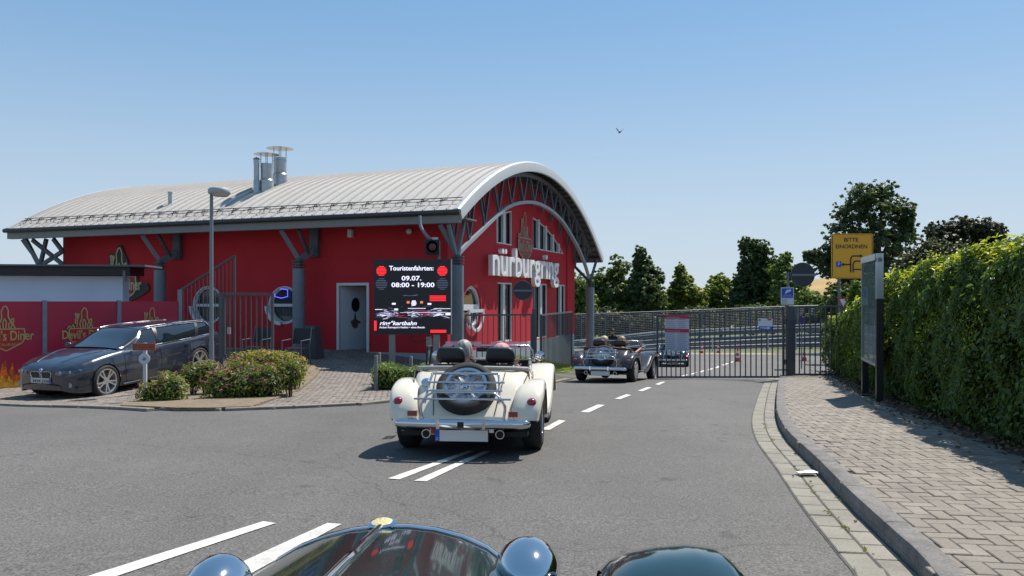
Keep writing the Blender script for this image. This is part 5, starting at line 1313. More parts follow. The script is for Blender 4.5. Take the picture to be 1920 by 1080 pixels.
# --- small sign post in the shrubs
b = GY(272, 14.2); Z = lambda py: zpx(py, 14.2)-b.z; r = thing('sign_post', 'white post with a red board and round white plate, before the parked car', 'sign', b)
MB().box(-.03, .03, -.02, .02, -.1, Z(643)).build('post', mat('post_white', (.5,.51,.52), rough=.6), r)
s = F/14.2; MB().box(-21/s, 21/s, -.05, -.022, Z(656.5), Z(643.5)).build('board', mat('board_brown_red', (.28,.05,.025), rough=.6), r)
text_on(r, 'Devil', .1, at_front(0,-.0515,Z(649)), mat('print_orange', (.45,.12,.03)), width=24/s, height=4/s); text_on(r, 'Kreiert', .1, at_front(0,-.0515,Z(655)), mat('print_orange', (.45,.12,.03)), width=26/s, height=4/s)
MB().lathe([(10.5/s,0),(10.5/s,.01),(0,.012)], (0,-.022,Z(672.5)), (0,-1,0), 28).build('round_plate', mat('plate_offwhite', (.5,.52,.55), rough=.5), r, smooth=30)
MB().prism([(a*4.5/s, Z(672.5)+b_*4.5/s) for a, b_ in ((-1,-.2),(-.3,.4),(0,1),(.3,.3),(1,.1),(.5,-.6),(-.4,-.8))], (0,-.036,0), (1,0,0), (0,0,1), (0,1,0), 0, .001).build('mark', ink, r)
# --- panelled fence with emblems on the left
FA = Vector((-11.9, 17.3, 0)); FB = P(336, 600, 20.6); FB.z = 0; dF = (FB-FA); 
def fp(px):
    q = Vector(((px-CX)/F, 1, 0)); n = Vector((-dF.y, dF.x, 0)); t = FA.dot(n)/q.dot(n); return q*t
panel_m = mat('panel_print', (.40,.014,.045), rough=.45, noise=(1.5,.1)); galvpost = mat('fence_post', (.20,.23,.27), rough=.5, metal=.3, noise=(8,.15))
o = fp(-60); o.z = zg(o.x, o.y); rzF = math.atan2(dF.y, dF.x); pf = thing('panel_fence', 'fence of dark red printed panels with gold emblems behind the parked estate car', 'fence', o, rzF)
def flx(px): return (fp(px)-Vector((o.x, o.y, 0))).length
ztop = zpx(565, 17.7)-o.z
ends = [(-60, 80, 565, 738), (86, 219, 565, 728), (226, 334, 565, 712)]
def zrel(px, py): p = fp(px); return zpx(py, p.y)-o.z
for k, (x0, x1, yt, yb) in enumerate(ends):
    a, b = flx(x0), flx(x1)
    MB().prism([(a, zrel(x0, yb+4)), (b, zrel(x1, yb)), (b, zrel(x1, yt)), (a, zrel(x0, yt))], (0,0,0), (1,0,0), (0,0,1), (0,1,0), -.02, .0).build('panel', panel_m, pf)
for px, yt in ((83, 563), (222.5, 563), (337, 543)):
    a = flx(px); MB().box(a-.045, a+.045, -.05, .03, zrel(px, 735)-.2, zrel(px, yt)).build('post', galvpost, pf)
gold_line = mat('print_gold', (.48,.34,.13), rough=.5); fillred = mat('print_red', (.45,.02,.02), rough=.5)
for px, py, sc in ((8, 603, .30), (157, 603, .285), (284, 600, .27)):
    a = flx(px); emblem(pf, Matrix.Translation((a, -.021, zrel(px, py))) @ FRONT, sc*1.13, gold_line, fillred, None, tw=3.2, print_only=True)
# chequered flag squares
mb = MB(); a = flx(157)
for i in range(7):
    for j in range(3):
        if (i+j) % 2: mb.box(a-.45+i*.045, a-.41+i*.045, -.0235, -.0215, zrel(157,612)-.05+i*.018-j*.045, zrel(157,612)-.01+i*.018-j*.045)
tag(mb.build('chequer_print', black_m, pf), kind='stuff')
fl_m = mat('flame_print', (.62,.12,.012), rough=.5, noise=(5,.6,18)); fl2 = mat('flame_core', (.75,.36,.03), rough=.5, noise=(8,.5))
for base_, amp, mm, dd in ((0, 1.0, fl_m, -.0225), (1, .55, fl2, -.0255)):
    x0, x1 = flx(-58), flx(48); n = 60; zb_ = [zrel(0, 742) for _ in range(2)]; top = []
    for i in range(n+1):
        t = i/n; h_ = amp*1.75*(.22+.16*abs(math.sin(t*23+base_))+.12*abs(math.sin(t*51+1))+ .05*rng.random())*(1-.55*t**3); top.append((x0+(x1-x0)*t, zrel(0,740)+h_))
    MB().prism([(x0, zrel(0,741))]+[(x1, zrel(0,739))]+list(reversed(top)), (0,dd,0), (1,0,0), (0,0,1), (0,1,0), 0, .002).build('flame_print', mm, pf)
# --- kiosk behind the panels: pale wall and black canopy roof
def KZ(py, Y): return zpx(py, Y)
kY = 21.4; kc = P(230, 600, kY); r = thing('kiosk', 'pale blue white kiosk with a black flat canopy, behind the panel fence', 'kiosk', kc, R(8))
MB().box(-7.5, 0, 0, .5, zg(kc.x, kY)-kc.z-.2, KZ(520, kY)-kc.z+.03).build('wall', mat('kiosk_wall', (.50,.60,.72), rough=.6, noise=(1,.06)), r)
MB().box(-7.9, .28, -.3, .9, KZ(519, kY)-kc.z+.035, KZ(501, kY)-kc.z).build('canopy', black_m, r)
MB().box(-7.9, P(279, 500, kY).x-kc.x, -.45, 1.1, KZ(500.8, kY)-kc.z, KZ(497.5, kY)-kc.z).build('canopy_roof', mat('canopy_top', (.10,.11,.12), rough=.6), r)
MB().box(.1, .17, -.31, -.24, KZ(528, kY)-kc.z, KZ(508, kY)-kc.z).build('gutter_spout', post_m, r)
# --- courtyard gate behind the shrubs, and the stair balustrade
a = P(420, 668, 18.9); b = P(511, 668, 19.2)
g5 = gate_leaf('courtyard_gate', 'dark barred courtyard gate behind the flowering shrubs', (a.x, a.y), (b.x, b.y), zpx(667,18.9), zpx(551,18.9), zpx(667,19.2), zpx(551.5,19.2), 9, bw=.06)
MB().box(.10,.17,-.07,.0,.52,.68).build('lock_case', mat('lock_grey', (.3,.31,.32), rough=.5), g5)
b_ = GY(415, 18.9); r = thing('fence_post', 'dark square post at the hinge side of the courtyard gate', 'post', b_); MB().box(-.045,.045,-.045,.045,-.1,zpx(549,18.9)-b_.z).build('post', gate_m, r)
st = thing('stair_balustrade', 'dark balustrade with a sloping top rail left of the round windows', 'railing', P(337, 640, 21.0)); so_ = st.location
def sp(px, py): return P(px, py, 21.0)-so_
MB().bar(sp(337,545), sp(439,480), .05).build('top_rail', gate_m, st); MB().bar(sp(440,479), sp(440,668), .05).build('post', gate_m, st); MB().bar(sp(337,543), sp(337,668), .05).build('post', galvpost, st)
for k in range(1, 14):
    x = 337+k*103/14; MB().bar(sp(x, 545-65*k/14), sp(x, 600 if k < 5 else 664), .014).build('bar', gate_m, st)
# --- garden chairs, bin
def garden_chair(loc, rz, lab):
    r = thing('garden_chair', lab, 'chair', loc, rz, group='garden chairs against the red wall'); fm = mat('chair_frame', (.10,.10,.11), rough=.45)
    for s in (-1, 1):
        MB().tube([(s*.27,-.25,0),(s*.27,-.25,.62),(s*.27,.22,.64)], .016, 6).build('arm_leg', fm, r, smooth=60)
        MB().tube([(s*.25,.28,0),(s*.25,.2,.42),(s*.25,.32,.95)], .016, 6).build('back_leg', fm, r, smooth=60)
    MB().box(-.24,.24,-.22,.2,.40,.43).build('seat', black_m, r)
    mb = MB(); mb.grid([[(x, .22+z*.24-.02, .42+z) for x in (-.24, .24)] for z in (.1, .2, .3, .4, .5)]); mb.grid([[(x, .235+z*.24-.02, .42+z) for x in (-.24, .24)] for z in (.1, .2, .3, .4, .5)]); mb.build('backrest', black_m, r)
    return r
for px, Y, lab in ((482, 20.4, 'black garden chair behind the courtyard gate'), (556, 20.3, 'black garden chair in front of the second column')):
    garden_chair(GY(px, Y, .03), R(-15), lab)
b = GY(585, 21.9, .02); s = F/21.9; r = thing('litter_bin', 'dark tapering litter bin beside the white door', 'bin', b, R(-20))
rows = [[(sx*w_, sy*w_*.8, z) for sx, sy in ((-1,-1),(1,-1),(1,1),(-1,1))] for z, w_ in ((0,.27),(.7,.19),(.82,.2),(.9,.17))]
mb = MB(); mb.grid(rows, cv=True); mb.add(rows[-1], [(0,1,2,3)]); mb.build('bin_body', mat('bin_grey', (.05,.055,.06), rough=.5), r); MB().box(-.11,.11,-.172,-.155,.68,.79).build('bin_opening', black_m, r)
# --- LED display
Y_ = 20.6; c = P(701, 627, Y_); s = F/Y_; W_ = 144/s; H_ = 141/s; r = thing('led_display', 'large LED display board on two posts showing opening hours and kart racers', 'display', c)
led_b = mat('led_black', (.006,.007,.014), rough=.35); led_w = mat('led_white', (.5,.5,.5), emit=(.82,.8,1.0), emit_s=.85); led_r = mat('led_red', (.4,.02,.02), emit=(1.0,.02,.03), emit_s=.95)
led_d = mat('led_dim', (.05,.05,.1), emit=(.16,.18,.3), emit_s=.5); led_wr = mat('led_dark_red', (.2,.02,.03), emit=(.5,.05,.1), emit_s=.6); led_bl = mat('led_blue', (.1,.12,.4), emit=(.25,.3,.75), emit_s=.7)
MB().box(0, W_, 0, .16, 0, H_).build('cabinet', led_b, r); MB().box(W_, W_+.02, -.01, .16, .0, H_).build('side_trim', beam_m, r)
def U(a): return a*W_/970.0
def V_(b_): return H_-(b_-30)*H_/960.0
def ltext(t, x0, x1, y0, y1, m, name='led_lettering', shear=0.0):
    mb = MB(); text_mb(mb, t, .2, at_front(U((x0+x1)/2-10), -.004, V_(y1)), extrude=.001, width=U(x1-x0), height=V_(y0)-V_(y1), shear=shear, bold=.004)
    return mb.build(name, m, r, recalc=False)
ltext('Touristenfahrten:', 205, 765, 112, 172, led_w); ltext('09.07.', 362, 610, 240, 300, led_w); ltext('08:00 - 19:00', 232, 775, 325, 385, led_w)
ltext('ring°kartbahn', 82, 550, 800, 870, led_w, shear=.25); ltext('Action Rennsport Feeling • ohne Benzin', 80, 655, 880, 910, led_w)
for cx_ in (105, 875):
    mb = MB()
    for k in range(7):
        yy = 125+k*18; hw = math.sqrt(max(0, 64**2-(yy-180)**2)); mb.box(U(cx_-10-hw), U(cx_-10+hw), -.004, -.002, V_(yy+6), V_(yy-6))
    tag(mb.build('lamp_symbol', led_r, r), kind='stuff')
    mb = MB()
    for k in range(7):
        yy = 280+k*22; hw = math.sqrt(max(0, 74**2-(yy-345)**2)); mb.box(U(cx_-10-hw), U(cx_-10+hw), -.004, -.002, V_(yy+3), V_(yy-3))
    tag(mb.build('lamp_symbol', led_d, r), kind='stuff')
mb = MB()
for k in range(4): mb.box(U(705), U(910), -.004, -.002, V_(500+k*19+6), V_(500+k*19-6))
mb.box(U(715), U(915), -.004, -.002, V_(968), V_(932)); mb.box(U(4), U(34), -.004, -.002, V_(940), V_(815)); tag(mb.build('red_field', led_r, r), kind='stuff')
def streaks(cx_, cy_, w_, h_, n, m):
    mb = MB()
    for k in range(n):
        x = min(max(cx_+rng.normal(0, w_*.35), 75), 900); y = cy_+rng.normal(0, h_*.35); l = min(abs(rng.normal(0, w_*.16))+8, 55); th = rng.uniform(2.5, 6); sl = rng.normal(-.12, .15)
        mb.add([(U(x-l), -.003-k*2e-5, V_(y+th/2-l*sl)), (U(x+l), -.003-k*2e-5, V_(y+th/2+l*sl)), (U(x+l), -.003-k*2e-5, V_(y-th/2+l*sl)), (U(x-l), -.003-k*2e-5, V_(y-th/2-l*sl))], [(0,1,2,3)])
    return tag(mb.build('race_picture', m, r), kind='stuff')
streaks(170, 720, 250, 90, 34, led_d); streaks(500, 730, 180, 90, 26, led_d); streaks(750, 710, 330, 80, 40, led_d)
streaks(160, 735, 230, 70, 22, led_w); streaks(510, 720, 120, 80, 14, led_w); streaks(760, 720, 260, 70, 20, led_w); streaks(500, 490, 160, 15, 5, led_d)
streaks(300, 745, 150, 60, 12, led_wr); streaks(680, 715, 260, 60, 22, led_wr); streaks(190, 745, 180, 50, 8, led_bl); streaks(740, 715, 120, 50, 9, led_bl)
mb = MB()
for k in range(8): hw = 34-abs(k-4)*3; mb.box(U(505-hw), U(505+hw), -.0045, -.0035, V_(560+k*8+3), V_(560+k*8-3))
mb.box(U(430), U(655), -.004, -.003, V_(662), V_(655)); mb.box(U(15), U(110), -.004, -.003, V_(676), V_(668)); mb.box(U(755), U(975), -.004, -.003, V_(664), V_(658)); mb.box(U(335), U(975), -.004, -.003, V_(713), V_(709)); mb.box(U(905), U(970), -.004, -.003, V_(745), V_(718))
tag(mb.build('race_picture', led_w, r), kind='stuff')
mb = MB()
for x_, y_ in ((250, 598), (700, 600), (280, 670)): mb.box(U(x_-22), U(x_+26), -.0045, -.0035, V_(y_+12), V_(y_-10))
tag(mb.build('race_picture', led_w, r), kind='stuff')
mb = MB()
for x_ in (430, 600): mb.box(U(x_-14), U(x_+20), -.0045, -.0035, V_(595), V_(565))
tag(mb.build('race_picture', mat('led_orange', (.4,.1,.03), emit=(.9,.25,.1), emit_s=.7), r), kind='stuff')
for x0, x1 in ((28, 39), (111, 123)):
    MB().box(x0/s, x1/s, .03, .13, zg(c.x, Y_)-c.z-.1, 0).build('post', beam_m, r)
MB().box(98/s, 108/s, .02, .12, -.62, -.06).build('junction_box', beam_m, r)
MB().tube(cr([(68/s,.05,0),(72/s,.04,-.16),(88/s,.03,-.2),(112/s,.03,-.06)], 5), .012, 6).build('cable', black_m, r, smooth=60)
# --- traffic light hung from the eaves
c = P(810, 463, 21.2); s = F/21.2; r = thing('traffic_light', 'black single lens traffic light hung from the eaves above the LED display', 'traffic light', c)
MB().box(-13.5/s, 13.5/s, -.0, .16, -15/s, 14/s).build('housing', black_m, r)
MB().lathe([(11/s,0),(11.5/s,.14),(11/s,.14),(10/s,.0)], (1/s,-.0,0), (0,-1,.0), 24).build('hood', black_m, r, smooth=40)
MB().lathe([(7/s,.0),(7/s,.015),(0,.03)], (1/s,-.001,0), (0,-1,0), 24).build('lens', mat('dull_red_lens', (.16,.015,.015), rough=.25), r, smooth=50)
MB().tube(cr([tuple(P(787,405,21.4)-c),tuple(P(789,425,21.3)-c),tuple(P(803,445,21.2)-c),(0,.08,15/s)], 4), .045, 8).build('bracket_pipe', column_m, r, smooth=50)
MB().box(-5/s, 11/s, .02, .1, 14/s, 18/s).build('bracket', zinc_m, r); MB().tube([(12/s,.1,12/s),(13/s,.12,-1.0)], .035, 8).build('conduit', column_m, r, smooth=50)
# --- bollards and chain stand by the small hedge
for px, py, yt, Y, lab in ((705, 731, 666, 15.4, 'slim steel bollard at the corner of the paved drive, front of the pair'), (711, 716, 661, 17.0, 'slim steel bollard standing just behind the corner bollard'), (770.5, 712, 668, 16.6, 'slim steel bollard beside the clipped bush, near the cream car')):
    b = GY(px, Y); h_ = zpx(yt, Y)-b.z; r = thing('bollard', lab, 'bollard', b, group='steel bollards at the drive'); 
    MB().lathe([(.038,-.1),(.038,h_-.01),(.03,h_)], n=14).build('post', mat('bollard_steel', (.19,.17,.15), rough=.5, metal=.4, noise=(9,.2)), r, smooth=40); MB().lathe([(.04,.0),(.055,.0),(.055,.02),(.04,.02)], n=14).build('base_ring', post_m, r, smooth=40)
# kerb hose on the paving
# --- traffic cones
def cone(loc, lab, hgt=.75):
    r = thing('traffic_cone', lab, 'traffic cone', loc, group='red and white traffic cones beyond the gate'); k = hgt/.75
    rm = mat('cone_red', (.45,.05,.03), rough=.5); wm = mat('cone_white', (.6,.6,.6), rough=.5)
    MB().box(-.19*k,.19*k,-.19*k,.19*k,0,.04*k).build('cone_base', rm, r)
    zz = [.04,.2,.32,.46,.58,.75]
    for i, (a, b) in enumerate(zip(zz, zz[1:])):
        ra_, rb_ = .14-.11*(a-.04)/.71, .14-.11*(b-.04)/.71
        MB().lathe([(ra_*k,a*k),(rb_*k,b*k)], n=16).build('cone_band', rm if i % 2 == 0 else wm, r, smooth=40)
    return r
for px, py, lab in ((1383, 678, 'traffic cone at the end of the dashed line, left of the right gate post'), (1508, 677, 'traffic cone seen through the narrow gate'), (1347, 662.5, 'distant traffic cone, middle one of the far row'), (1316, 663, 'distant traffic cone just right of the notice'), (1205, 668, 'traffic cone behind the dark bronze roadster')):
    g = G(px, py); cone(g, lab)
# --- guard rails and catch fence
def rail_line(name, lab, Y, pts, kind, cat='guard rail', posts=None):
    """pts: (px, y_top, y_bottom)"""
    o = P(pts[0][0], pts[0][2], Y); r = thing(name, lab, cat, o)
    def at(px, f_): 
        yt = float(np.interp(px, [p[0] for p in pts], [p[1] for p in pts])); yb = float(np.interp(px, [p[0] for p in pts], [p[2] for p in pts])); return P(px, yb+(yt-yb)*f_, Y)-o
    return r, at
def wbeam(r, at, f0, f1, m, px0, px1, step=40):
    mb = MB(); rows = []; n = max(2, int((px1-px0)/step))
    for i in range(n+1):
        px = px0+(px1-px0)*i/n; lo, hi = at(px, f0), at(px, f1); row = []
        for u_, d_ in ((0,0),(.15,-.06),(.35,-.06),(.5,0),(.65,-.06),(.85,-.06),(1,0)):
            p = lo.lerp(hi, u_); row.append((p.x, p.y+d_, p.z))
        rows.append(row)
    mb.grid(rows); return mb.build('beam', m, r, smooth=30)
r, at = rail_line('guard_rail', 'far steel guard rail with a white top pipe along the race track', 74, [(1040,643,672),(1232,622,655),(1480,610,650),(1760,600,645)], 0)
for f0, f1 in ((.02,.28),(.34,.6),(.66,.9)): wbeam(r, at, f0, f1, galv_m, 1040, 1760)
mb = MB(); mb.tube([at(x, 1.0) for x in range(1040, 1761, 60)], .06, 6); mb.build('top_pipe', mat('pipe_white', (.55,.57,.6), rough=.5), r, smooth=50)
for px in range(1060, 1760, 42): a = at(px, 0); b = at(px, .95); MB().bar(a+Vector((0,.08,-.3)), b+Vector((0,.08,0)), .12).build('post', galv_m, r)
r, at = rail_line('guard_rail', 'near steel guard rail with white posts beyond the paddock', 62, [(1040,660,678),(1232,644,658),(1480,632,652),(1760,622,646)], 0)
for f0, f1 in ((.05,.45),(.55,.98)): wbeam(r, at, f0, f1, galv_m, 1040, 1760)
for px in list(range(1075, 1760, 52)): a = at(px, -.2); b = at(px, 1.25); MB().bar(a+Vector((0,-.12,0)), b+Vector((0,-.12,0)), .09).build('post', mat('post_pale', (.36,.38,.4), rough=.5), r)
r, at = rail_line('catch_fence', 'tall wire mesh catch fence in front of the trees', 78, [(1000,592,644),(1232,584,624),(1480,574,612),(1800,566,604)], 0, cat='fence')
wire_m = mat('fence_wire', (.06,.075,.10), rough=.6)
for px in range(1000, 1800, 45): MB().bar(at(px, -.4), at(px, 1.0), .12).build('post', galv_m, r)
mb = MB()
for k in range(14): mb.tube([at(x, k/13) for x in range(1000, 1801, 80)], .018 if k < 13 else .05, 3)
for px in np.arange(1000, 1800, 4.2): mb.bar(at(px, 0), at(px, 1), .026)
tag(mb.build('wire_mesh', wire_m, r), kind='stuff')
# --- litter on the gutter
c = G(1515, 889, .02); mb = MB(); rows = [[(x*.09+rng.normal(0,.006), y*.05+rng.normal(0,.006), .012+.012*rng.random()) for x in (-1,-.4,.2,.8)] for y in (-1,-.3,.4,1)]
mb.grid(rows); mb.grid([[(a, b, c_-.008) for a, b, c_ in row] for row in rows]); o = mb.build('paper_litter', mat('litter_white', (.62,.62,.6), rough=.8), smooth=180); o.location = c; tag(o, 'crumpled white paper lying on the gutter stones', 'litter')
for px, py, lab in ((1490,875,'small dark pebble above the paper litter'),(1487,893,'small dark pebble left of the paper litter'),(1520,903,'small dark pebble just below the paper litter'),(1604,978,'small dark pebble nearest the camera, far below the paper litter')):
    c = G(px, py, .02); mb = MB(); mb.sphere((0,0,.004), (.012,.009,.006), 7, 5); o = mb.build('pebble', black_m, smooth=180); o.location = c; tag(o, lab, 'pebble', 'pebbles on the gutter stones')
# --- bird
c = P(1162, 248, 60); r = thing('bird', 'small dark bird flying high in the clear sky', 'bird', c, R(20))
mb = MB(); rows = []
for y, q in ((-.22,.01),(-.12,.04),(0,.06),(.12,.045),(.2,.03),(.25,.008)): rows.append([(q*math.cos(a), y, q*math.sin(a)) for a in [2*math.pi*k/8 for k in range(8)]])
mb.grid(rows, cv=True); mb.build('bird_body', black_m, r, smooth=180)
for s in (-1, 1): MB().grid([[(s*.03,.06,.02),(s*.03,-.08,.02)],[(s*.16,.09,.14),(s*.16,-.07,.13)],[(s*.34,.0,.30),(s*.33,-.08,.29)]]).build('wing', black_m, r)
MB().add([(-.02,-.2,0),(.02,-.2,0),(.05,-.34,.0),(-.05,-.34,.0)], [(0,1,2,3)]).build('tail', black_m, r)
# ================================================================ VEGETATION
bark_m = mat('bark', (.09,.07,.05), rough=.95, noise=(8,.3,30), bump=(25,.8,.03))
def leafm(name, col, tr=.42, isl=.42, rough=.5): return mat(name, col, rough=rough, spec=.35, island=isl, transl=tr)
def blob_points(c, r, n, core=.25):
    d = rng.normal(0, 1, (n, 3)); d /= np.linalg.norm(d, axis=1)[:, None]
    rad = (core+(1-core)*rng.random(n)**.5)[:, None]
    return np.array(c)+d*rad*np.array(r), d
def crown_mesh(name, blobs, m, parent, leaf, dens, clump=.28, seed=0):
    """blobs: (centre, radii); sub-clumps on each blob carry leaves, gaps stay open between them"""
    Cs, Ns = [], []
    for c, r in blobs:
        r = np.array(r, float); vol = r.prod()**(1/3); k = int(95*dens)
        pts, d = blob_points(c, r*.86, k, .3); m_ = int(k*.55); p2, d2 = blob_points(c, r*1.22, m_, .72)
        for i, (p, dd) in enumerate(zip(np.concatenate([pts, p2]), np.concatenate([d, d2]))):
            cr_ = vol*clump*(rng.uniform(.4, 1.0) if i < k else rng.uniform(.22, .5)); n = int(min(170, max(9, 95*dens*(cr_/(leaf*3.0))**1.7)))
            q, e = blob_points(p, (cr_*1.15, cr_*1.15, cr_*.7), n, .3); Cs.append(q); Ns.append(e*.7+dd*.5+np.array([0,0,.6]))
    C = np.concatenate(Cs); N = np.concatenate(Ns)
    o = fast_quads(name, leaf_quads(C, N, leaf, leaf*.6, .6), m, parent); return tag(o, kind='stuff')
def tree(label, cat_name, px, Y, ybase, blobs, leaf, m, dens=1.0, group=None, clump=.28, trunk_r=.18, name='tree'):
    """blobs: (px, py, rx_px, ry_px[, dy]) as they show at depth Y"""
    s = F/Y; b = P(px, ybase, Y); b.z = min(b.z, zg(b.x, Y)+.0) ; r = thing(name, label, cat_name, b, group=group)
    B = []
    for q in blobs:
        cx_, cy_, rx, ry = q[:4]; dy = q[4] if len(q) > 4 else rng.normal(0, .25)*rx/s
        c = P(cx_, cy_, Y)-b; B.append(((c.x, dy, c.z), (rx/s, rx/s*.9, ry/s)))
    crown_mesh('crown', B, m, r, leaf, dens, clump)
    top = max(B, key=lambda t: t[0][2]); mb = MB()
    pts = cr([(0,0,-.3),(0.02*top[0][0],0,top[0][2]*.25),(top[0][0]*.5,top[0][1]*.5,top[0][2]*.6),tuple(top[0])], 4)
    mb.tube(pts, [trunk_r*(1-.85*i/(len(pts)-1)) for i in range(len(pts))], 9); mb.build('trunk', bark_m, r, smooth=60)
    for c, rad in B:
        if c is top[0]: continue
        k = max(0.12, min(.6, (c[2]-rad[2])/max(top[0][2], .1)*.8)); i = int(k*(len(pts)-1)); p0 = pts[i]
        mb = MB(); q = cr([p0, ((p0[0]+c[0])/2, (p0[1]+c[1])/2, p0[2]*.4+c[2]*.6-.05*rad[2]), c], 4); mb.tube(q, [trunk_r*.5*(1-.8*j/(len(q)-1)) for j in range(len(q))], 7); mb.build('limb', bark_m, r, smooth=60)
    return r
L_mid = leafm('leaf_mid', (.115,.165,.045)); L_dark = leafm('leaf_dark', (.07,.108,.036), .35); L_yel = leafm('leaf_yellowgreen', (.165,.21,.045), .4); L_grey = leafm('leaf_greygreen', (.085,.105,.065), .3); L_blu = leafm('leaf_bluegreen', (.06,.092,.038), .35)
tree('leafy tree directly behind the far grey column, left of the tree group', 'tree', 1085, 86, 640, [(1084,545,20,34),(1095,570,24,34),(1075,605,24,30),(1070,580,22,40),(1100,590,22,38),(1088,610,26,26)], .42, L_mid)
tree('broad mid green tree with many thin stems right of the far column', 'tree', 1150, 90, 640, [(1132,530,26,24),(1145,580,44,30),(1165,590,34,26),(1120,548,24,20),(1160,510,20,28),(1148,555,36,34),(1118,570,24,34),(1172,565,22,36),(1140,600,34,24)], .42, L_mid)
tree('tall narrow dark tree with a pointed top, highest of the left group', 'tree', 1208, 88, 640, [(1200,486,11,22),(1208,500,16,20),(1215,575,34,30),(1192,545,20,26),(1206,515,22,26),(1228,522,16,20),(1212,552,30,32),(1196,585,30,28),(1230,565,18,30)], .40, L_dark, dens=1.2)
tree('yellow green conical tree against the golden field', 'tree', 1287, 92, 636, [(1276,508,9,14),(1282,542,24,18),(1300,582,34,20),(1262,580,28,20),(1280,528,18,16),(1288,550,26,20),(1262,560,20,20),(1306,566,22,20),(1285,585,34,20)], .40, L_yel)
tree('low round light green tree right of the conical one', 'tree', 1352, 94, 634, [(1350,528,18,14),(1348,560,32,20),(1370,585,30,16),(1330,585,28,16),(1338,545,18,16),(1365,548,20,18),(1350,570,34,22),(1385,575,20,20)], .40, L_yel)
tree('tall dense dark tree with a broken flat top', 'tree', 1412, 90, 632, [(1402,462,15,16),(1420,515,30,26),(1430,565,40,26),(1395,540,24,26),(1425,470,20,18),(1405,495,20,26),(1440,500,20,24),(1415,535,34,34),(1450,540,24,30),(1390,565,26,24)], .42, L_dark, dens=1.25)
tree('thin light green tree between the tall dark tree and the round sign', 'tree', 1470, 86, 630, [(1475,486,12,12),(1472,525,26,22),(1480,570,34,20),(1500,545,20,18),(1462,505,18,14),(1482,515,18,16),(1465,545,26,24),(1495,560,20,20)], .36, L_mid, dens=.8)
tree('shrubby green tree right of the round sign, below the golden field', 'tree', 1525, 80, 628, [(1520,562,26,16),(1545,572,26,16),(1500,575,22,16)], .36, L_mid)
tree('big dark oak behind the yellow sign, the tallest crown in view', 'tree', 1640, 62, 640, [(1618,368,34,26),(1655,362,26,22),(1600,398,34,28),(1645,400,44,36),(1690,400,24,24),(1700,425,18,22),(1590,440,36,34),(1640,450,54,40),(1690,455,30,30),(1565,470,26,26),(1540,488,26,16),(1524,478,14,10),(1560,505,28,18),(1610,500,54,36),(1660,510,46,40),(1590,545,40,30),(1640,560,50,30)], .30, L_blu, dens=.85, clump=.27, trunk_r=.4)
tree('dark rounded tree far behind the right hedge', 'tree', 1810, 75, 640, [(1760,440,26,22),(1800,428,34,20),(1840,432,32,22),(1866,440,18,18),(1780,465,44,30),(1830,470,44,30),(1860,480,30,30)], .40, leafm('leaf_brown', (.055,.065,.03), .2), dens=1.1, trunk_r=.3)
tree('grey green tree beside the oak, just above the hedge', 'tree', 1740, 52, 640, [(1715,490,30,22),(1745,470,30,22),(1775,478,30,22),(1740,500,46,30),(1700,520,30,30)], .26, L_grey, dens=1.0, trunk_r=.2)
tree('dark bush low behind the hedge end and the give way sign', 'bush', 1585, 40, 640, [(1575,560,24,22),(1605,556,26,26),(1560,580,22,18),(1590,590,40,26)], .22, L_dark, dens=1.0, trunk_r=.08, name='bush')
gi_ = 0
for px, py, rx, ry, lab in ((1085,612,22,22,'grey green bush behind the far column'),(1135,602,36,24,'large grey green bush above the guard rail'),(1175,612,30,20,'grey green bush at the right of the large one'),(1215,606,24,16,'low grey bush under the tall pointed tree'),(1310,590,40,14,'sparse dark bush behind the mesh fence, middle'),(1420,585,50,14,'sparse dark bush behind the mesh fence under the tall dark tree'),(1530,590,40,14,'sparse dark bush behind the mesh fence right of the gate post')):
    tree(lab, 'bush', px, 80.5 if px < 1230 else 83, 645, [(px-rx*.4,py,rx*.6,ry*.9),(px+rx*.4,py+2,rx*.6,ry),(px,py-ry*.3,rx*.5,ry*.7)], .34, L_grey if px < 1230 else L_dark, dens=.8, trunk_r=.06, name='bush')
# far hedge mass behind the fence so that no plain sees through
mb_pts = []
C = []; 
for k in range(5200):
    px = rng.uniform(1060, 1700); C.append(P(px, rng.uniform(560, 622)+ (6 if px < 1250 else 0), rng.uniform(96, 104)))
tag(fast_quads('thicket', leaf_quads(np.array([tuple(c) for c in C]), np.tile([0,-.6,.6], (len(C), 1)).astype(float), .85, .6, .6), L_dark), 'dark thicket running behind the mesh fence and the trees', 'undergrowth', kind='stuff')
# hill with golden field
hill_m = mat('golden_field', (.34,.22,.07), rough=.95, noise=(.05,.2,.8), bump=(1,.5,.2))
def hz_(x, y):
    top = float(np.interp(x, [-80,20,60,90,135,180,300], [-5,-1,2.3,3.4,8.4,12,16])); f_ = 1/(1+math.exp(-(y-225)/22)); return -6.2+(top+6.2)*f_
tag(sheet('hill', [(-120,140),(420,140),(420,330),(-120,330)], 0, hill_m, res=3.0, zf=hz_), kind='structure')

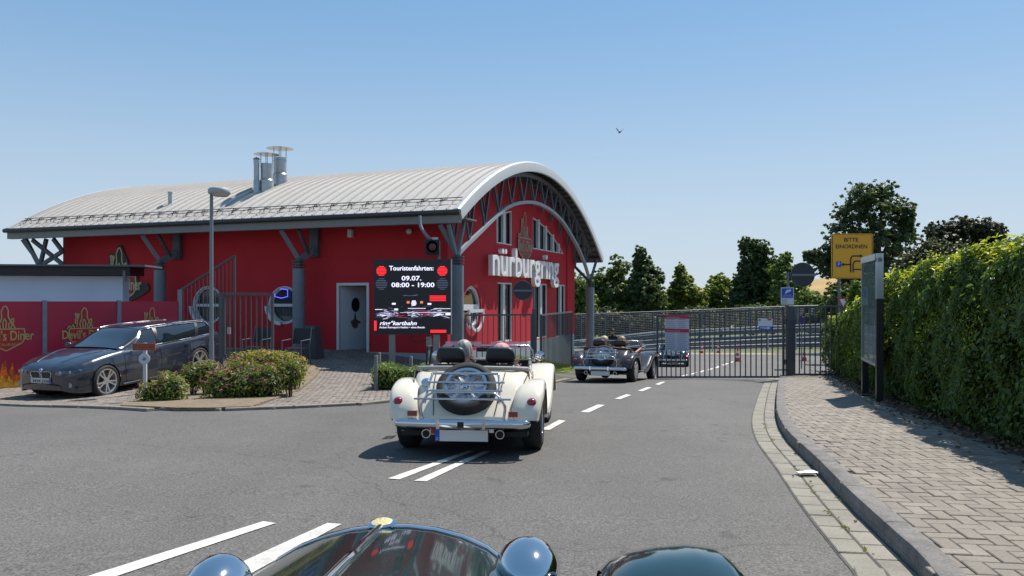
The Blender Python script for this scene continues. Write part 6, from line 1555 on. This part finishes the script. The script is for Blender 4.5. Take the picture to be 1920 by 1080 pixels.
# ---------------------------------------------------------------- hedge (laurel) right of the pavement
hl = cr([(a, b, 0) for a, b in hedge_line], 6); hl = [Vector((p[0], p[1])) for p in hl]
SH_ = arc_len(hl)
def htop(y): return float(np.interp(y, [-6,3,5.5,7.2,9,12,14.5,17,20,23], [.85,.74,.66,.60,.54,.44,.12,-.12,-.42,-.6]))
hedge = thing('laurel_hedge', 'tall clipped laurel hedge with yellow green shoots on top, along the pavement', 'hedge', (hl[0].x, hl[0].y, 0))
ho = Vector((hl[0].x, hl[0].y, 0))
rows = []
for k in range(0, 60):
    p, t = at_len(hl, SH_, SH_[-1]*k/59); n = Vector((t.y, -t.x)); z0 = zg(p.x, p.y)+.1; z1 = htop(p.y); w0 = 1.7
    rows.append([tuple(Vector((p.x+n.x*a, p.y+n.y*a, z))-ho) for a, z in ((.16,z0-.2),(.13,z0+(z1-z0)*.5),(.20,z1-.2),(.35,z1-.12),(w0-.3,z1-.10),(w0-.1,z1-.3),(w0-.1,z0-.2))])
mb = MB(); mb.grid(rows); mb.add(rows[-1], [tuple(range(7))]); mb.add(rows[0], [tuple(range(7))]); mb.build('light_block_core', mat('hedge_core', (.012,.017,.008), rough=1.0), hedge)  # solid near-black core added behind the leaves to block light
laurel = mat('laurel_leaf', (.085,.145,.03), rough=.4, spec=.5, island=.42, transl=.38)
shoot = mat('laurel_shoot', (.27,.31,.035), rough=.4, spec=.45, island=.3, transl=.45)
def leaf6(C, N, T, L, W):
    """folded laurel leaves: two quads along the midrib"""
    n = len(C); N = N/np.linalg.norm(N, axis=1)[:, None]; T = T-N*(T*N).sum(1)[:, None]; T = T/np.linalg.norm(T, axis=1)[:, None]; B = np.cross(N, T)
    a = T*L; b = B*W*.5; f_ = N*W*.16
    base = C; tip = C+a-N*L*.12; m1 = C+a*.3; m2 = C+a*.7-N*L*.04
    q1 = np.stack([base, m1-b+f_, m2-b*.8+f_, tip], 1); q2 = np.stack([base, tip, m2+b*.8+f_, m1+b+f_], 1)
    return np.stack([q1, q2], 1).reshape(-1, 3)
def hedge_leaves(n, y0, y1, L, Wd, top=False, seedshift=0):
    S0 = [d for d in np.linspace(0, SH_[-1], 400) if y0 <= at_len(hl, SH_, d)[0].y <= y1]; C, N = [], []
    for _ in range(n):
        p, t = at_len(hl, SH_, rng.uniform(S0[0], S0[-1])); nn = Vector((-t.y, t.x)); z0 = zg(p.x, p.y)+.14; z1 = htop(p.y)
        lump = .06*math.sin(p.y*3.1)+.05*math.sin(p.y*7.3+z1*4)
        if top:
            a = rng.uniform(-.02, 1.6)**1.0; z = z1-.10+rng.normal(0, .05)+lump*.7+.03*math.sin(a*9+p.y*5); C.append((p.x-nn.x*a, p.y-nn.y*a, z)); N.append((nn.x*.2, nn.y*.2, 1.0))
        else:
            z = z0+(z1-z0)*rng.random()**.9; u_ = (z-z0)/(z1-z0); bulge = .10*math.sin(u_*3)+.05*math.sin(z*8+p.y*4)+.05*math.sin(p.y*9-z*3)+lump
            d = bulge*.75-abs(rng.normal(0, .035)) + rng.random()*.03; d -= .12*max(0, u_-.85)/.15 + .14*max(0, .12-u_)/.12
            C.append((p.x+nn.x*d, p.y+nn.y*d, z)); N.append((nn.x, nn.y, .35+.9*max(0, u_-.8)*3))
    C = np.array(C)-np.array(ho); N = np.array(N)+rng.normal(0, .42, (n, 3)); T = rng.normal(0, .75, (n, 3)); T[:, 2] += .35 if top else -.1
    T += N*.45
    return leaf6(C, N, T, L*rng.uniform(.75, 1.25, (n, 1)), Wd*rng.uniform(.8, 1.2, (n, 1)))
def L_build(name, V, m): return tag(fast_quads(name, V, m, hedge), kind='stuff')
VV = np.concatenate([hedge_leaves(46000, 2.6, 12, .064, .030), hedge_leaves(20000, 11.5, 23, .08, .038)])
L_build('foliage', VV, laurel)
VT = np.concatenate([hedge_leaves(14000, 3, 12, .066, .028, top=True), hedge_leaves(5000, 12, 23, .09, .038, top=True)]); L_build('young_shoots', VT, shoot)
# the largest leaves in view as single pieces
lm = []
for k in range(6):
    V = leaf6(np.zeros((1, 3)), np.array([[0., 0, 1]]), np.array([[0., 1, 0]]), np.array([[.066+.006*k]]), np.array([[.030+.003*k]]))
    me = fast_quads('leaf', V, laurel).data; lm.append(me); bpy.data.objects.remove([o for o in bpy.data.objects if o.data == me][0])
cnt = 0
while cnt < 300:
    p, t = at_len(hl, SH_, rng.uniform(0, SH_[-1]));
    if not (6.6 < p.y < 10.5): continue
    nn = Vector((-t.y, t.x)); z0 = zg(p.x, p.y)+.25; z1 = htop(p.y); z = rng.uniform(z0, z1); u_ = (z-z0)/(z1-z0)
    d = .085+.075*math.sin(u_*3)+.037*math.sin(z*8+p.y*4)-.08*max(0, u_-.8)/.2
    q = Vector((p.x+nn.x*d, p.y+nn.y*d, z))-ho; N_ = (Vector((nn.x, nn.y, .5))+Vector(rng.normal(0, .4, 3))).normalized(); T_ = Vector(rng.normal(0, .7, 3))+Vector((0,0,-.4)); T_ = (T_-N_*T_.dot(N_)).normalized(); B_ = T_.cross(N_)
    o = link('leaf', lm[cnt % 6], hedge); M = Matrix(((B_.x,T_.x,N_.x),(B_.y,T_.y,N_.y),(B_.z,T_.z,N_.z))).to_4x4(); M.translation = q; o.matrix_basis = M; cnt += 1
# hedge litter: dry leaves on the soil and along the pavement edge
n = 2600; C, N = [], []
for _ in range(n):
    i = rng.uniform(0, SH_[-1]); p, t = at_len(hl, SH_, i); nn = Vector((-t.y, t.x)); a = abs(rng.normal(0, .22))-.05; x, y = p.x+nn.x*a, p.y+nn.y*a
    C.append((x, y, zg(x, y)+.135+.02*rng.random())); N.append((0,0,1))
tag(fast_quads('leaf_litter', leaf_quads(np.array(C), np.array(N, float), .06, .035, .5), mat('dry_leaf', (.17,.11,.06), rough=.9, island=.45)), 'dry brown leaf litter under the laurel hedge', 'leaf litter', kind='stuff')
# young growth at the far end of the hedge by the gate
bs = leafm('shoot_small', (.13,.19,.03), .45)
tree('light green climbing shoots at the hedge end, above the narrow gate', 'bush', 1592, 19.2, 700, [(1588,612,12,26),(1600,575,12,30),(1606,545,10,16),(1592,650,14,30)], .085, bs, dens=.8, trunk_r=.03, name='bush', clump=.35)

# ---------------------------------------------------------------- flowering shrubs and small bush
bedp = [G(x, y) for x, y in ((225,766),(330,771),(400,771),(470,768),(560,735),(600,700),(585,684),(500,684),(400,694),(330,706),(270,735))]
bed = tag(sheet('planting_bed', [(p.x, p.y) for p in bedp], .055, mat('bed_soil', (.20,.15,.095), rough=.95, noise=(6,.3,40), bump=(30,.9,.03)), res=.25, edge=.08), kind='structure')
spirea_m = leafm('spirea_leaf', (.13,.17,.028), .35, .45); spirea_y = leafm('spirea_gold', (.24,.24,.03), .4, .4)
pink_m = mat('spirea_flower', (.42,.09,.14), rough=.8, island=.4); pink2 = mat('spirea_faded', (.28,.11,.07), rough=.8, island=.4)
def shrub(label, px, Y, blobs, lm_, nfl):
    s = F/Y; b = GY(px, Y, .05); r = thing('flowering_shrub', label, 'shrub', b, group='pink flowering spirea shrubs by the drive'); Cs, Ns, Cf, Cg = [], [], [], []
    for q in blobs:
        c = P(q[0], q[1], Y)-b; rad = np.array((q[2]/s, q[2]/s*.85, q[3]/s)); dy = q[4] if len(q) > 4 else 0
        c = np.array((c.x, dy, c.z)); n = int(1500*(rad[0]*rad[2])/.25*1.5)
        pts, d = blob_points(c, rad, n, .62); lump = 1+.10*np.sin(d[:, :1]*9+d[:, 1:2]*7)+.09*np.sin(d[:, 2:]*11); pts = c+(pts-c)*lump
        keep = pts[:, 2] > -.02; Cs.append(pts[keep]); Ns.append((d+np.array([0,0,.6]))[keep])
        m_ = int(nfl*len(d)/1500/6); pf_, df = blob_points(c, rad*1.02, m_*3, .97); up = pf_[(df[:, 2] > .0)][:m_]
        Cf += list(up[:m_//2]); Cg += list(up[m_//2:])
    C = np.concatenate(Cs); N = np.concatenate(Ns)
    tag(fast_quads('foliage', leaf_quads(C, N, .062, .028, .5), lm_, r), kind='stuff')
    mbc = np.array([tuple(np.array(blobs and (P(q[0], q[1], Y)-b))) for q in blobs])
    for q in blobs:      # dark twiggy heart
        c = P(q[0], q[1], Y)-b; mb = MB()
        for k in range(14):
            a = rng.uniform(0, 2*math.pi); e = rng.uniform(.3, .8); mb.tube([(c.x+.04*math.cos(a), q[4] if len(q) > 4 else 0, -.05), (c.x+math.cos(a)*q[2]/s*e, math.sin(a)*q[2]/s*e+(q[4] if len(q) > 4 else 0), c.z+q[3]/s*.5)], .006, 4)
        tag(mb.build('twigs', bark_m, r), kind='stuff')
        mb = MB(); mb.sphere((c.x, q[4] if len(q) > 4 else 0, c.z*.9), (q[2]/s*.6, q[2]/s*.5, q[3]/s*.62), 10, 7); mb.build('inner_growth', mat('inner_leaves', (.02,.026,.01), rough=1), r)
    for nm, L_, mm in (('flower_heads', Cf, pink_m), ('faded_flower_heads', Cg, pink2)):
        if not L_: continue
        pts = np.repeat(np.array(L_), 9, axis=0)+rng.normal(0, .020, (len(L_)*9, 3))*np.array([1.3,1.3,.5]); 
        tag(fast_quads(nm, leaf_quads(pts, np.tile([0,-.3,1.], (len(pts), 1)), .022, .02, .5), mm, r), kind='stuff')
    return r
shrub('small flowering shrub in front of the estate car, leftmost of the shrubs', 303, 13.6, [(285,738,30,26),(322,730,32,30),(305,722,28,26,.2)], spirea_m, 260)
shrub('flowering shrub right behind the lamp post foot', 378, 15.0, [(362,706,26,26),(395,704,28,26),(378,694,22,20,.2)], spirea_m, 200)
shrub('largest flowering shrub, at the front edge of the paved drive', 450, 13.9, [(420,728,42,38),(462,726,46,38),(500,716,38,36),(440,706,40,32,.3),(534,704,30,30,.3)], spirea_m, 240)
shrub('golden leaved shrub at the back of the bed before the courtyard gate', 490, 15.6, [(455,682,32,24),(492,676,36,22),(530,682,34,26),(556,690,24,24)], spirea_y, 150)
b = GY(742, 15.9); r = thing('clipped_bush', 'low clipped green bush behind the steel bollards, beside the cream car', 'bush', b); s = F/15.9
bx0, bx1 = (702-742)/s, (800-742)/s; n = 6500; zc = zpx(682, 15.9)-b.z
C = np.stack([rng.uniform(bx0, bx1, n), rng.uniform(-.45, .55, n), rng.random(n)**.7*zc], 1); C[:, 2] -= .05*np.sin(C[:, 0]*7)+.04
tag(fast_quads('foliage', leaf_quads(C, np.tile([0,-.4,.8], (n, 1)), .055, .03, .7), leafm('box_leaf', (.10,.15,.035), .3, .4), r), kind='stuff')
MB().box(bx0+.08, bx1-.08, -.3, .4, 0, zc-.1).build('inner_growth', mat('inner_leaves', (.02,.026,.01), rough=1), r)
# grass tufts on the strip beside the gable
n = 5000; C = []
while len(C) < n:
    x, y = rng.uniform(-1, 3.5), rng.uniform(22.8, 36.5)
    if in_poly(x, y, lawn_poly): C.append((x, y, zg(x, y)+.07+.05*rng.random()))
N = rng.normal(0, 1, (n, 3)); N[:, 2] *= .2
tag(fast_quads('grass', leaf_quads(np.array(C), N, .16, .02, .3, droop=0), leafm('grass_blade', (.17,.22,.03), .4, .4)), 'sunlit green grass strip at the foot of the gable', 'grass', kind='stuff')
# weeds in the gutter joint
C = []
for d in np.linspace(5.5, 17, 46):
    if rng.random() < .45: continue
    p, t = at_len(KL, S_K, d+rng.normal(0, .1)); nn = Vector((-t.y, t.x)); a = .166 if rng.random() < .7 else .0
    for k in range(9): x = p.x+nn.x*a+t.x*rng.normal(0, .05)+rng.normal(0, .008); y = p.y+nn.y*a+t.y*rng.normal(0, .05); C.append((x, y, zg(x, y)+.022))
tag(fast_quads('weeds', leaf_quads(np.array(C), rng.normal(0, 1, (len(C), 3)), .035, .008, .4), leafm('weed_green', (.15,.16,.04), .3, .3)), 'small dry weeds growing in the gutter joints', 'weeds', kind='stuff')
# ================================================================ PEOPLE
skin_m = mat('skin', (.45,.26,.19), rough=.55, noise=(20,.06))
def skinned(name, joints, edges, radii, mats, face_mat, parent, root=0, levels=1):
    """continuous body grown round a skeleton; mats picked per face by face_mat(centre)"""
    me = bpy.data.meshes.new('sk'); me.from_pydata(joints, edges, [])
    bm = bmesh.new(); bm.from_mesh(me); bm.verts.layers.skin.verify(); bm.to_mesh(me); bm.free()
    o = bpy.data.objects.new('sk', me); COL.objects.link(o)
    for i, sv in enumerate(me.skin_vertices[0].data):
        rr_ = radii[i]; sv.radius = rr_ if isinstance(rr_, tuple) else (rr_, rr_); sv.use_root = (i == root)
    m = o.modifiers.new('s', 'SKIN'); m.use_smooth_shade = True; m2 = o.modifiers.new('d', 'SUBSURF'); m2.levels = levels; m2.render_levels = levels
    bpy.context.view_layer.update()
    nm = bpy.data.meshes.new_from_object(o.evaluated_get(bpy.context.evaluated_depsgraph_get())); bpy.data.objects.remove(o); bpy.data.meshes.remove(me)
    nm.name = name; nm.materials.clear()
    for mm in mats: nm.materials.append(mm)
    for p in nm.polygons: p.material_index = face_mat(p.center); p.use_smooth = True
    return link(name, nm, parent)
def body_graph(P0):
    """P0: dict of joint positions; returns joints, edges, radii (radii scaled to adult)"""
    J, E, Rr, idx = [], [], [], {}
    def add(n, p, r, par=None):
        idx[n] = len(J); J.append(tuple(p)); Rr.append(r)
        if par is not None: E.append((idx[par], idx[n]))
    V = {k: Vector(v) for k, v in P0.items()}
    add('pelvis', V['pelvis'], (.155,.115)); add('waist', V['pelvis'].lerp(V['chest'], .45), (.14,.105), 'pelvis'); add('chest', V['chest'], (.165,.12), 'waist')
    add('neck0', V['chest'].lerp(V['neck'], .75), (.085,.075), 'chest'); add('neck', V['neck'], .052, 'neck0')
    add('jaw', V['neck'].lerp(V['head'], .5), (.066,.075), 'neck'); add('head', V['head'], (.077,.095), 'jaw'); add('crown', V['head']+Vector((0,0,.075)), (.055,.07), 'head')
    f = V['facing'].normalized(); side = f.cross(Vector((0,0,1))).normalized()
    add('nose', V['head']+f*.112+Vector((0,0,-.012)), .011, 'head')
    for s, nm in ((-1,'l'),(1,'r')):
        add('ear'+nm, V['head']+side*s*.088+Vector((0,0,-.01)), .014, 'head')
        add('sh'+nm, V['sh'+nm], .066, 'chest'); add('el'+nm, V['el'+nm], .045, 'sh'+nm); add('wr'+nm, V['wr'+nm], .028, 'el'+nm)
        hd = V.get('hd'+nm, (V['wr'+nm]-V['el'+nm]).normalized()); palm = V['wr'+nm]+hd*.06; add('pa'+nm, palm, (.036,.018), 'wr'+nm)
        q = hd.cross(f) if hd.cross(f).length > .2 else hd.cross(Vector((1,0,0))); q.normalize(); cu = hd.cross(q)
        for k, ln in enumerate((.068,.078,.072,.056)):
            b_ = palm+hd*.03+q*(k-1.5)*.019; add('f%d%s' % (k, nm), b_+hd*ln*.5, .0085, 'pa'+nm); add('g%d%s' % (k, nm), b_+hd*ln*.85+cu*ln*.35, .0075, 'f%d%s' % (k, nm))
        add('t'+nm, palm-q*.045+hd*.005, .011, 'pa'+nm); add('u'+nm, palm-q*.055+hd*.035, .009, 't'+nm)
        add('hp'+nm, V['hip'+nm], (.088,.088), 'pelvis'); add('kn'+nm, V['kn'+nm], .06, 'hp'+nm); add('an'+nm, V['an'+nm], .042, 'kn'+nm); add('ft'+nm, V['an'+nm]+V.get('toe', f)*.17+Vector((0,0,-.05)), (.042,.03), 'an'+nm)
    return J, E, Rr, idx
def hair(parent, head, col_m, r=(.096,.112,.105), back=.0, long=0.0, facing=Vector((0,1,0))):
    """hair cap: upper and back part of an ellipsoid, with strands as ridges"""
    mb = MB(); rows = []; n = 40
    for i in range(13):
        t = i/12*(math.pi*(.60)); row = []
        for j in range(n):
            a = 2*math.pi*j/n; front = max(0, math.sin(a)); tt = t*(1-.38*front); rr = 1+.035*math.sin(j*5+i*.8)
            x = r[0]*math.sin(tt)*math.cos(a)*rr; y = r[1]*math.sin(tt)*math.sin(a)*rr; z = r[2]*math.cos(tt)
            if long and math.sin(a) < .3: z -= long*(i/12)**3
            row.append((head[0]+x, head[1]+y-.008, head[2]+.02+z))
        rows.append(row)
    mb.grid(rows, cv=True); mb.add(rows[0], [tuple(range(n))]); return mb.build('hair', col_m, parent, smooth=180)
def face(parent, head, fy=1):
    for s in (-1, 1):
        MB().sphere((head[0]+s*.032, head[1]+fy*.082, head[2]+.008), (.013,.008,.009), 8, 6).build('eye', mat('eye_white', (.6,.6,.58), rough=.2), parent, smooth=180)
        MB().sphere((head[0]+s*.032, head[1]+fy*.089, head[2]+.008), (.006,.004,.006), 8, 6).build('pupil', black_m, parent, smooth=180)
    MB().sphere((head[0], head[1]+fy*.09, head[2]-.052), (.022,.007,.007), 8, 6).build('lips', mat('lips', (.35,.12,.10), rough=.5), parent, smooth=180)
def seated(car, x, label, shirt, trousers, hair_m, head_z=1.02, lean=0, long=0.0, bald=False, hands=None, scarf=None):
    """person sitting in a roadster seat; built in car coordinates, placed at the car's pose"""
    r = thing('person', label, 'person'); r.matrix_basis = car.matrix_basis @ Matrix.Translation((x, .52, 0))
    z0 = .53; nk = head_z-.17; hd = Vector((lean, .10, head_z))
    hands = hands or ((-.10,.50,.74),(.12,.50,.74))
    J, E, Rr, idx = body_graph(dict(pelvis=(0,.0,z0), chest=(0,-.05,z0+.26), neck=(lean*.6,-.0,nk), head=tuple(hd), facing=(0,1,0),
        shl=(-.17,-.05,nk-.09), shr=(.17,-.05,nk-.09), ell=(-.23,.14,z0+.10), elr=(.23,.14,z0+.10), wrl=hands[0], wrr=hands[1], hdl=(.1,.3,.95), hdr=(-.1,.3,.95),
        hipl=(-.09,.06,z0-.02), hipr=(.09,.06,z0-.02), knl=(-.12,.50,z0+.08), knr=(.12,.50,z0+.08), anl=(-.11,.85,.38), anr=(.11,.85,.38)))
    J = [tuple(v) for v in J]
    def fm(c):
        if c.z > nk-.02: return 1
        if (c.y > .30 and c.z > z0+.14): return 1
        if c.z < z0+.02 or (c.y > .12 and c.z < z0+.12): return 2
        return 0
    skinned('body', J, E, Rr, [shirt, skin_m, trousers], fm, r, levels=1)
    if not bald: hair(r, hd, hair_m, long=long)
    if scarf: hair(r, hd+Vector((0,0,.006)), scarf, r=(.104,.118,.11))
    face(r, hd)
    return r
grey_hair = mat('ash_blond_hair', (.30,.27,.24), rough=.55, noise=(60,.45), stretch=(1,1,.2)); blond = mat('pale_blond_hair', (.50,.40,.26), rough=.6, noise=(60,.3))
white_shirt = mat('white_cloth', (.6,.6,.6), rough=.8, noise=(20,.05)); denim = mat('denim', (.04,.06,.11), rough=.9); blue_c = mat('turquoise_cloth', (.03,.16,.24), rough=.8)
bandana = bpy.data.materials.new('bandana'); bandana.use_nodes = True
_n = bandana.node_tree.nodes; _lk = bandana.node_tree.links; _wv = _n.new('ShaderNodeTexWave'); _wv.inputs['Scale'].default_value = 26; _wv.inputs['Distortion'].default_value = 3
_g = _n.new('ShaderNodeTexCoord'); _lk.new(_g.outputs['Object'], _wv.inputs['Vector']); _rmp = _n.new('ShaderNodeValToRGB'); _rmp.color_ramp.elements[0].position = .45; _rmp.color_ramp.elements[1].position = .55
_rmp.color_ramp.elements[0].color = (.5,.03,.03,1); _rmp.color_ramp.elements[1].color = (.6,.56,.54,1); _lk.new(_wv.outputs[0], _rmp.inputs[0]); _lk.new(_rmp.outputs[0], _n['Principled BSDF'].inputs['Base Color']); _n['Principled BSDF'].inputs['Roughness'].default_value = .8
seated(wcar, -.21, 'person with ash blond hair at the left of the cream roadster, seen from behind', white_shirt, denim, grey_hair, head_z=1.0, lean=.03, long=.05, hands=((-.16,.52,.78),(.06,.52,.78)))
seated(wcar, .27, 'person with a red and white headscarf at the right of the cream roadster', blue_c, denim, grey_hair, head_z=.955, lean=-.02, scarf=bandana)
seated(dcar, -.22, 'person with pale hair at the left of the dark bronze roadster', mat('beige_cloth', (.4,.34,.26), rough=.8), denim, blond, head_z=1.03, hands=((-.16,.52,.78),(.06,.52,.78)))
seated(dcar, .24, 'person with sandy hair and a bare arm at the right of the dark bronze roadster', mat('coral_cloth', (.45,.14,.10), rough=.8), denim, mat('sandy_hair', (.34,.22,.12), rough=.6, noise=(60,.3)), head_z=1.03, hands=((.06,.46,.74),(.42,.52,.86)))
seated(tcar, -.24, 'person with dark hair driving the black roadster', mat('navy_cloth', (.02,.025,.04), rough=.8), denim, mat('dark_hair', (.02,.016,.014), rough=.6), head_z=1.08)
# bystander beyond the gate
b = P(1149, 690, 40); b.z = zg(b.x, b.y); r = thing('person', 'person in black standing behind the dark bronze roadster', 'person', b, R(-20))
J, E, Rr, idx = body_graph(dict(pelvis=(0,0,.95), chest=(0,0,1.28), neck=(0,0,1.5), head=(0,.02,1.66), facing=(0,-1,0), shl=(-.18,0,1.40), shr=(.18,0,1.40), ell=(-.25,.0,1.12), elr=(.25,.0,1.12), wrl=(-.22,-.12,.90), wrr=(.24,-.1,.9), hdl=(0,-.1,-1), hdr=(0,-.1,-1),
    hipl=(-.09,0,.9), hipr=(.09,0,.9), knl=(-.10,-.02,.5), knr=(.11,.02,.5), anl=(-.11,0,.09), anr=(.12,.03,.09)))
skinned('body', J, E, Rr, [mat('black_cloth', (.012,.012,.014), rough=.8), skin_m], lambda c: 1 if c.z > 1.5 or (c.z < .9 and abs(c.x) > .19) else 0, r)
hair(r, Vector((0,.02,1.66)), mat('dark_hair', (.02,.016,.014), rough=.6), facing=Vector((0,-1,0))); face(r, Vector((0,.02,1.66)), -1)
# own car driver is out of the picture (left seat, behind the camera's view)
